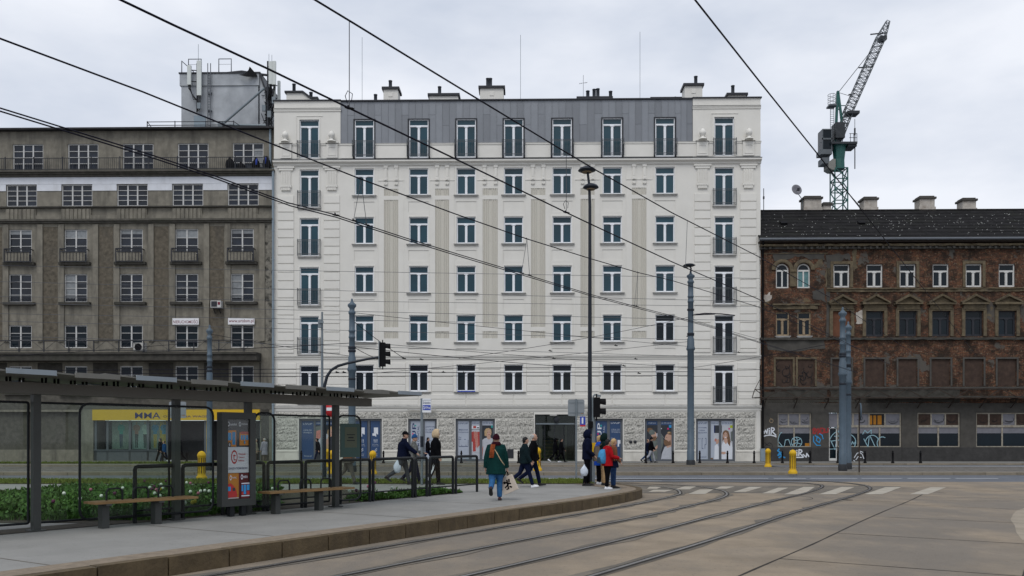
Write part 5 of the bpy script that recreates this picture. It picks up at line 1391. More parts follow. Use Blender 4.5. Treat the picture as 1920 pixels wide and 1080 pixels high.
for i,c in enumerate(singles):
    window(bh, ru(c), rv_(539), 1.14, rv_(496)-rv_(539), 'cross', 'white_wood', 'glass_dark', .1, fr=.075)
    if i % 2 == 0: 
        surround(bh, ru(c)-.6, ru(c)+.6, rv_(539), rv_(496)+.02, .2, -.06, 'ornament')
    surround(bh, ru(c)-.65, ru(c)+.65, rv_(631), rv_(584)+.02, .22, -.10, 'ornament')
    s = MB(); x = ru(c); z = rv_(569)                    # broken pediment
    s.box(x-.98,x+.98,-.34,-.001,z-.12,z); s.bar((x-.98,-.17,z+.02),(x+.05,-.17,z+.56),.32,.13); s.bar((x+.98,-.17,z+.02),(x-.05,-.17,z+.56),.32,.13)
    s.box(x-.8,x+.8,-.14,-.101,z-.45,z-.121); s.prism([(x-.8,z+.002),(x+.8,z+.002),(x,z+.46)], -.1, -.001)
    rq = random.Random(int(c)); s.v = [(a_+rq.uniform(-.035,.035), b_+(rq.uniform(-.03,.03) if b_ < -.01 else 0), c_+rq.uniform(-.03,.03)) for a_,b_,c_ in s.v]
    s.build('pediment', MT['ornament'], bh)
    if i == 0:
        s = MB(); s.box(x-.62,x+.62,.08,.11,rv_(631),rv_(584)); s.build('boarding', MT['board_rust'], bh)
    else: window(bh, x, rv_(631), 1.24, rv_(584)-rv_(631), 'cross', 'dark_metal', 'glass_dark', .12, fr=.1)
    s = MB(); s.box(x-.66,x+.66,.08,.11,rv_(724),rv_(674)); s.build('boarding', MT['board'], bh)
    surround(bh, x-.68, x+.68, rv_(724), rv_(674)+.02, .12, -.05, 'soot_render')
for c in (1467.5,1508): window(bh, ru(c), rv_(630), .96, rv_(585)-rv_(630), 'cross', 'old_wood', 'glass_dark', .1, fr=.08, sill=1.1)
for (a,b) in bo:
    s = MB(); s.box(ru(a),ru(b),.06,.09,rv_(724),rv_(674)); o = s.build('boarding', MT['board'], bh)
    s = MB(); cx=(ru(a)+ru(b))/2; rg = random.Random(int(a))
    for k in range(9):
        x=cx+rg.uniform(-.4,.4); z=rv_(700)+rg.uniform(-.6,.6); q=rg.uniform(.1,.28); a0=rg.uniform(0,6)
        s.tube([(x+q*math.cos(a0+t),.05,z+q*1.3*math.sin(a0+t)) for t in [j*.5 for j in range(8)]], .022, 4)
    s.build('graffiti', MT['spray_black'], o)
    surround(bh, ru(a)-.01, ru(b)+.01, rv_(724), rv_(674)+.02, .14, -.04, 'ornament')
# shop windows with boards and graffiti
def shopwin(a, b, cols, low, labels):
    x0,x1 = ru(a),ru(b); m = MB(); y0,y1=.06,.14; zt=rv_(774); zm=rv_(799.5); z0=rv_(838)
    fr=.09
    m.box(x0,x0+fr,y0,y1,z0,zt); m.box(x1-fr,x1,y0,y1,z0,zt); m.box(x0+fr,x1-fr,y0,y1,zt-fr,zt); m.box(x0+fr,x1-fr,y0-.02,y1,zm-.07,zm+.09); m.box(x0+fr,x1-fr,y0,y1,z0,z0+.06)
    for k in range(1,cols): x=x0+(x1-x0)*k/cols; m.box(x-.05,x+.05,y0,y1,zm+.09,zt-fr)
    for k in range(1,low): x=x0+(x1-x0)*k/low; m.box(x-.05,x+.05,y0,y1,z0+.06,zm-.07)
    o = m.build('shop_window', MT['shop_frame'], bh)
    for k in range(cols):
        p=x0+(x1-x0)*k/cols; q=x0+(x1-x0)*(k+1)/cols; s=MB(); s.box(p+.05,q-.05,.1,.12,zm+.09,zt-fr); bd=s.build('board', MT[labels[k] if k < len(labels) else 'board_grey'], o)
        rg=random.Random(int(a)+k); s=MB(); cx=(p+q)/2; cz=(zm+zt)/2
        for j in range(4):
            r_=rg.uniform(.12,.32); a0=rg.uniform(3.2,4.0); dx=rg.uniform(-.1,.1); dz=rg.uniform(-.1,.15)
            s.tube([(cx+dx+r_*1.3*math.cos(a0+t),.095,cz+dz+r_*math.sin(a0+t)) for t in [i*.3 for i in range(rg.randint(5,11))]], .012, 4)
        s.build('graffiti', MT['spray_black'], bd)
    for k in range(low):
        p=x0+(x1-x0)*k/low; q=x0+(x1-x0)*(k+1)/low; s=MB(); s.box(p+.05,q-.05,.1,.12,z0+.06,zm-.071-.42); s.build('pane', MT['glass_dark'], o)
        s=MB(); s.box(p+.05,q-.05,.1,.12,zm-.071-.418,zm-.072); s.build('board', MT['board_grey'], o)
    return o
w1 = shopwin(1458,1521,3,2,[]); w2 = shopwin(1570,1690,4,3,['board_grey','board_grey','spray_black','board_grey']); shopwin(1720,1800,3,2,['board','board_grey','board']); shopwin(1830,1930,4,2,['board','board','board_grey','board'])
s = MB(); s.box(ru(1554),ru(1570),.06,.14,rv_(801),rv_(775)) ; s.build('board', MT['board_grey'], bh)
s = MB(); x0,x1=ru(1554),ru(1570); s.box(x0,x0+.08,.04,.14,.12,rv_(802)); s.box(x1-.08,x1,.04,.14,.12,rv_(802)); s.box(x0+.08,x1-.08,.04,.14,rv_(804),rv_(802)); s.box(x0+.08,x1-.08,.04,.14,.12,.3); dr=s.build('door', MT['white_wood'], bh)
s = MB(); s.box(x0+.08,x1-.08,.08,.1,.3,rv_(804)); s.build('pane', MT['glass_dark'], dr)
# spray lettering
def stroke(pts, w_, m_, y=-.085, parent=None, name='graffiti'):
    s = MB(); P3 = [(ru(a),y,rv_(b)) for a,b in pts]
    for k in range(len(P3)-1):
        p=Vector(P3[k]); q=Vector(P3[k+1]); d=(q-p); 
        if d.length < 1e-4: continue
        d.normalize(); n=Vector((-d.z,0,d.x))*w_/2; p2=p-d*w_*.3; q2=q+d*w_*.3
        s.add([p2-n+Vector((0,-.001*(k%3),0)),q2-n+Vector((0,-.001*(k%3),0)),q2+n+Vector((0,-.001*(k%3),0)),p2+n+Vector((0,-.001*(k%3),0))],[(0,1,2,3)])
    return s.build(name, MT[m_], parent or bh)
def strokes(lines, w_, m_, y=-.085):
    s = MB(); i=0
    for pts in lines:
        for k in range(len(pts)-1):
            i+=1; p=Vector((ru(pts[k][0]),y-.0007*(i%5),rv_(pts[k][1]))); q=Vector((ru(pts[k+1][0]),y-.0007*(i%5),rv_(pts[k+1][1]))); d=q-p
            if d.length<1e-4: continue
            d.normalize(); n=Vector((-d.z,0,d.x))*w_/2; p2=p-d*w_*.3; q2=q+d*w_*.3; s.add([p2-n,q2-n,q2+n,p2+n],[(0,1,2,3)])
    return s.build('graffiti', MT[m_], bh)
def wir(x, y, k):
    J=lambda a,b:(x+a*k,y+b*k)
    return [[J(0,2),J(2.5,11),J(5,4.5),J(7.5,10.5),J(9,2.5)],[J(12,4.5),J(12,11.5)],[J(11.8,1.2),J(12.4,2)],[J(15.5,11.5),J(16,0),J(20.5,0.8),J(21.5,3.5),J(19.5,5.5),J(16.5,6.2),J(24.5,14)]]
strokes(wir(1430,802,1.0)+[[(1429.5,819),(1436,816.5),(1444,815.6),(1452,817.5),(1455,819)]],.085,'spray_white',-.046)
strokes(wir(1481.5,843,1.0)+[[(1492,857.5),(1505,857.5)],[(1505,852),(1511,857),(1512,850),(1516,856)]],.085,'spray_white',-.080)
strokes([[(1523,806),(1526,803),(1529,805),(1525,808),(1524,812),(1528,813),(1530,808),(1533,804),(1536,806),(1537,812),(1533,813),(1534,808)],[(1538,803),(1542,803),(1545,806),(1544,811),(1539,813),(1538,803)],[(1546,804),(1546,811),(1552,810),(1552,803)]],.10,'spray_red',-.046)
strokes([[(1528,816),(1532,820),(1530,826),(1536,830),(1538,824),(1532,818)],[(1525,818),(1525,828),(1531,835),(1538,835)],[(1536,813),(1541,816),(1543,823)]],.07,'spray_blue',-.046)
strokes([[(1460,842),(1457.5,845),(1462,848),(1458,854),(1463,851),(1465,855),(1460,858)],[(1466,847),(1463,852),(1468,857),(1471,858)]],.10,'spray_blue',-.080)
strokes([[(1430,832),(1434,830),(1438,834),(1442,830),(1447,833),(1448,838)],[(1432,838),(1436,834),(1444,836)]],.04,'spray_black',-.046)
strokes([[(1601,858),(1606,850),(1611,848),(1616,852),(1619,860)],[(1604,862),(1608,856),(1614,858)],[(1600,863),(1603,866)],[(1612,846),(1617,848)]],.05,'spray_white',-.080)
def ringpts(cx,cy,rx,ry,a0=0,a1=360,n=16): return [(cx+rx*math.cos(R(a0+(a1-a0)*i/n)),cy+ry*math.sin(R(a0+(a1-a0)*i/n))) for i in range(n+1)]
strokes([ringpts(1494,829,10,9.5),[(1486,822),(1494,827),(1502,822)],[(1485,834),(1494,830),(1503,833)],[(1494,819.5),(1496,829),(1493,838)],ringpts(1466,842,8,31,180,275,8),[(1459,836),(1470,838)],[(1471,836),(1473,825),(1479,824),(1484,838)],[(1461,829),(1468,838)]],.05,'spray_cyan',.052)
strokes([ringpts(1576,840,23,32,180,262,8),[(1572,809),(1576,813),(1581,808),(1588,815)],[(1565,818),(1580,817)],[(1558,826),(1566,843),(1569,826)],[(1560,827),(1580,824)],ringpts(1590,829,15,15,-80,80,9),[(1597,833),(1599,828),(1602,833),(1604,828)],[(1620,823),(1628,838),(1630,820)],[(1632,818),(1641,837)],[(1618,814),(1622,807),(1627,812),(1634,806),(1634,813)],ringpts(1636,834,14,18,200,330,8),ringpts(1655,831,10,12,120,300,8),[(1556,842),(1575,841)]],.055,'spray_cyan',.045)
for cx,wx in ((1633,5),(1641,4),(1650,6)):
    s=MB(); s.box(ru(cx-wx/1.6),ru(cx+wx/1.6),.075,.098,rv_(796),rv_(779)); s.build('graffiti', MT['spray_orange'], bh)
s=MB(); s.box(ru(1510),ru(1518.5),.08,.099,rv_(837),rv_(831)); s.build('yellow_notice', MT['spray_orange'], bh)
strokes([ringpts(1446,789,3.2,3.6),[(1444,784),(1447,787)]],.05,'old_wood',-.046)
# balcony skeleton of bare steel
s = MB(); z0,z1 = rv_(752),rv_(731)
xs0,xs1 = ru(1408),rb_
s.bar((ra+.02,-1.0,z1),(xs1,-1.0,z1),.08,.08); s.bar((xs0,-1.0,z0+.2),(xs1,-1.0,z0+.2),.08,.08); s.bar((ra+.02,-.5,z0+.1),(xs1,-.5,z0+.1),.06,.06)
x = ru(1430); k=0
while x < xs1-2:
    s.bar((x,-1.0,z0+.2),(x+1.0,-1.0,z1),.05,.05); s.bar((x+1.0,-1.0,z1),(x+2.2,-1.0,z0+.2),.05,.05); s.bar((x,-.05,z0+.1),(x,-1.05,z0+.2),.08,.1); s.bar((x,-.05,z0-.5),(x,-.9,z0+.1),.05,.05); x += 2.2
s.build('balcony_frame', MT['rust'], bh)
s = MB(); s.box(ru(1622),ru(1990),-1.0,-.12,z0+.22,z0+.32); s.build('balcony_slab', MT['concrete_dark'], bh)
s = MB(); X=lambda px:ru(px)
s.bar((X(1404),-.9,rv_(747)),(X(1409),-.9,rv_(731)),.05,.05); s.bar((X(1404),-.9,rv_(747)),(X(1424),-.9,rv_(746)),.05,.05); s.bar((X(1409),-.9,rv_(731)),(X(1424),-.9,rv_(732)),.05,.05); s.bar((X(1409),-.9,rv_(731)),(X(1424),-.9,rv_(742)),.05,.05); s.bar((X(1409),-.9,rv_(731)),(X(1424),-.1,rv_(712)),.03,.03)
s.build('balcony_bracket', MT['rust'], bh)
s = MB(); s.box(X(1409),X(1423),-.87,-.86,rv_(745),rv_(724)); s.build('wire_mesh', MT['curtain'], bh) if False else None
def bw(u, y, z): return FP0 + FE*(RU0+u) + FN*y + Vector((0,0,z))
# satellite dish and rod on the roof
c = bw(ru(1491,4.2),4.0,V(358,1540,4.2)); r = empty('satellite_dish', (c.x,c.y,rz)); tag(r,'grey satellite dish beside the leftmost roof chimney','satellite dish')
hz = c.z-rz
s = MB(); s.lathe([(.0,.0),(.12,.01),(.25,.04),(.40,.11),(.42,.115),(.40,.13),(.25,.06),(.0,.02)],(0,0,0),20); d=s.build('dish', MT['board_grey'], r, (0,0,hz)); d.rotation_euler=(R(78),0,R(12))
s = MB(); s.tube([(0,.02,hz),(.2,.1,hz-.25),(.62,.4,hz-.6),(.62,.4,-.4)], .03, 6); s.build('arm', MT['galv'], r)
s = MB(); s.bar((0,-.1,hz-.05),(.05,-.5,hz-.1),.04,.04); s.box(-.06,.1,-.56,-.44,hz-.18,hz+.02); s.build('receiver', MT['dark_metal'], r)
p = bw(ru(1432,3),3.0,0); s=MB(); s.tube([(0,0,0),(0,0,3.0)],.03,5); s.box(-.05,.05,-.05,.05,2.2,2.4); o=s.build('roof_mast', MT['dark_metal'], None, (p.x,p.y,rz-1.6)); tag(o,'short thin mast at the corner of the brick house roof','mast')
# lightning rods on the white house
for px,t,lbl in ((679,70,'leftmost'),(976,68,'middle'),(1200,64,'rightmost')):
    q = FP0+FE*U(px,5)+FN*5; s=MB(); zt_=V(t,970,5); s.tube([(0,0,0),(0,0,(zt_-TOP)*.3)],.03,6); s.tube([(0,0,(zt_-TOP)*.3),(0,0,zt_-TOP+.2)],.016,5); s.box(-.15,.15,-.15,.15,-.05,.1)
    o=s.build('lightning_rod', MT['galv'], None, (q.x,q.y,TOP-.1)); tag(o,'tall thin lightning rod on the white house, %s of three'%lbl,'lightning rod','lightning rods on the white house')
# aerial on the low chimney
q = FP0+FE*U(1094,3)+FN*3.2; s=MB(); z_=V(183,970,3); s.tube([(0,0,0),(0,0,1.6)],.014,5); s.tube([(-.3,0,.95),(.3,0,1.05)],.012,4)
for k in range(5): s.tube([(-.28+k*.14,-.12,.95+k*.02),(-.28+k*.14,.12,.95+k*.02)],.008,4)
o=s.build('television_aerial', MT['dark_metal'], None, (q.x,q.y,z_+.15)); tag(o,'small television aerial on the low wide chimney','aerial')

# ================================================================== TOWER CRANE far behind the brick house
CY = 125.0
cc = at(1573,820,CY); r = empty('tower_crane', (cc.x,CY,0)); tag(r,'green lattice tower crane with raised jib behind the brick house','crane')
def cz(py): return CAMZ+(HOR-py)/F*CY
def cxx(px): return (px-1573)/F*CY
def lattice(mb, p, q, w0, w1, n, rch=.07, rbr=.04, ex=None):
    p=Vector(p); q=Vector(q); d=(q-p).normalized(); a=Vector((0,1,0)); b=d.cross(a).normalized()
    cor=[(1,1),(1,-1),(-1,-1),(-1,1)]
    def pt(t,c): w_=w0+(w1-w0)*t; return p.lerp(q,t)+a*c[0]*w_/2+b*c[1]*w_/2
    for c in cor: mb.tube([pt(0,c),pt(1,c)],rch,5)
    for k in range(n):
        t0,t1=k/n,(k+1)/n
        for i in range(4):
            c0,c1=cor[i],cor[(i+1)%4]
            mb.bar(pt(t0,c0),pt(t1,c1),rbr*2,rbr*2) if k%2 else mb.bar(pt(t0,c1),pt(t1,c0),rbr*2,rbr*2)
            mb.bar(pt(t1,c0),pt(t1,c1),rbr*2,rbr*2)
s=MB(); lattice(s,(0,0,0),(0,0,cz(318)),1.85,1.85,26,.10,.06); s.build('mast', MT['crane_green'], r)
s=MB(); s.lathe([(.85,cz(318)),(.8,cz(300)),(.95,cz(283)),(1.0,cz(276)),(1.25,cz(275.9)),(1.25,cz(272))],(0,0,0),8,smooth=False); s.build('slewing_ring', MT['crane_green'], r)
s=MB(); s.box(cxx(1553),cxx(1601),-1.3,1.3,cz(275),cz(271)); s.build('platform', MT['crane_dark'], r)
s=MB(); s.bar((cxx(1566),0,cz(271)),(cxx(1570.5),0,cz(174)),.32,.32); s.bar((cxx(1580),0,cz(240)),(cxx(1571.5),0,cz(174)),.3,.3); s.bar((cxx(1568),0,cz(205)),(cxx(1577),0,cz(205)),.12,.12); s.bar((cxx(1567),0,cz(232)),(cxx(1580),0,cz(232)),.15,.15); s.box(cxx(1569),cxx(1573),-.2,.2,cz(176),cz(171)); s.bar((cxx(1570),0,cz(198)),(cxx(1585),0,cz(198)),.1,.1); s.build('apex_frame', MT['crane_green'], r)
s=MB(); s.box(cxx(1563),cxx(1580),-.9,.9,cz(262),cz(233)); s.build('winch_house', MT['crane_dark'], r)
cab=MB(); x0,x1=cxx(1534.5),cxx(1555.5); cab.box(x0+.25,x1,-1.0,.9,cz(248),cz(246)); cab.box(x0,x1,-1.0,.9,cz(293),cz(284)); cab.box(x0+.2,x1,-.9,.8,cz(284)+.01,cz(248)-.01,1)
for xx in (x0+.2,x1-.12): cab.box(xx,xx+.12,-1.0,-.88,cz(284),cz(248))
cab.box(x0+.2,x1,-1.0,-.88,cz(266),cz(263)); cb=cab.build('cab', [MT['crane_grey'],MT['glass_dark']], r)
s=MB(); s.bar((x0-.1,-.9,cz(284)),(x0-.1,-.9,cz(271)),.08,.08); s.bar((x0-.1,-.9,cz(271)),(x0+.2,-.9,cz(271)),.08,.08); s.build('cab_railing', MT['crane_grey'], cb)
s=MB()
for z in (178,186,193,199): s.tube([(cxx(1559.3)+.52*math.cos(t),.6*math.sin(t),cz(z)) for t in [R(a) for a in range(0,361,30)]],.035,4)
for t in [R(a) for a in range(0,360,45)]: s.bar((cxx(1559.3)+.52*math.cos(t),.6*math.sin(t),cz(201)),(cxx(1559.3)+.52*math.cos(t),.6*math.sin(t),cz(178)),.04,.04)
s.box(cxx(1552.5),cxx(1566),-.7,.7,cz(201),cz(198)); s.build('lookout_basket', MT['crane_grey'], r)
s=MB()
for xx in (1556,1562.5): s.bar((cxx(xx),-.2,cz(265)),(cxx(xx),-.2,cz(201)),.06,.06)
for k in range(16): s.bar((cxx(1556),-.2,cz(263-k*4)),(cxx(1562.5),-.2,cz(263-k*4)),.05,.05)
s.build('ladder', MT['crane_grey'], r)
s=MB(); lattice(s,(cxx(1571),0,cz(268)),(cxx(1591),0,cz(208)),.8,1.12,9,.07,.03); lattice(s,(cxx(1591),0,cz(208)),(cxx(1652),0,cz(70)),1.12,1.12,24,.06,.024); lattice(s,(cxx(1652),0,cz(70)),(cxx(1665),0,cz(40)),1.1,.45,5,.06,.024); s.build('jib', MT['crane_grey'], r)
for (a_,z_,b_,y_) in ((1610,127,1636,125),(1591,177.5,1603,176),(1632,64.5,1656,62),(1575,221,1583,220)):
    s=MB(); s.bar((cxx(a_),0,cz(z_)),(cxx(b_),0,cz(y_)),.14,.14); s.build('jib_spar', MT['crane_dark'], r)
s=MB(); s.box(cxx(1586),cxx(1608),-.8,.8,cz(216),cz(211)); s.build('jib_walkway', MT['crane_dark'], r)
s=MB(); s.box(cxx(1648),cxx(1660),-.6,.6,cz(77),cz(70)); s.build('jib_head', MT['crane_dark'], r)
s=MB(); s.tube([(cxx(1573),0,cz(172)),(cxx(1633),0,cz(96))],.045,4); s.build('pendant_rope', MT['crane_dark'], r)
s=MB(); s.tube([(cxx(1574),0,cz(174)),(cxx(1600),0,cz(182))],.035,4); s.build('pendant_rope', MT['crane_dark'], r)
s=MB(); s.tube([(cxx(1599.7),-.6,cz(226)),(cxx(1599.7),-.6,cz(245))],.04,4); s.tube([(cxx(1599.7),-.6,cz(245)),(cxx(1599.7),-.6,cz(319))],.08,5); s.box(cxx(1598.6),cxx(1600.8),-.7,-.5,cz(256),cz(243)); s.build('hoist_ropes', MT['crane_dark'], r)
s=MB(); s.box(cxx(1585),cxx(1601),-1.1,1.1,cz(279),cz(271)); 
for xx in (1589,1595,1601): s.bar((cxx(xx),-1.1,cz(271)),(cxx(xx),-1.1,cz(255)),.06,.06)
for z in (263,255.5): s.bar((cxx(1587),-1.1,cz(z)),(cxx(1601),-1.1,cz(z)),.06,.06)
s.build('rear_platform', MT['crane_dark'], r)
s=MB(); s.prism([(cxx(1549),cz(318)),(cxx(1556),cz(322)),(cxx(1562),cz(322)),(cxx(1562),cz(302)),(cxx(1556),cz(302)),(cxx(1549),cz(308))],-1.0,1.0); s.build('counterweight', MT['counterweight'], r)
s=MB(); s.box(cxx(1538),cxx(1551),-.9,.9,cz(310),cz(299)); s.bar((cxx(1547),0,cz(306)),(cxx(1562),0,cz(275)),.5,.3); s.build('counterweight_arm', MT['crane_grey'], r)
s=MB(); s.tube([(cxx(1586),0,cz(357)),(cxx(1618),0,cz(394)),(cxx(1650),0,cz(440))],.07,5); s.build('tie_brace', MT['crane_dark'], r)
# ================================================================== STREET FURNITURE
def tram_pole(px, base_py, top_py, dia, label, z0=.12, mat_='pole_blue', fancy=True, collar=None):
    X, Y = ground(px, base_py, z0); H = CAMZ+(HOR-top_py)/F*Y-z0
    r = empty('tram_pole', (X,Y,z0)); tag(r, label, 'pole', 'tram line poles'); d = dia/2
    c = collar or H*.62
    s = MB()
    pr = [(d*1.12,.0),(d*1.12,.9),(d*1.02,.92),(d,c-.35)]
    if fancy: pr += [(d*1.25,c-.3),(d*1.35,c-.22),(d*1.1,c-.1),(d*1.05,c+.35),(d*.86,c+.42),(d*.82,H-1.9),(d*.95,H-1.88),(d*.95,H-1.8),(d*.82,H-1.78),(d*.82,H-1.6),(d*.95,H-1.58),(d*.95,H-1.5),(d*.82,H-1.48),(d*.8,H-.75),(d*1.0,H-.72),(d*1.0,H-.62),(d*.75,H-.58),(d*.7,H-.48),(d*1.2,H-.36),(d*1.2,H-.28),(d*.6,H-.2),(d*.3,H-.12),(d*.35,H-.06),(d*.2,H),(0,H)]
    else: pr += [(d*.8,H-.02),(0,H)]
    s.lathe(pr, (0,0,0), 18); s.build('shaft', MT[mat_], r)
    s = MB(); s.lathe([(d*1.3,0),(d*1.3,.32),(d*1.15,.34)], (0,0,0), 18); s.build('base_sleeve', MT['pole_base'], r)
    if fancy:
        for z in (H-2.4,H-3.9,c+.6):
            s = MB(); s.lathe([(d*1.0,z),(d*1.08,z+.02),(d*1.08,z+.1),(d*1.0,z+.12)], (0,0,0), 12); s.build('clamp', MT['pole_dark'], r)
    return X, Y, z0+H
TP1 = tram_pole(660, 886, 560, .34, 'blue grey tram pole rising behind the shelter roof')
TP2 = tram_pole(1295, 873, 508, .40, 'tall blue grey tram pole before the right end of the white house', z0=.1, fancy=True)
TP3 = tram_pole(1580, 883, 576, .33, 'thick blue grey tram pole, taller of the pair before the graffiti')
TP4 = tram_pole(1590.5, 880, 603, .29, 'blue grey tram pole, shorter of the pair before the graffiti')
TP5 = tram_pole(393, 882, 609, .28, 'slender blue grey tram pole before the grey house')
# lamp hood on TP2
s = MB(); s.tube([(0,0,0),(0,-.1,.3),(-.15,-.3,.42)], .05, 6); s.lathe([(.0,.34),(.25,.36),(.38,.42),(.25,.5),(0,.53)], (-.15,-.3,0), 14); o = s.build('lamp_hood', MT['pole_dark'], None, (TP2[0],TP2[1],TP2[2]-.15)); tag(o,'small lamp hood on top of the tall tram pole','lamp')
s = MB(); s.tube([(.1,0,0),(.8,-.1,.1),(1.8,-.2,.05),(2.6,-.25,-.05)], .035, 6); o=s.build('bracket_arm', MT['wire'], None, (TP2[0],TP2[1],CAMZ+(HOR-591)/F*TP2[1])); tag(o,'dark bracket arm sticking out of the tall tram pole','bracket')

# tall double street lamp
X, Y = ground(1106, 906, .25); r = empty('street_lamp', (X,Y,.25)); tag(r,'tall thin dark street lamp with two disc heads','street lamp')
H = CAMZ+(HOR-320)/F*Y-.25; H2 = CAMZ+(HOR-352)/F*Y-.25
s = MB(); s.tube([(0,0,0),(0,0,1.2),(0,0,H-1.2),(-.02,0,H-.5),(-.08,0,H-.02)], [.085,.078,.052,.045,.04], 10); s.build('pole', MT['pole_dark'], r)
for (dx,z,rad) in ((-.10,H,.30),(.03,H2,.27)):
    s = MB(); s.lathe([(.05,-.05),(rad*.6,-.04),(rad,.0),(rad*.98,.02),(rad*.8,.08),(rad*.4,.13),(0,.15)], (dx,0,z), 20); hd=s.build('lamp_head', MT['pole_dark'], r)
    s = MB(); s.lathe([(rad*.55,-.065),(rad*.55,-.046)], (dx,0,z), 16); s.build('lens', MT['old_wood'], hd)
# traffic lights
def signal(r, x, y, z, n, back=True, rz_=0.0):
    g = empty('t',(0,0,0)); bpy.data.objects.remove(g)
    s = MB(); h = .33*n; s.box(-.12,.10,-.15,.15,0,h); s.box(-.03,.01,-.02,.02,-.12,0); s.box(-.03,.01,-.02,.02,h,h+.12); hd = s.build('signal_head', MT['black'], r, (x,y,z), rz_)
    for k in range(n):
        s = MB(); cz_=.165+.33*k; rg=[]
        for q,L_ in ((.10,0),(.30,.0)):
            rg.append([(q,.13*math.cos(R(a)),cz_+.13*math.sin(R(a))-(.04 if q>.2 and math.sin(R(a))<0 else 0)) for a in range(-20,201,20)])
        n_=len(rg[0]); s.add(rg[0]+rg[1],[(i,i+1,n_+i+1,n_+i) for i in range(n_-1)]); s.add([(x_*1,y_*1.06,z_) for x_,y_,z_ in rg[0]+rg[1]],[(i,n_+i,n_+i+1,i+1) for i in range(n_-1)])
        s.build('visor', MT['black'], hd)
        s = MB(); s.ball((.1,0,cz_),(.03,.11,.11),10,6); s.build('lens', MT['glass_dark'], hd)
    if back:
        s = MB(); s.box(-.155,-.125,-.22,.22,-.05,h+.05); s.build('backboard', MT['galv'], hd)
    return hd
# overhead signal on a curved arm behind the shelter
Yt = 36.0; r = empty('traffic_light', (at(608,820,Yt).x,Yt,0.0)); tag(r,'overhead traffic light on a curved grey arm above the shelter','traffic light')
ax = r.location.x; q = lambda px,py: (at(px,py,Yt).x-ax, 0, at(px,py,Yt).z)
s = MB(); s.tube([(0,0,0),(0,0,2.0),q(608,726),q(613,706),q(621,694),q(634,686),q(652,681),q(690,673),q(716,669)], [.09,.085,.07,.065,.06,.06,.055,.05,.05], 8); s.build('arm', MT['pole_dark'], r)
p = q(718,687); signal(r, p[0], 0, p[2], 3)
X, Y = ground(1112, 906, .25); r = empty('traffic_light', (X,Y,.25)); tag(r,'traffic light on a grey post behind the waiting group','traffic light')
zq = lambda py: CAMZ+(HOR-py)/F*Y-.25
s = MB(); s.tube([(0,0,0),(0,0,zq(745))], .065, 10); s.build('post', MT['galv'], r)
signal(r, .12, -.05, zq(782), 2, False); s = MB(); s.tube([(0,0,zq(744)),(.05,0,zq(740)),(.18,0,zq(741))], .035, 6); s.box(.1,.26,-.06,.06,zq(744),zq(740.5)); s.build('detector_camera', MT['galv'], r)
s = MB(); s.box(-.16,-.02,-.2,-.06,zq(802),zq(790)); s.build('signal_box', MT['black'], r)
s = MB(); s.box(-.10,.10,-.22,-.07,zq(850),zq(830)); s.build('button_box', MT['bollard_yellow'], r)
# house number plate
s = MB(); p = at(1095.5,790.5,Y); s.box(-.09,.09,-.02,0,-.17,.17); s.box(-.09,.09,-.024,-.021,-.17,-.11,1); put_text(s,'1',-.035,-.07,.02,.13,-.026,2)
o = s.build('street_plate', [MT['sign_blue'],MT['sign_red'],MT['sign_white']], None, (p.x-.06,Y-.08,p.z)); tag(o,'small blue plate with a white number 1 beside the lamp post','sign')
# sign seen from behind
def back_sign(px, base, w_px, t, b, z0, label, dx=0):
    X, Y = ground(px, base, z0); r = empty('road_sign', (X,Y,z0)); tag(r, label, 'road sign'); k = Y/F
    zz = lambda py: CAMZ+(HOR-py)*k-z0
    s = MB(); s.tube([(0,0,0),(0,0,zz(t)+.02)], .035, 8); s.build('post', MT['galv'], r)
    s = MB(); w2 = w_px*k/2; d_=dx*k
    rc=.05; pts=[]
    for cx,cz_,a0 in ((w2-rc,zz(t)-rc,0),(-w2+rc,zz(t)-rc,90),(-w2+rc,zz(b)+rc,180),(w2-rc,zz(b)+rc,270)):
        for a in (0,45,90): pts.append((d_+cx+rc*math.cos(R(a0+a)),cz_+rc*math.sin(R(a0+a))))
    s.prism(pts, .04, .055); pl=s.build('plate', MT['sign_back'], r)
    s = MB(); s.box(d_-w2+.04,d_+w2-.04,.03,.039,zz(t)-.14,zz(t)-.11); s.box(d_-w2+.04,d_+w2-.04,.03,.039,zz(b)+.11,zz(b)+.14); s.build('rail', MT['galv'], pl)
    s = MB(); s.box(d_+w2*.55,d_+w2*.9,.036,.0395,zz(b)+.09,zz(b)+.105); s.build('sticker', MT['spray_orange'], pl)
back_sign(1080.5, 903, 31, 749, 780, .1, 'grey back of a square road sign beside the tall lamp')
back_sign(332, 905, 32, 753, 784, .1, 'grey back of a square road sign behind the shelter')
# round sign seen edge-on at the right
X, Y = ground(1611, 886, .12); r = empty('road_sign', (X,Y,.12)); tag(r,'round road sign seen nearly edge on, on a rusty post','road sign'); k = Y/F
s = MB(); s.tube([(0,0,0),(0,0,CAMZ+(HOR-758)*k-.12)], .035, 8); s.build('post', MT['rust'], r)
s = MB(); s.lathe([(.0,0),(.42,0),(.42,.02),(0,.02)], (0,0,0), 24); d=s.build('plate', MT['pole_blue'], r, (.02,-.06,CAMZ+(HOR-772)*k-.12)); d.rotation_euler=(0,R(90),R(-14))
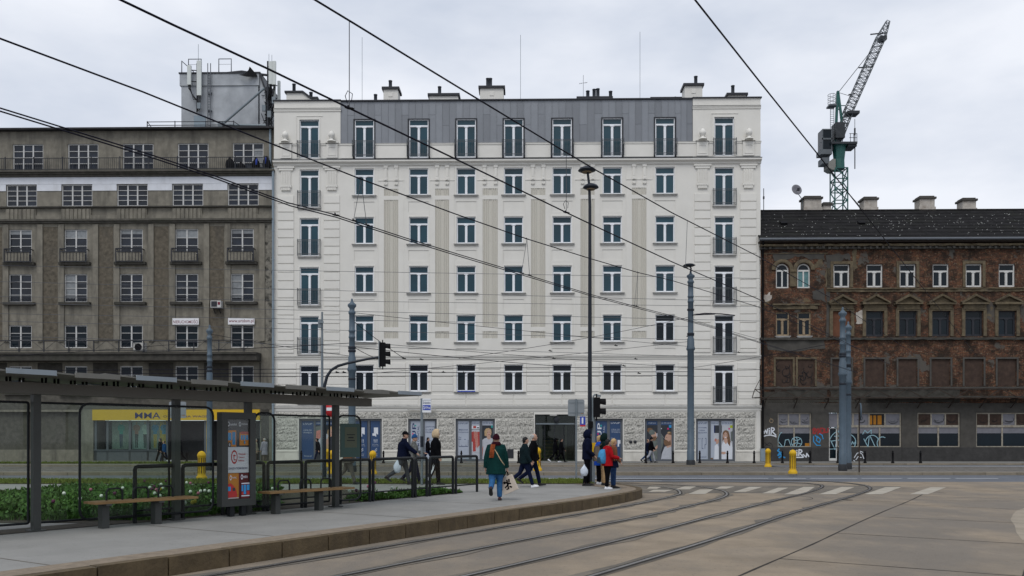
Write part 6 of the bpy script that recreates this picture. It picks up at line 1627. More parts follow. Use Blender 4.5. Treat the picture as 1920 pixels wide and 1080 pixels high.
# no entry sign and thin post behind the shelter
Y = 44.0; r = empty('road_sign', (at(604,820,Y).x,Y,.12)); tag(r,'red and white no entry sign half hidden by the shelter beam','road sign'); k=Y/F
zz = lambda py: CAMZ+(HOR-py)*k-.12
s = MB(); s.tube([(0,0,0),(0,0,zz(585))], [.09,.05], 8); s.build('post', MT['galv'], r)
xs = (623-604)*k
s = MB(); s.lathe([(0,0),(.38,0),(.38,.02),(0,.02)],(0,0,0),24); d=s.build('plate', MT['sign_red'], r, (xs,-.1,zz(768))); d.rotation_euler=(R(90),0,0)
s = MB(); s.box(xs-.27,xs+.27,-.128,-.122,zz(768)-.06,zz(768)+.1); s.build('white_bar', MT['sign_white'], r)
s = MB(); s.bar((0,-.03,zz(768)),(xs,-.08,zz(768)),.04,.04); s.build('arm', MT['galv'], r)
s = MB(); s.box(-.18,.0,-.15,.05,zz(615),zz(600)); s.box(-.12,.1,-.2,-.1,zz(607),zz(603)); s.build('junction_box', MT['galv'], r)
# tram stop flag
X, Y = ground(791, 909, PZ); r = empty('stop_sign', (X,Y,PZ)); tag(r,'tram stop flag with white and blue panel behind the glass fence','stop sign'); k=Y/F
zz = lambda py: CAMZ+(HOR-py)*k-PZ
s = MB(); s.tube([(0,0,0),(0,0,zz(747))], .045, 10); s.build('post', MT['galv'], r)
s = MB(); s.box(.02,.30,-.05,.05,zz(773.5),zz(747.5)); fl=s.build('flag', MT['sign_white'], r)
s = MB(); s.box(.035,.29,-.056,-.051,zz(769),zz(759.5)); s.build('blue_panel', MT['sign_blue'], fl)
s = MB(); s.box(.03,.295,-.056,-.051,zz(750.6),zz(750)); s.build('trim', MT['galv'], fl)
s = MB(); put_text(s,'Śródmieście',.045,zz(757),.285,zz(752),-.0575); s.build('lettering', MT['p_ink'], fl)
s = MB(); put_text(s,'S',.05,zz(767.5),.105,zz(761),-.0585); put_text(s,'KM',.12,zz(766.5),.2,zz(762),-.0585); put_text(s,'tram',.21,zz(767),.28,zz(762.6),-.0585); s.build('lettering', MT['sign_white'], fl)
for b_,t_ in ((846,828),(838,824)):
    pass
s = MB(); s.lathe([(.055,zz(838)),(.055,zz(818))],(0,0,0),10); s.build('stickers', MT['pole_dark'], r)

# yellow posts and small black bollards
yb = MB(); yb.lathe([(.19,0),(.19,.10),(.155,.13),(.14,.16),(.14,.82),(.155,.84),(.15,.9),(.11,.98),(.05,1.02),(.0,1.03)],(0,0,0),20)
ybm = yb.mesh('body', MT['bollard_yellow'])
sl_ = MB()
for k in range(10):
    a=2*math.pi*k/10; sl_.obox((.142*math.cos(a),.142*math.sin(a),.5),(-.012*math.sin(a),.012*math.cos(a),0),(.006*math.cos(a),.006*math.sin(a),0),(0,0,.28))
slm_ = sl_.mesh('slots', MT['rail_gap'])
for px,base,z0,sc,lb in ((1440,876,.12,1.03,'yellow ribbed post before the corner of the brick house'),(1486.5,888,.12,1.08,'yellow ribbed post nearest the pair of tram poles'),(378,899,PZ,1.02,'yellow ribbed post behind the flower bed'),(699,889,.12,1.05,'yellow ribbed post behind the glass fence, left of the walking men'),
      (1008,883,.12,1.15,'yellow ribbed post partly hidden by the walking couple'),(614,876,.12,1.0,'yellow ribbed post behind the shelter, near the no entry sign'),(622,888,.12,1.05,'yellow ribbed post behind the shelter post')):
    X,Y=ground(px,base,z0); r=empty('yellow_post',(X,Y,z0)); r.scale=(sc,sc,sc); tag(r,lb,'bollard','yellow ribbed posts'); link('body',ybm,r); link('slots',slm_,r)
bb = MB(); bb.lathe([(.10,0),(.10,.10),(.065,.13),(.06,.62),(.075,.64),(.075,.69),(.05,.71),(.055,.78),(.03,.83),(0,.84)],(0,0,0),12); bbm=bb.mesh('bollard',MT['black'])
for i,px in enumerate((514,565,719,814,865,972,1140,1211,1262,1312,1364,1414,1467,1519,1571,1622,1674,1726,305,350)):
    Y=56.3; o=link('bollard',bbm,None,(at(px,820,Y).x,Y,.1)); lbs={514:'before the downpipe between grey and white house',565:'before the leftmost poster of the white house',719:'right of the blue poster doors',814:'before the pale poster doors',865:'before the clothes poster',972:'left of the glass entrance',1140:'before the blue rental posters',1211:'left of the barber poster',1262:'right of the barber poster',1312:'before the left panel of the smiling woman poster',1364:'before the smiling woman poster',1414:'at the right corner of the white house',1467:'before the left graffiti window',1519:'right of the left graffiti window',1571:'behind the pair of tram poles',1622:'right of the round road sign',1674:'right of the graffiti shop',1726:'farthest right along the brick house',305:'before the yellow shop sign, left one',350:'before the shop door of the grey house'}
    tag(o,'small black bollard '+lbs[px],'bollard','black bollards along the far pavement')

# ------------------------------------------------------------------ tram shelter
SD = Vector((-.623,-.782,0)); SN = Vector((.782,-.623,0))      # along the shelter (towards the left and near), and towards the track
S0 = Vector((-3.94,19.2,PZ))
sh = empty('tram_shelter', S0, math.atan2(SD.y,SD.x)); tag(sh,'grey glass tram shelter with wooden bench and plate roof','shelter')
# local x runs along SD, local y = left of SD ; track side is local +y? keep sign:
sgn = 1.0 if (Matrix.Rotation(math.atan2(SD.y,SD.x),3,'Z') @ Vector((0,1,0))).dot(SN) > 0 else -1.0
def srot(px):    # distance along the shelter line for a pixel column
    kx = (px-960)/F; return (S0.x-kx*S0.y)/(kx*SD.y-SD.x)
ps = [0.0, srot(465), srot(330), srot(330)+2.5, srot(330)+4.6]
L1 = ps[-1]+.8
for q_ in ps:
    s = MB(); s.box(q_-.06,q_+.06,-.06,.06,0,2.26); s.box(q_-.12,q_+.12,-.12,.12,0,.02); s.build('post', MT['shelter_post'], sh)
s = MB(); s.box(-.98,L1,-.11,.11,2.262,2.45); s.build('beam', MT['shelter_beam'], sh)
for q_ in (ps[0]-.4,)+tuple(ps): 
    pass
x = -1.75; i=0
while x < L1:
    i+=1; e=x+1.02; s = MB(); t=.045 if i%2 else -.0
    zc=2.50+.012*(i%2)
    s.add([(x,-.95,zc),(e+.25,-.95,zc+.07),(e+.25,.95,zc+.07),(x,.95,zc),(x,-.95,zc+.025),(e+.25,-.95,zc+.095),(e+.25,.95,zc+.095),(x,.95,zc+.025)],[(0,3,2,1),(4,5,6,7),(0,1,5,4),(1,2,6,5),(2,3,7,6),(3,0,4,7)])
    pl=s.build('roof_plate', MT['roof_plate'], sh)
    for ya,yb_ in ((-.985,-.951),(.951,.985)):
        s = MB(); s.box(x+.02,x+.75,ya,yb_,zc+.01,zc+.09); s.build('plate_edge', MT['roof_edge' if i%2 else 'roof_plate'], pl)
    if x > -1.05:
        for dx in (.15,.35,.62,.82):
            for yy in (-.07,.07): s = MB(); s.tube([(x+dx,yy,2.451),(x+dx,yy,zc-.002+.07*(dx/1.27))], .02, 5); s.build('roof_clip', MT['black'], pl)
    x = e
def rounded(mb, x0, x1, y, z0, z1, r_, rad, both=True, open_left=False):
    pts=[]
    for cx,cz_,a0 in ((x1-rad,z1-rad,0),(x0+rad,z1-rad,90),(x0+rad,z0+rad,180),(x1-rad,z0+rad,270)):
        for a in (0,22,45,67,90): pts.append((cx+rad*math.cos(R(a0+a)),y,cz_+rad*math.sin(R(a0+a))))
    mb.tube(pts+[pts[0]], r_, 6); return pts
def glass_panel(x0, x1, y, z0, z1, frame=.022, rad=.16, g='glass_clear', name='glass_panel'):
    s=MB(); pts=rounded(s,x0,x1,y,z0,z1,frame,rad); fr_=s.build(name, MT['shelter_frame'], sh)
    s=MB(); q=[(a,c) for a,b,c in pts]; s.flat(q, y); s.build('pane', MT[g], fr_); return fr_
# back walls and the wings with rounded corners
BY = -.16*sgn
glass_panel(.06, ps[1]-.05, -.14*sgn, .12, 2.02, rad=.03)
glass_panel(ps[2]+.06, ps[3]-.05, -.14*sgn, .12, 2.13, rad=.03)
glass_panel(ps[3]+.06, ps[4]-.05, -.14*sgn, .12, 2.13, rad=.03)
w3 = glass_panel(srot(676), -.05, .0, .13, 2.04)
glass_panel(srot(509), srot(472), .10*sgn, .13, 2.05)
glass_panel(srot(394), srot(270)+1.2, .10*sgn, .13, 2.13)
s=MB(); a,b=srot(673),srot(636.5); s.box(a,b,.03*sgn-.012,.03*sgn+.012,1.10,1.86); bd=s.build('info_board', MT['info_green'], sh)
s=MB(); s.box(a+.10,b-.12,.03*sgn+.0125*sgn-.001,.03*sgn+.0125*sgn+.001,1.32,1.78); s.build('timetable', MT['info_paper'], bd)
s=MB(); yy=.03*sgn+.016*sgn; s.box(a+.16,b-.18,yy-.001,yy+.001,1.47,1.49); s.box(a+.16,b-.18,yy-.001,yy+.001,1.6,1.62); s.box(a+.2,b-.22,yy-.001,yy+.001,1.53,1.56); s.build('tram_drawing', MT['shelter_frame'], bd)
# lit poster case (tall city light)
pc = empty('poster_case', (S0+SD*((srot(397)+srot(465))/2)+SN*.22), math.atan2(SD.y,SD.x)+math.pi); tag(pc,'dark framed advertising case with transport posters beside the shelter','poster case')
wq = abs(srot(397)-srot(465))/2-.03
fr_=MB(); z0,z1=.20,2.04
fr_.box(-wq,-wq+.13,-.09,.09,z0,z1); fr_.box(wq-.13,wq,-.09,.09,z0,z1); fr_.box(-wq+.13,wq-.13,-.09,.09,z0,z0+.14); fr_.box(-wq+.13,wq-.13,-.09,.09,z1-.13,z1); fr_.box(-wq+.02,wq-.02,.0,.085,z0+.02,z1-.02)
fo=fr_.build('frame', MT['shelter_post'], pc)
s=MB(); s.box(-wq+.2,-wq+.3,-.05,.05,0,z0); s.box(wq-.3,wq-.2,-.05,.05,0,z0); s.build('feet', MT['shelter_frame'], pc)
pa,pb,pt_,pbm = -wq+.135, wq-.135, z1-.135, z0+.145
hh=pt_-pbm; ww=pb-pa
fx_=lambda u: pa+ww*u; fz_=lambda v: pt_-hh*v
poster(pc,-.02,'p_dark',0,1,0,1,[RC('p_dark',0,0,1,.35),E('p_white',.10,.06,.05,.03),E('p_dark',.10,.06,.03,.018),T('p_white','autobus',.18,.045,.48,.078),E('p_white',.62,.06,.05,.03),E('p_dark',.62,.06,.03,.018),T('p_white','tramwaj',.70,.045,.97,.075),
   RC('p_orange',.0,.14,.44,.345),RC('p_cyan',.02,.17,.22,.265),RC('p_cyan',.26,.16,.40,.32),RC('p_dark',.325,.16,.335,.32),E('p_dark',.13,.32,.07,.035),E('p_grey',.13,.32,.035,.018),RC('p_red',0,.30,.06,.345),
   RC('p_orange',.58,.165,1.0,.33),RC('p_red',.63,.155,1.0,.185),RC('p_cyan',.64,.20,.72,.26),RC('p_cyan',.75,.20,.85,.26),RC('p_cyan',.88,.20,.98,.26),RC('p_cyan',.78,.27,.84,.31),
   RC('p_white',0,.35,1,.675),E('p_logo',.33,.475,.15,.088),E('p_white',.33,.475,.11,.064),T('p_logo','t',.26,.435,.40,.52),T('p_logo','Warszawski',.52,.425,.84,.452),T('p_logo','Transport',.52,.466,.80,.495),T('p_logo','Publiczny',.52,.507,.78,.54),T('p_ink','ZAWSZE W TWOIM KIERUNKU',.06,.605,.93,.632),
   RC('p_orange',0,.68,.52,1),RC('p_maroon',.52,.68,1,1),E('p_white',.15,.735,.05,.032),E('p_orange',.15,.735,.03,.018),T('p_white','kolej',.22,.72,.40,.75),E('p_white',.66,.73,.05,.032),E('p_maroon',.66,.73,.03,.018),T('p_white','metro',.71,.71,.92,.745),
   P('p_logo',(0,.82),(.12,.80),(.26,.83),(.38,.88),(.45,.96),(.40,.98),(0,.985)),RC('p_cyan',0,.845,.14,.90),RC('p_dark',.23,.86,.34,.9),RC('p_grey',0,.985,.5,.995),
   RC('p_maroon',.62,.8,1,1),RC('p_cyan',.63,.83,.70,.91),RC('p_cyan',.73,.83,.84,.95),RC('p_cyan',.87,.83,1,.90),RC('p_white',.62,.805,1,.818),RC('p_white',.62,.962,1,.975),RC('p_logo',.62,.92,.72,.955),RC('p_logo',.86,.91,1,.955)], fx=fx_, fz=fz_)
s=MB(); s.box(pa,pb,-.06,-.056,pbm,pt_); s.build('pane', MT['glass_case'], pc)
# benches
def bench(x0, x1, label):
    c=S0+SD*((x0+x1)/2)+SN*.42; r=empty('bench', c, math.atan2(SD.y,SD.x)+math.pi); tag(r,label,'bench','benches under the shelter'); h=(x1-x0)/2
    for k in range(3):
        s=MB(); y=-.2+k*.145; s.box(-h,h,y,y+.13,.42,.46); s.build('seat_plank', MT['bench_wood'], r)
    for xx in (-h*.75,h*.25):
        s=MB(); s.box(xx-.06,xx+.06,-.08,.08,0,.39); s.box(xx-.05,xx+.05,-.2,.22,.385,.418); s.build('leg', MT['shelter_post'], r)
    for xx in (-h*.5,0,h*.5):
        s=MB(); s.tube([(xx-.14,.1,.46),(xx-.14,.1,.6),(xx-.10,.1,.66),(xx+.10,.1,.66),(xx+.14,.1,.6),(xx+.14,.1,.46)],.018,6); s.build('armrest', MT['shelter_frame'], r)
bench(-.02, srot(472), 'wooden slatted bench to the right of the advertising case'); bench(srot(338), srot(338)+1.9, 'wooden slatted bench at the left edge under the shelter')

# ------------------------------------------------------------------ glass fence, each panel a thing
FN0=Vector((-.99,24.5)); fdir=Vector((-.545,-.838))
def fpos(px):
    kx=(px-960)/F; t=(FN0.x-kx*FN0.y)/(kx*fdir.y-fdir.x); return FN0+fdir*t
fl_=[(853.5,895.5),(804.5,850.5),(777.5,801.5),(698,775),(636.5,695),(571,634),(500,568),(424,497),(340,420),(250,336)]
for i,(a,b) in enumerate(fl_):
    p=fpos(b); q=fpos(a); v=q-p; Lf=v.length; r=empty('fence_panel',(p.x,p.y,PZ),math.atan2(v.y,v.x))
    names=['rightmost, at the end of the glass fence','second from the right end, before the cream hooded man','narrow tinted one right of the walking pair','wide one before the pair with the plastic bag','just right of the last shelter post','behind the bench, left of the last shelter post','behind the middle of the bench','behind the advertising case','behind the left shelter post','farthest left behind the shelter']
    tag(r,'dark framed glass fence panel, '+names[i],'fence panel','glass fence panels along the platform')
    s=MB()
    s.tube([(0.03,0,0),(0.03,0,.96),(.045,0,1.005),(.09,0,1.02),(Lf-.09,0,1.02),(Lf-.045,0,1.005),(Lf-.03,0,.96),(Lf-.03,0,0)],.037,8); s.tube([(.03,0,.22),(Lf-.03,0,.22)],.02,6); s.build('frame', MT['shelter_frame'], r)
    s=MB(); s.add([(.04,0,.24),(Lf-.04,0,.24),(Lf-.04,0,.94),(Lf-.1,0,1.0),(.1,0,1.0),(.04,0,.94)],[(0,1,2,3,4,5)]); s.build('pane', MT['glass_fence'], r)

# ------------------------------------------------------------------ planting behind fence and shelter
def foliage(name, posfn, n, z0, h, label, m='leaf', seed=1, sz=.07):
    rg=random.Random(seed); vs=[]; fs=[]
    for i in range(n):
        x,y,hh_=posfn(rg); z=z0+rg.random()**.7*h*hh_; d=Vector((rg.gauss(0,1),rg.gauss(0,1),rg.uniform(.1,1.3))).normalized()*sz*rg.uniform(.6,1.5); nn=d.cross(Vector((rg.gauss(0,1),rg.gauss(0,1),rg.gauss(0,1)))).normalized()*sz*.28
        p=Vector((x,y,z)); k=len(vs); vs+=[p,p+d*.5+nn,p+d,p+d*.5-nn]; fs.append((k,k+1,k+2,k+3))
    b=MB(); b.add(vs,fs); return tag(b.build(name,MT[m]),label,'plants',None,'stuff')
def hedge(rg):
    t=rg.uniform(0.55,4.6); o=rg.uniform(.12,.75); p=FN0+fdir*t+Vector((-.838,.545))*o; hb=.55+.45*math.sin(t*5+1.3*math.sin(t*2.3)); return p.x,p.y,max(.2,hb)*(1 if .2<o<.7 else .6)
soil=MB(); nv=Vector((-.838,.545)); A_=FN0+fdir*.5+nv*.1; B_=FN0+fdir*16+nv*.1; C_=FN0+fdir*16+nv*.8; D__=FN0+fdir*.5+nv*.8
soil.sheet([(p.x,p.y) for p in (A_,D__,C_,B_)],PZ+.004); tag(soil.build('flower_bed',MT['soil']),'strip of dark soil behind the glass fence',None,None,'structure')
foliage('low_hedge',hedge,4200,PZ,.17,'low bright green plants along the foot of the glass fence',seed=3,sz=.085)
def bedpos(rg):
    while True:
        y=rg.uniform(16.0,25.3); x=rg.uniform(-13,-3.6)
        if fpos_side(x,y) > .15 and x > -.62*y and x < -.27*y: return x,y,1.0
def fpos_side(x,y): return (Vector((x,y))-FN0).dot(nv)
bs=MB(); bs.sheet([(-14.5,15.6),(-6.75,15.6),(-3.2,21.2),(-4.2,25.4),(-15.5,25.4)],PZ+.002); tag(bs.build('flower_bed',MT['soil']),'wide flower bed soil behind the shelter',None,None,'structure')
foliage('ground_cover',bedpos,11000,PZ,.15,'green leaves of the flower bed behind the shelter',m='leaf_dark',seed=5,sz=.12)
foliage('ground_cover',bedpos,6000,PZ+.02,.17,'bright green leaf tips in the flower bed',m='leaf',seed=6,sz=.10)
grass('bed_grass', lambda r: bedpos(r)[:2], 26000, PZ, .05, .22, 'bright green grass blades between the tulips', 'leaf', .012, 'grass', 11)
TU=[(350,905,'w'),(343,918,'w'),(357,922,'w'),(384,920,'w'),(392,921,'w'),(376,921,'w'),(353,935,'w'),(347,945,'w'),(344,938,'w'),(398,945,'w'),(302,908,'w'),(281,914,'w'),(290,925,'w'),(297,940,'w'),(300,930,'w'),(305,915,'w'),(289,912,'p'),(285,917,'p'),(271,902,'p'),(311,902,'p'),(391,905,'p'),(357,906,'k'),(372,925,'k'),(297,921,'k'),(293,918,'k'),(312,935,'k'),(304,945,'p'),(361,945,'y'),(366,940,'y'),(301,917,'y'),(511,916,'w'),(513,922,'w'),(478,923,'w'),(521,912,'p'),(735,932,'w'),(690,912,'k'),(703,905,'p'),(655,935,'w'),(668,920,'p'),(230,915,'w'),(215,925,'p'),(190,930,'w'),(170,918,'k'),(150,935,'w'),(120,925,'w'),(100,940,'p'),(70,928,'w')]
tm={}
for kc,mn in (('w','tulip_white'),('p','tulip_purple'),('k','tulip_pink'),('y','tulip_yellow')):
    s=MB(); s.tube([(0,0,0),(.01,0,.2),(0,0,.40)],.006,5,1); s.lathe([(.012,.39),(.035,.415),(.04,.45),(.034,.49),(.016,.515),(0,.50)],(0,0,0),8,0)
    s.add([(0,0,0),(.05,.01,.12),(.09,.02,.26),(.03,.0,.12)],[(0,1,2,3)],1); s.add([(0,0,0),(-.05,.02,.12),(-.08,.03,.24),(-.03,.0,.12)],[(0,1,2,3)],1)
    tm[kc]=s.mesh('tulip',[MT[mn],MT['leaf']])
for px,py,kc in TU:
    zt=PZ+.28; Y=F*(CAMZ-zt)/(py-HOR); Yf=fpos(px).y+.25; Y=max(Y,Yf); X=(px-960)/F*Y
    o=link('tulip',tm[kc],None,(X,Y,PZ),random.uniform(0,6)); cn={'w':'white','p':'dark purple','k':'pink','y':'yellow'}[kc]
    o.scale=(.95,.95,.62); tag(o,cn+' tulip in the planting behind the shelter and fence','tulip',cn+' tulips in the flower bed')

# ------------------------------------------------------------------ overhead wires
def wire(pts, r_, label, m='wire', group='overhead tram wires', name='overhead_wire'):
    s=MB(); s.tube(pts,r_,5,caps=True); return tag(s.build(name,MT[m]),label,'wire',group)
def plane_pts(X0,s_,pix):
    o=[]
    for px,py in pix:
        kx=(px-960)/F; d=X0/(kx-s_); o.append(Vector((kx*d,d,CAMZ+(HOR-py)/F*d)))
    return o
def ext(P,a,b):
    P=[Vector(p) for p in P]; d0=(P[0]-P[1]).normalized(); d1=(P[-1]-P[-2]).normalized(); return [P[0]+d0*a]+P+[P[-1]+d1*b]
def extflat(P,a,b):
    Q=ext(P,a,b); Q[0].z=P[0].z; Q[-1].z=P[-1].z; return Q
DP=[(267,285),(400,329),(539,380),(624,401.5),(760,446),(860,477),(993,517),(1107,552),(1193,575),(1260,592),(1330,611),(1420,640)]
def fit(pix,z):
    return [Vector(((px-960)/F*(F*(z-CAMZ)/(HOR-py)),F*(z-CAMZ)/(HOR-py),z)) for px,py in pix]
Dx=plane_pts(-10.45,.647,DP)
wire(extflat(Dx,9,16),.0085,'pair of dark contact wires crossing from left edge, upper one')
wire(extflat([p+Vector((.05,-.02,-.05)) for p in Dx],9,16),.0085,'pair of dark contact wires crossing from left edge, lower one')
CP=[(267,172),(500,266),(677,336),(853,401),(988,448),(1107,485),(1196,511),(1260,526),(1420,575)]
Cx=plane_pts(-10.45,.647,CP); wire(extflat(Cx,9,16),.0105,'thick dark carrier wire above the pair of contact wires')
AP=[(323,46),(500,128),(655,203),(860,301),(1065,400),(1107,420),(1260,491),(1420,560)]
Ax=plane_pts(-6.65,.61,AP); wire(extflat(Ax,7,22),.0098,'dark contact wire running from the upper left to the tall lamp')
BP=[(667,46),(755,100),(860,164),(1032,268),(1121,321),(1260,399),(1420,480),(1560,560)]
Bx=plane_pts(-6.65,.61,BP); wire(extflat(Bx,7,22),.0102,'thick dark carrier wire from the top middle down past the lamp heads')
EP=[(1340,46),(1430,160),(1530,285)]
Ex=plane_pts(-2.53,.615,EP); wire(extflat(Ex,6,28),.0075,'single dark wire slanting down to the crane')
def lerp_on(P,px):
    for a,b in zip(P[:-1],P[1:]):
        xa=960+F*a.x/a.y; xb=960+F*b.x/b.y
        if xa<=px<=xb: return a.lerp(b,(px-xa)/(xb-xa))
    return P[-1]
def fitting(p, size, label):
    s=MB(); s.tube([(-size*1.5,0,size*.25),(-size*.5,0,size*.1),(size*.6,0,-size*.1),(size*1.6,0,-size*.15)],[size*.15,size*.42,size*.42,size*.15],6); s.tube([(0,0,0),(-size*.25,0,size*.7),(-size*.6,0,size*.9)],[size*.25,size*.3,size*.18],6); s.ball((size*.9,0,-size*.1),size*.4,8,6)
    return tag(s.build('wire_clamp',MT['black'],None,p),label,'wire clamp','clamps on the overhead wires')
def dropper(p,q,label,r_=.0045): 
    wire([p,q],r_,label,'wire_thin','droppers between the overhead wires','dropper_wire')
for a,b,c,lb in ((677,660,684,'before the second window column'),(988,976,993,'before the fifth window column'),(1196,1189,1194,'right of the tall lamp')):
    p=lerp_on(Cx,a); fitting(p,.025,'carrier wire clamp '+lb)
    for q_ in (b,c):
        q2=lerp_on(Dx,q_); dropper(p,q2,'thin dropper from carrier to contact wire %s, %s one'%(lb,'left' if q_==b else 'right')); fitting(q2+Vector((0,0,.005)),.03,'contact wire clamp %s, %s one'%(lb,'left' if q_==b else 'right'))
for px_ in (629,):
    q2=lerp_on(Dx,px_); fitting(q2,.035,'double clamp on the contact wires before the first window column')
for a,b,lb in ((657,655,'hanging from the top edge of the view'),(1056,1061,'beside the lamp heads')):
    p=lerp_on([Bx[0]*2-Bx[1]]+Bx,a) if a>667 else Bx[0]+(Bx[0]-Bx[1])*.05; q2=lerp_on(Ax,b); dropper(Vector((q2.x,q2.y,p.z)),q2,'thin vertical dropper '+lb); fitting(q2,.03,'dark clamp below the vertical dropper '+lb)
    s=MB(); s.tube([(-.02,0,.05),(-.04,0,.12),(-.015,0,.17),(.03,0,.14),(.02,0,.06)],.004,5); tag(s.build('wire_loop',MT['wire'],None,q2),'small wire loop at the dropper '+lb,'wire loop')
for px_,lb in ((1283,'right of the tall lamp head'),):
    p=lerp_on(Bx,px_); q2=lerp_on(Ax,1280); dropper(p,q2,'thin dropper '+lb); fitting(q2,.03,'clamp at the foot of the dropper '+lb)
# thin span wires further back between poles and facades
def span(x0,y0,x1,y1,Ya,Yb,lb,r_=.011,sag=.0,m='wire_thin'):
    p=at(x0,y0,Ya); q2=at(x1,y1,Yb); n=9; P_=[]
    for i in range(n+1):
        t=i/n; v=p.lerp(q2,t); v.z-=sag*4*t*(1-t); P_.append(v)
    wire(P_,r_,lb,m,'thin span wires across the avenue','span_wire')
spl=[(0,498,1424,522,52,52),(0,528,1424,566,50,52),(0,568,1424,602,48,50),(0,556,1424,575,53,53),(0,602,1295,637,46,54),(0,588,1295,612,47,54),(0,630,1295,668,45,54)]
for i,(a,b,c,d,e,f_) in enumerate(spl): span(a,b,c,d,e,f_,'thin grey span wire across the facades, %s of seven from the top'%['first','second','third','fourth','fifth','sixth','seventh'][i],.013)
def toP(T_,py): return (T_[0],T_[1],CAMZ+(HOR-py)/F*T_[1])
def w2(p,q2,lb,r_=.016,sag=.05,m='wire'):
    p=Vector(p); q2=Vector(q2); n=8; P_=[]
    for i in range(n+1):
        t=i/n; v=p.lerp(q2,t); v.z-=sag*4*t*(1-t); P_.append(v)
    wire(P_,r_,lb,m,'span wires tied to the tram poles','span_wire')
w2(toP(TP1,586),toP(TP2,650),'span wire from the tram pole by the shelter to the tall pole, upper',.012)
w2(toP(TP1,640),toP(TP2,690),'span wire from the tram pole by the shelter to the tall pole, lower',.012)
w2(toP(TP1,600),at(756,671,43),'slanting stay from the top of the tram pole by the shelter')
w2(toP(TP1,648),at(706,672,44),'short stay from the tram pole towards the overhead signal')
w2(toP(TP1,650),at(1040,686,50),'long low wire from the tram pole by the shelter')
w2(toP(TP1,643),at(267,660,46),'wire from the tram pole by the shelter to the left')
w2(toP(TP2,598),at(1440,640,54),'wire from the tall pole to the white house corner',.012)
w2(toP(TP2,594),at(860,672,46),'long wire from the tall pole sloping left',.013,.15)
w2(toP(TP2,690),toP(TP3,640),'wire from the tall pole to the thick pole',.012)
w2(toP(TP2,640),at(700,700,44),'nearly level wire from the tall pole far to the left',.012)
w2(toP(TP2,692),at(1424,693,54),'level wire from the tall pole to the right house corner',.016)
for i,(y1,y2,Y_) in enumerate(((694,688,47),(700.5,697,46),(706,704,48))):
    span(0,y1+1,1290,y2,Y_,Y_+1,'level contact wire over the reservation, %s'%['upper','middle','lower'][i],.017,0,'wire')
w2(toP(TP5,626),toP(TP1,668),'wire between the slender pole and the tram pole by the shelter',.012)
w2(toP(TP5,640),at(0,668,47),'wire from the slender pole to the left',.012)
# thick cable bridging to the tall pole, dark
w2(toP(TP2,591),at(1340,589,50),'short thick cable loop at the tall pole',.03,.0)
for (px,py,Y_,lb) in ((706,672,44,'by the overhead signal'),(757,672,43,'left of the third window column'),(790,674,45,'above the first floor windows'),(1032,658,48,'left of the tall lamp post'),(1155,648,50,'right of the tall lamp post'),(1038,672,48,'below the string course'),(1192,673,50,'between the lamp and the tall pole'),(1170,686,49,'above the sixth first floor window'),(1198,700,49,'left of the seventh first floor window'),(806,698,46,'left of the fourth first floor window'),(832,698,46,'near the fourth first floor window'),(645,698,46,'left of the tram pole'),(632,698,46,'farthest left near the tram pole'),(870,699,46,'before the fourth first floor window'),(1385,661,54,'at the lowest railing on the right'),(1290,631,53,'beside the tall pole')):
    fitting(at(px,py,Y_),.075,'dark insulator clamp '+lb)
# ================================================================== PEOPLE
mat('skin', (.42,.25,.18), .6, .08, 9, spec=.3)
mat('sole', (.03,.03,.03), .8, .1, 5)
def fabric(n, c, v=.14, bump=.5, bs=16, rough=.9): return mat(n, c, rough, v, 7, bump, bs, spec=.06)
fabric('f_green',(.005,.030,.028)); fabric('f_jeans',(.032,.11,.25),.22); fabric('f_darkjeans',(.006,.010,.030)); fabric('f_black',(.0035,.0035,.005)); fabric('f_navy',(.0045,.007,.021)); fabric('f_teal',(.007,.015,.018),.2,.9,22)
fabric('f_red',(.30,.008,.012)); fabric('f_cream',(.48,.37,.24)); fabric('f_maroon',(.026,.005,.010)); fabric('f_grey',(.05,.055,.062),.2); fabric('f_taupe',(.14,.115,.095)); fabric('f_camo',(.14,.145,.14),.75,.5,12); fabric('f_bluehat',(.015,.065,.18)); fabric('f_blue',(.012,.06,.36)); fabric('f_tan',(.36,.24,.13))
fabric('f_greycoat',(.13,.115,.10),.2,.9,24); fabric('f_lilac',(.30,.28,.34)); fabric('f_beige',(.36,.31,.24)); fabric('f_lightpants',(.34,.35,.38),.2); fabric('f_hood',(.006,.016,.015)); fabric('f_scarf',(.22,.055,.02),.5,.6,30); fabric('f_backpack',(.06,.25,.48),.2); fabric('f_pack_dark',(.035,.06,.09)); fabric('f_brown',(.15,.065,.035)); fabric('f_bluejeans',(.02,.045,.11),.2)
mat('h_black',(.004,.0035,.0035),.6,.3,14); mat('h_grey',(.36,.35,.34),.7,.2,14); mat('h_blond',(.40,.27,.13),.6,.25,14); mat('h_brown',(.05,.028,.016),.6,.25,14)
mat('shoe_white',(.66,.67,.70),.6,.08,9); mat('shoe_black',(.006,.006,.007),.6,.2,9); mat('shoe_maroon',(.05,.012,.016),.6,.2,9)
mat('plastic_bag',(.56,.62,.70),.35,.12,6,.6,9,spec=.5); mat('canvas',(.52,.45,.38),.9,.06,5)

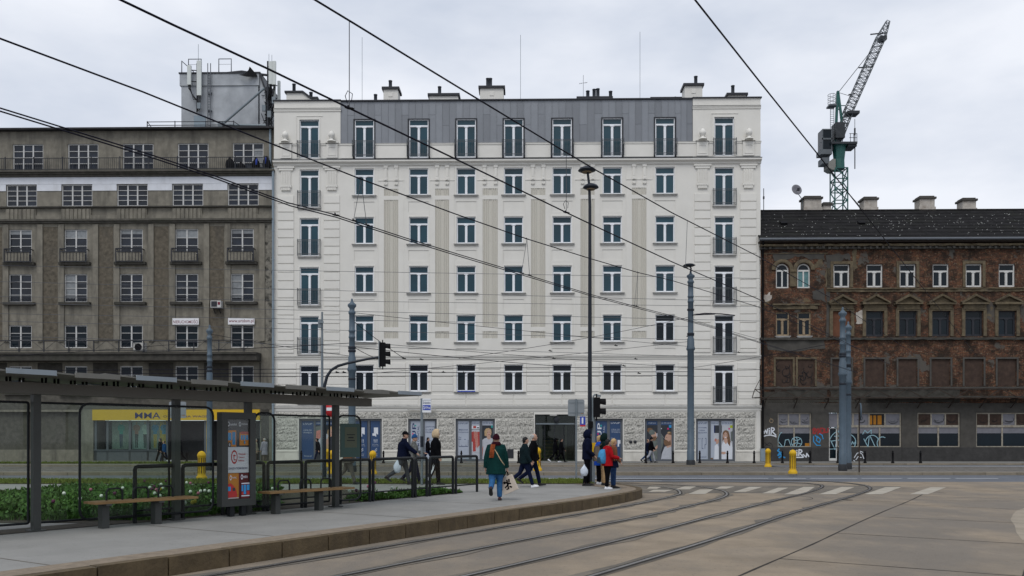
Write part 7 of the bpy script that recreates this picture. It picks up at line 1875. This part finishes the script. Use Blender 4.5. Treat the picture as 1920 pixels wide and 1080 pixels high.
def person(label, pos, H, heading, legs=((0,0,0),(0,0,0)), arms=((8,8,12),(8,8,12)), coat='f_black', hem=.46, pants='f_black', shoe='shoe_black', head='hair', hair='h_black', puff=1.0, lean=0.0, look=0.0, vox=.011, fat=1.0, group='pedestrians', collar=True, extra=None, legw=1.0):
    """local frame: +x forward, +y left. legs: (hip swing, knee bend, toe pitch); arms: (swing, out, elbow bend), left first"""
    f = lambda k: k*H
    hipz = 0.0; J = {}
    feet = []
    for i, s_ in enumerate((1,-1)):
        a, kn, tp = legs[i]
        h = Vector((0, s_*f(.052), 0)); k = h+Vector((math.sin(R(a)),0,-math.cos(R(a))))*f(.245); b = R(a-kn)
        an = k+Vector((math.sin(b),0,-math.cos(b)))*f(.235)
        tpR = R(tp); fd = Vector((math.cos(tpR),0,-math.sin(tpR))); up = Vector((math.sin(tpR),0,math.cos(tpR)))
        heel = an-fd*f(.035)-up*f(.040); toe = an+fd*f(.105)-up*f(.040)
        J[i] = (h,k,an,fd,up,heel,toe); feet += [heel.z, toe.z]
    hz = -min(feet)+.004
    def lift(v): return v+Vector((0,0,hz))
    T = Matrix.Rotation(R(lean),4,'Y')
    def tor(x,y,z):                       # torso point, z above the hips
        v = T @ Vector((x,y,z)); return lift(v)
    sz = f(.285); nz_ = f(.325); hc = f(.405)          # shoulders, neck base, head centre above the hips
    r = empty('person', (pos[0],pos[1],pos[2]), R(heading)); tag(r, label, 'person', group)
    AR = []
    for i, s_ in enumerate((1,-1)):
        sw, ou, el = arms[i]
        S = tor(0, s_*f(.103), sz); d = Vector((math.sin(R(sw))*math.cos(R(ou)), s_*math.sin(R(ou)), -math.cos(R(sw))*math.cos(R(ou)))); d = T.to_3x3() @ d
        E_ = S+d*f(.168); sw2 = sw+el; inw = 10 if el > 40 else 0
        d2 = Vector((math.sin(R(sw2))*math.cos(R(ou*.4-inw)), s_*math.sin(R(ou*.4-inw)), -math.cos(R(sw2))*math.cos(R(ou*.4-inw)))); d2 = T.to_3x3() @ d2
        W = E_+d2*f(.15); AR.append((S,E_,W,d2))
    def ring(c, ux, uy, rx, ry, n=14): return [c+ux*rx*math.cos(2*math.pi*k/n)+uy*ry*math.sin(2*math.pi*k/n) for k in range(n)]
    tx = (T @ Vector((1,0,0))); ty = Vector((0,1,0)); tz = (T @ Vector((0,0,1)))
    # ---- body
    b = MB(); hd_c = tor(f(.015), 0, hc); lk = R(look); hx = Vector((math.cos(lk),math.sin(lk),0)); hy = Vector((-math.sin(lk),math.cos(lk),0)); hzv = Vector((0,0,1))
    hh = f(.066)
    prof = [(-1.0,.18,.25,.25),(-.85,.30,.46,.42),(-.6,.18,.66,.56),(-.3,.10,.74,.64),(0,.02,.80,.68),(.3,-.04,.84,.70),(.6,-.06,.76,.62),(.85,-.08,.50,.42),(1.0,-.08,.14,.14)]
    b.rings([ring(hd_c+hzv*hh*z+hx*hh*o, hx, hy, hh*rx, hh*ry) for z,o,rx,ry in prof])
    b.tube([hd_c+hx*hh*.72+hzv*hh*.12, hd_c+hx*hh*.92-hzv*hh*.18, hd_c+hx*hh*.74-hzv*hh*.26], [hh*.07,hh*.15,hh*.10], 6)      # nose
    b.tube([hd_c+hx*hh*.66-hy*hh*.2-hzv*hh*.52, hd_c+hx*hh*.78-hzv*hh*.52, hd_c+hx*hh*.66+hy*hh*.2-hzv*hh*.52], hh*.07, 6)   # lips
    for s_ in (1,-1): b.ball(hd_c+hy*hh*.70*s_-hzv*hh*.05, (hh*.16,hh*.08,hh*.24), 8, 6)
    b.tube([tor(0,0,nz_-f(.02)), hd_c-hzv*hh*.55-hx*hh*.1], [f(.038),f(.034)], 12)
    b.rings([ring(tor(0,0,z), tx, ty, rx, ry) for z,rx,ry in ((-f(.05),f(.06),f(.08)),(f(.05),f(.058),f(.08)),(f(.12),f(.055),f(.076)),(f(.22),f(.06),f(.088)),(f(.285),f(.05),f(.09)),(f(.315),f(.035),f(.05)))])
    for i, s_ in enumerate((1,-1)):
        S,E_,W,d2 = AR[i]
        b.tube([S,E_,W], [f(.028),f(.022),f(.0155)], 10)
        side = d2.cross(Vector((0,0,1))) if abs(d2.z) < .9 else Vector((1,0,0)); side.normalize(); pn = d2.cross(side).normalized()
        palm = W+d2*f(.03); b.rings([ring(W+d2*f(t), side, pn, f(w_), f(.0095), 8) for t,w_ in ((-.004,.015),(.012,.021),(.03,.024),(.052,.022))])
        for k in range(4):
            o = side*f(.0165-.011*k); l = f((.036,.042,.039,.030)[k]); p0 = W+d2*f(.048)+o
            p1 = p0+(d2*.9+pn*(.25))*l*.5; p2 = p1+(d2*.6+pn*.7)*l*.5; b.tube([p0,p1,p2],[f(.0052),f(.0048),f(.004)],6)
        b.tube([W+d2*f(.014)+side*f(.016), W+d2*f(.034)+side*f(.030)+pn*f(.006), W+d2*f(.052)+side*f(.026)+pn*f(.014)],[f(.007),f(.006),f(.005)],6)
        h,k_,an,fd,up,heel,toe = [lift(q) if n_ not in (3,4) else q for n_,q in enumerate(J[i])]
        b.tube([h,k_,an],[f(.045),f(.029),f(.019)],10); b.rings([ring(an-fd*f(.03)-up*f(.026)+fd*f(t), Vector((0,1,0)), up, f(.018), f(.012),8) for t in (0,.04,.09,.12)])
    bo_ = b.build('body', MT['skin'], r)
    def remesh(o, v, it=3):
        m1 = o.modifiers.new('remesh','REMESH'); m1.mode='VOXEL'; m1.voxel_size=v; m1.use_smooth_shade=True
        m2 = o.modifiers.new('smooth','SMOOTH'); m2.factor=.5; m2.iterations=it
    remesh(bo_, max(.007, vox*.72), 2)
    for s_ in (1,-1):
        e = MB(); e.ball(hd_c+hx*hh*.70+hy*hh*.28*s_+hzv*hh*.05, (hh*.06,hh*.11,hh*.06), 8, 6); e.build('eye', MT['h_black'], r)
    # ---- trousers
    p = MB()
    p.rings([ring(tor(-f(.004),0,z), tx, ty, rx*fat, ry*fat) for z,rx,ry in ((-f(.085),f(.05),f(.05)),(-f(.04),f(.075),f(.095)),(f(.02),f(.074),f(.098)),(f(.08),f(.066),f(.088)))])
    for i in range(2):
        h,k_,an,fd,up,heel,toe = [lift(q) if n_ not in (3,4) else q for n_,q in enumerate(J[i])]
        mid=(h+k_)/2; cal=(k_*.6+an*.4)
        p.tube([h+Vector((0,0,f(.02))),mid,k_,cal,an*.97+k_*.03],[f(.058)*fat,f(.052)*legw*fat,f(.041)*legw,f(.039)*legw,f(.034)*legw],12)
    po = p.build('trousers', MT[pants], r); remesh(po, vox*1.2, 4)
    # ---- shoes
    for i in range(2):
        h,k_,an,fd,up,heel,toe = [lift(q) if n_ not in (3,4) else q for n_,q in enumerate(J[i])]
        s = MB(); sy = Vector((0,1,0))
        rg = []
        for t,wd_,ht_ in ((-.038,.016,.018),(-.03,.022,.05),(-.005,.024,.056),(.02,.024,.048),(.05,.027,.036),(.08,.028,.028),(.10,.024,.022),(.115,.012,.014)):
            c = an+fd*f(t)-up*f(.040)
            rg.append([c+sy*f(wd_)*1.0, c+sy*f(wd_)*.95+up*f(ht_)*.55, c+sy*f(wd_)*.5+up*f(ht_), c-sy*f(wd_)*.5+up*f(ht_), c-sy*f(wd_)*.95+up*f(ht_)*.55, c-sy*f(wd_)*1.0])
        s.rings(rg); so_=s.build('shoe', MT[shoe], r)
        s = MB(); rg=[]
        for t,wd_ in ((-.040,.014),(-.03,.024),(0,.026),(.05,.029),(.08,.030),(.10,.026),(.118,.012)):
            c = an+fd*f(t)-up*f(.040); rg.append([c+sy*f(wd_)+up*f(.012), c-sy*f(wd_)+up*f(.012), c-sy*f(wd_)-up*.004, c+sy*f(wd_)-up*.004])
        s.rings(rg,smooth=False); s.build('sole', MT['sole' if shoe != 'shoe_white' else 'shoe_white'], so_)
    # ---- coat
    c = MB(); hz0 = -f(.5-hem)+f(.02) if False else f(hem-.5)
    w_ = fat*puff
    tr = [(hz0,f(.088)*w_*1.05,f(.112)*w_*1.08),(hz0*.5,f(.088)*w_,f(.112)*w_)] if hz0 < -f(.05) else [(hz0,f(.083)*w_,f(.108)*w_)]
    tr += [(f(.05),f(.082)*w_,f(.104)*w_),(f(.12),f(.079)*w_,f(.102)*w_),(f(.20),f(.082)*w_,f(.114)*w_),(f(.255),f(.074)*w_,f(.122)*w_),(f(.29),f(.06),f(.105)),(f(.318),f(.05),f(.062)),(f(.345) if collar else f(.325),f(.047),f(.050))]
    c.rings([ring(tor(0,0,z), tx, ty, rx, ry, 18) for z,rx,ry in tr])
    for i, s_ in enumerate((1,-1)):
        S,E_,W,d2 = AR[i]
        c.tube([S+Vector((0,-s_*f(.03),f(.004))),S,(S+E_)/2,E_,(E_+W)/2,W+d2*f(.004)],[f(.045)*puff,f(.047)*puff,f(.043)*puff,f(.038)*puff,f(.035)*puff,f(.030)*puff],12)
    co = c.build('coat', MT[coat], r); remesh(co, vox*1.3, 4)
    # ---- hair and headgear
    def cap(scale, z0, z1, m_, name, front=1.0, drop=0.0):
        g_ = MB(); rg=[]
        for k in range(7):
            t=k/6; z=z0+(z1-z0)*t; q=math.sqrt(max(0,1-((max(z,-.2)-.05)/1.12)**2)); 
            rg.append([hd_c+hzv*hh*(z+ (drop*.0))+hx*hh*(-.04)+hx*hh*.86*scale*q*math.cos(a)*(front if math.cos(a)>0 else 1.05)+hy*hh*.74*scale*q*math.sin(a) for a in [2*math.pi*i/16 for i in range(16)]])
        g_.rings(rg); return g_.build(name, MT[m_], r)
    if head in ('hair','long'):
        g_=MB(); rg=[]
        for z,o,rx,ry in ((-.75,-.62,.22,.55),(-.4,-.42,.50,.72),(-.05,-.28,.66,.80),(.3,-.16,.80,.82),(.6,-.10,.82,.74),(.88,-.08,.58,.52),(1.08,-.08,.16,.16)):
            rg.append([hd_c+hzv*hh*z+hx*hh*(o)+hx*hh*rx*math.cos(a)+hy*hh*ry*math.sin(a) for a in [2*math.pi*i/16 for i in range(16)]])
        if head=='long': rg=[[q+hzv*(-hh*.9)-hx*hh*.05 for q in rg[0]]]+rg
        g_.rings(rg); g_.build('hair', MT[hair], r)
    elif head == 'short':
        g_=MB(); rg=[]
        for z,o,rx,ry in ((-.25,-.42,.44,.66),(.05,-.34,.54,.74),(.3,-.30,.60,.77),(.55,-.26,.60,.68),(.78,-.22,.42,.46),(.95,-.2,.12,.14)):
            rg.append([hd_c+hzv*hh*z+hx*hh*o+hx*hh*rx*math.cos(a)+hy*hh*ry*math.sin(a) for a in [2*math.pi*i/16 for i in range(16)]])
        g_.rings(rg); g_.build('hair', MT[hair], r)
    elif head == 'beanie':
        g_=MB(); rg=[]
        for z,q in ((.08,1.02),(.1,1.12),(.32,1.14),(.36,1.08),(.7,1.02),(1.0,.82),(1.25,.48),(1.38,.14)):
            rg.append([hd_c+hzv*hh*(z-.14*math.cos(a)*-1*(1 if z<.4 else .3))+hx*hh*(-.06)+hx*hh*.84*q*math.cos(a)+hy*hh*.74*q*math.sin(a) for a in [2*math.pi*i/16 for i in range(16)]])
        g_.rings(rg); g_.build('hat', MT[hair], r)
    elif head == 'cap':
        cap(1.08,.15,1.12,hair,'cap')
        g_=MB(); g_.rings([[hd_c+hzv*hh*(.22-.12*t)+hx*hh*(.55+.9*t)+hy*hh*.6*s_*(1-.35*t*t)+hzv*hh*.05*u for s_,u in ((1,0),(1,1),(-1,1),(-1,0))] for t in (0,.5,1)]); g_.build('cap_peak', MT[hair], r)
        g_=MB(); g_.rings([[hd_c+hzv*hh*z-hx*hh*.3+hx*hh*.5*math.cos(a)+hy*hh*.74*math.sin(a) for a in [2*math.pi*i/12 for i in range(12)]] for z in (-.4,-.1,.2)]); g_.build('hair', MT['h_brown'], r)
    elif head == 'hood':
        g_=MB(); rg=[]
        for t,cz_,rx,rz_ in ((.62,.0,.92,1.12),(.50,.02,1.02,1.22),(.15,.06,1.08,1.30),(-.3,.04,1.08,1.28),(-.75,-.05,.92,1.1),(-1.1,-.2,.6,.75),(-1.25,-.25,.2,.25)):
            rg.append([hd_c+hx*hh*t+hzv*hh*(cz_-.02)+hy*hh*.86*rx*math.cos(a)+hzv*hh*rz_*math.sin(a)*(1.0 if math.sin(a)>0 else 1.05) for a in [2*math.pi*i/18 for i in range(18)]])
        n=18; vs=[q for rr_ in rg for q in rr_]; fs=[(k*n+i,k*n+(i+1)%n,(k+1)*n+(i+1)%n,(k+1)*n+i) for k in range(len(rg)-1) for i in range(n)]
        g_.add(vs,fs,0,True); g_.add(rg[-1],[list(range(n))]); o=g_.build('hood', MT[hair], r); sd_=o.modifiers.new('solid','SOLIDIFY'); sd_.thickness=.012
    if extra: extra(r, locals())
    return r, AR, hz, lift, tor

def worn(name, r, build, mats):
    m = MB(); build(m); return m.build(name, mats, r)
def bag_thing(name, r, build, mats, label, cat):
    """a carried thing: its own top-level object placed with the carrier's transform"""
    m = MB(); build(m); o = m.build(name, mats, None, tuple(r.location)); o.rotation_euler = r.rotation_euler; tag(o, label, cat); return o
def gp(px, py, z=PZ): X, Y = ground(px, py, z); return (X, Y, z)

# woman in the green coat, walking away
r, AR, hz, lift, tor = person('person in a dark green coat and maroon hat walking away with a tote bag', gp(930,938), 1.62, 86, legs=((-16,52,48),(6,4,0)), arms=((-8,14,14),(4,15,10)), coat='f_green', hem=.37, pants='f_jeans', shoe='shoe_maroon', head='beanie', hair='f_maroon', puff=1.12, fat=1.16, vox=.009, legw=1.12, look=8, lean=4)
def scarf(m):
    m.rings([[tor(.01,0,z)+Vector((a*math.cos(t),b*math.sin(t),0)) for t in [2*math.pi*i/14 for i in range(14)]] for z,a,b in ((.50,.10,.12),(.53,.115,.13),(.57,.105,.115),(.60,.085,.09))])
    p0=tor(-.13,.06,.53); m.rings([[p+Vector((0.02*q,0.055*w_,0)) for q,w_ in ((-1,-1),(1,-1),(1,1),(-1,1))] for p in (p0,p0+Vector((-.035,.015,-.1)),p0+Vector((-.05,.03,-.24)),p0+Vector((-.045,.04,-.33)))],1,smooth=False)
worn('scarf', r, scarf, [MT['f_maroon'],MT['f_scarf']])
worn('shoulder_strap', r, lambda m: m.tube([tor(.0,.07,.50),tor(-.145,.05,.44),tor(-.165,-.03,.32),tor(-.16,-.13,.14),tor(-.05,-.21,.02)],.012,5), [MT['f_cream']])
W = AR[1][2]+AR[1][3]*.06
def tote(m):
    c=W+Vector((.02,-.03,-.36)); u=Vector((.25,.97,0)).normalized(); v=Vector((0,0,1)); 
    u2=(u*math.cos(R(-24))+v*math.sin(R(-24))); v2=(v*math.cos(R(-24))-u*math.sin(R(-24))); n=u.cross(v)
    P0=[c+u2*a*.19+v2*b*.20+n*d for d in (-.05,.05) for a,b in ((-1,-1),(1,-1),(.95,1),(-.95,1))]
    m.add(P0,[(0,3,2,1),(4,5,6,7),(0,1,5,4),(1,2,6,5),(2,3,7,6),(3,0,4,7)])
    for (sx,sy,sw,sh_,rt) in ((0,0,.02,.12,12),(-.02,.03,.08,.018,30),(.03,-.02,.075,.016,-25),(.06,.07,.03,.03,0),(-.05,-.08,.035,.02,40),(.05,-.10,.03,.015,0),(-.07,.08,.02,.04,20)):
        for dn in (-.0525,.0525):
            cc_=c+u2*sx+v2*sy+n*dn; a_=u2*math.cos(R(rt))+v2*math.sin(R(rt)); b_=v2*math.cos(R(rt))-u2*math.sin(R(rt)); m.obox(cc_,a_*sw,b_*sh_,n*.001,1)
    for d in (-.045,.045): m.tube([c+v2*.2+u2*-.08+n*d,W+n*d*.2+Vector((0,0,-.03)),W+Vector((0,0,-.01)),c+v2*.2+u2*.08+n*d],.010,5,1)
bag_thing('tote_bag', r, tote, [MT['canvas'],MT['f_black']], 'cream tote bag with a black drawing held by the person in green', 'bag')
# walking couple
person('person in a dark teal puffer jacket walking right with white shoes', gp(984,914), 1.60, 6, legs=((-22,30,30),(20,4,-8)), arms=((-14,8,20),(10,8,18)), coat='f_teal', hem=.46, pants='f_darkjeans', shoe='shoe_white', head='hair', hair='h_black', puff=1.2, fat=1.08, vox=.010)
person('grey haired man in a black jacket behind the teal puffer jacket', gp(1000,911.5), 1.70, 4, legs=((18,6,-6),(-20,34,30)), arms=((14,8,14),(-16,8,20)), coat='f_black', hem=.46, pants='f_darkjeans', shoe='shoe_black', head='short', hair='h_grey', puff=1.1, vox=.010)
# waiting group
r, AR, hz, lift, tor = person('person in a navy hooded jacket, hood up, standing at the crossing', gp(1101,911), 1.78, 4, legs=((4,2,0),(-5,4,0)), arms=((-6,10,52),(-4,10,54)), coat='f_navy', hem=.45, pants='f_black', shoe='shoe_black', head='hood', hair='f_navy', puff=1.12, vox=.010)
def plastic(c, w_, h_):
    def fn(m):
        rg=random.Random(2); k=len(m.v); m.rings([[c+Vector((w_*q*math.cos(a)*(.8+.25*rg.random()),w_*.5*q*math.sin(a)*(.8+.25*rg.random()),z)) for a in [2*math.pi*i/12 for i in range(12)]] for z,q in ((-h_,.3),(-h_*.95,.7),(-h_*.7,1.0),(-h_*.45,.95),(-h_*.2,.6),(-.02,.18),(0.02,.08))])
    return fn
bag_thing('plastic_bag', r, plastic(Vector((-.12,-.16,.68)),.13,.36), [MT['plastic_bag']], 'white plastic bag hanging beside the navy hooded person', 'bag')
r, *_ = person('person in a long bright blue coat at the back of the waiting group', gp(1123,908), 1.62, 8, arms=((0,8,20),(5,8,20)), coat='f_blue', hem=.36, pants='f_black', shoe='shoe_white', head='long', hair='h_blond', puff=1.1, vox=.012)
r, AR, hz, lift, tor = person('person in a dark green hood in the middle of the waiting group', gp(1132,910), 1.66, 6, arms=((4,8,20),(4,10,60)), coat='f_hood', hem=.45, pants='f_tan', shoe='shoe_black', head='hood', hair='f_hood', puff=1.08, vox=.011)
def slab_bag(c, w_, h_, d_, strap_to):
    def fn(m):
        m.rings([[c+Vector((w_*q*a,d_*q*b,z)) for a,b in ((-1,-.6),(-.6,-1),(.6,-1),(1,-.6),(1,.6),(.6,1),(-.6,1),(-1,.6))] for z,q in ((-h_,.85),(-h_*.9,1.0),(0,.9),(h_*.8,.72),(h_,.6))],smooth=False)
        m.tube([c+Vector((-w_*.4,0,h_)),strap_to,c+Vector((w_*.4,0,h_))],.012,5)
    return fn
bag_thing('shoulder_bag', r, slab_bag(Vector((-.24,-.10,1.02)),.13,.24,.07,tor(-.02,-.14,.50)), [MT['f_taupe']], 'taupe shoulder bag between the blue coat and the backpack', 'bag')
r, *_ = person('blond person at the right edge of the waiting group', gp(1150,915), 1.52, 10, arms=((6,8,30),(6,8,30)), coat='f_brown', hem=.46, pants='f_bluejeans', shoe='shoe_black', head='long', hair='h_blond', puff=1.0, vox=.012)
r, AR, hz, lift, tor = person('person in a red jacket with a light blue backpack', gp(1139,917), 1.50, 18, legs=((3,2,0),(-4,3,0)), arms=((12,10,62),(14,12,66)), coat='f_red', hem=.44, pants='f_black', shoe='shoe_white', head='hair', hair='h_black', puff=1.14, fat=1.06, vox=.010)
def backpack(m):
    def q(z,w_,d_): return [tor(-.11-d_*a,w_*b,z) for a,b in ((0,-1),(.7,-1),(1,-.75),(1,.75),(.7,1),(0,1))]
    m.rings([q(-.02,.10,.10),q(.0,.125,.15),(q(.14,.13,.17)),q(.28,.125,.15),q(.38,.10,.11),q(.41,.06,.05)],0)
    m.rings([[tor(-.11-.165-d_,w_*b,z) for d_,b in ((0,-1),(.035,-.8),(.035,.8),(0,1))] for z,w_ in ((.0,.09),(.03,.10),(.14,.10),(.17,.085))],1,smooth=False)
    for s_ in (1,-1): m.tube([tor(-.12,s_*.08,.38),tor(-.03,s_*.10,.46),tor(.10,s_*.09,.36),tor(.10,s_*.12,.15),tor(-.1,s_*.13,.03)],.014,5,1)
bag_thing('backpack', r, backpack, [MT['f_backpack'],MT['f_pack_dark']], 'light blue backpack worn over the red jacket', 'backpack')
bag_thing('shoulder_bag', r, slab_bag(Vector((.20,-.10,.74)),.11,.10,.06,tor(.05,-.05,.5)), [MT['f_navy']], 'dark bag hanging in front of the red jacket', 'bag')
# men behind the glass fence
r, AR, hz, lift, tor = person('man in a navy jacket and black cap pointing forward as he walks', gp(755,909), 1.78, 4, legs=((16,4,-6),(-20,36,32)), arms=((10,6,30),(46,4,14)), coat='f_navy', hem=.45, pants='f_grey', shoe='shoe_black', head='cap', hair='f_black', puff=1.18, fat=1.12, vox=.010, lean=5, look=-12)
bag_thing('plastic_bag', r, plastic(Vector((-.16,-.15,.82)),.13,.42), [MT['plastic_bag']], 'bulging white plastic bag carried by the man in the cap', 'bag')
person('person in a grey patterned coat and blue knitted hat beside the man in the cap', gp(776,906), 1.66, 3, legs=((-16,28,26),(16,4,-4)), arms=((20,8,60),(10,8,40)), coat='f_camo', hem=.44, pants='f_darkjeans', shoe='shoe_black', head='beanie', hair='f_bluehat', puff=1.12, vox=.011, look=-20)
r, AR, hz, lift, tor = person('man in a black jacket with a cream hood and striped track trousers', gp(817,909), 1.80, 4, legs=((8,4,0),(-12,14,14)), arms=((-4,8,20),(0,8,24)), coat='f_black', hem=.46, pants='f_black', shoe='shoe_black', head='hood', hair='f_cream', puff=1.15, fat=1.05, vox=.010, legw=1.1)
hL,kL,aL = [lift(v) for v in (Vector((0,-.052*1.8,0)),)*3] if False else (None,None,None)
def stripe_fn(m):
    a,kn=-12,14; h=lift(Vector((0,-.094,0))); k=h+Vector((math.sin(R(a)),0,-math.cos(R(a))))*.245*1.8; b=R(a-kn); an=k+Vector((math.sin(b),0,-math.cos(b)))*.225*1.8
    m.rings([[p+Vector((x,y,0)) for x,y in ((-.025,-o),(.025,-o),(.025,-o-.008),(-.025,-o-.008))] for p,o in ((h+Vector((0,0,-.02)),.088),((h+k)/2,.092),(k,.074),((k+an)/2,.066),(an,.058))],smooth=False)
worn('trouser_stripe', r, stripe_fn, [MT['sign_white']])
r, AR, hz, lift, tor = person('person in a quilted grey coat seen through the shelter glass', gp(653,908), 1.66, 4, legs=((-18,30,28),(18,4,-4)), arms=((-6,10,30),(8,10,44)), coat='f_greycoat', hem=.42, pants='f_greycoat', shoe='shoe_black', head='hair', hair='h_brown', puff=1.18, fat=1.1, vox=.011)
bag_thing('handbag', r, slab_bag(Vector((.02,-.25,.92)),.15,.09,.05,tor(.0,-.08,.5)), [MT['f_brown']], 'brown handbag at the hip of the quilted grey coat', 'bag')
# people on the far pavement
def far(px, Y, H, hd, lb, **k):
    return person(lb, (at(px,820,Y).x, Y, .10), H, hd, vox=.02, group='pedestrians on the far pavement', **k)
WK=dict(legs=((22,6,-6),(-22,26,28)), arms=((-16,8,16),(16,8,20)))
far(802,56.2,1.75,0,'dark haired person mostly hidden behind the cream hooded man',coat='f_black',pants='f_darkjeans',puff=1.1,**WK)
far(1041,58.6,1.66,5,'person in black before the entrance, left one of the pair',coat='f_black',pants='f_black',shoe='shoe_white',head='hood',hair='f_black',puff=1.1,hem=.42,**WK)
far(1052,58.2,1.68,5,'person in a long black coat before the entrance, right one of the pair',coat='f_black',pants='f_black',head='hair',puff=1.12,hem=.38,**WK)
far(1214,58.0,1.62,0,'person with a dark backpack walking left of the black jacket by the barber poster',coat='f_navy',pants='f_bluejeans',head='short',hair='h_brown',puff=1.1,**WK)
far(1221,57.4,1.74,0,'person in a black jacket and light trousers before the barber poster',coat='f_black',pants='f_lightpants',head='cap',hair='f_black',puff=1.1,**WK)
far(597,58.0,1.70,178,'person in black before the leftmost poster, seen through the shelter',coat='f_black',pants='f_darkjeans',head='hair',puff=1.1,lean=6,**WK)
far(301,57.6,1.70,182,'person in a black coat with reddish brown hair by the shop window',coat='f_black',pants='f_black',shoe='shoe_white',head='long',hair='h_brown',puff=1.1,**WK)
far(308,57.0,1.52,182,'smaller person in a blue jacket beside the black coat by the shop window',coat='f_bluehat',pants='f_darkjeans',shoe='shoe_white',head='short',hair='h_brown',puff=1.1,**WK)
far(338,58.6,1.6,182,'dark figure near the shop door of the grey house',coat='f_black',pants='f_black',head='hood',hair='f_black',puff=1.1,**WK)
far(479,57.5,1.62,0,'person in a beige coat standing beneath the yellow fascia end',coat='f_beige',pants='f_taupe',head='long',hair='h_grey',puff=1.1,hem=.36)
r,*_ = far(496,57.0,1.66,150,'person in a long lilac grey coat beside the beige coat',coat='f_lilac',pants='f_taupe',head='short',hair='h_grey',puff=1.12,hem=.30)
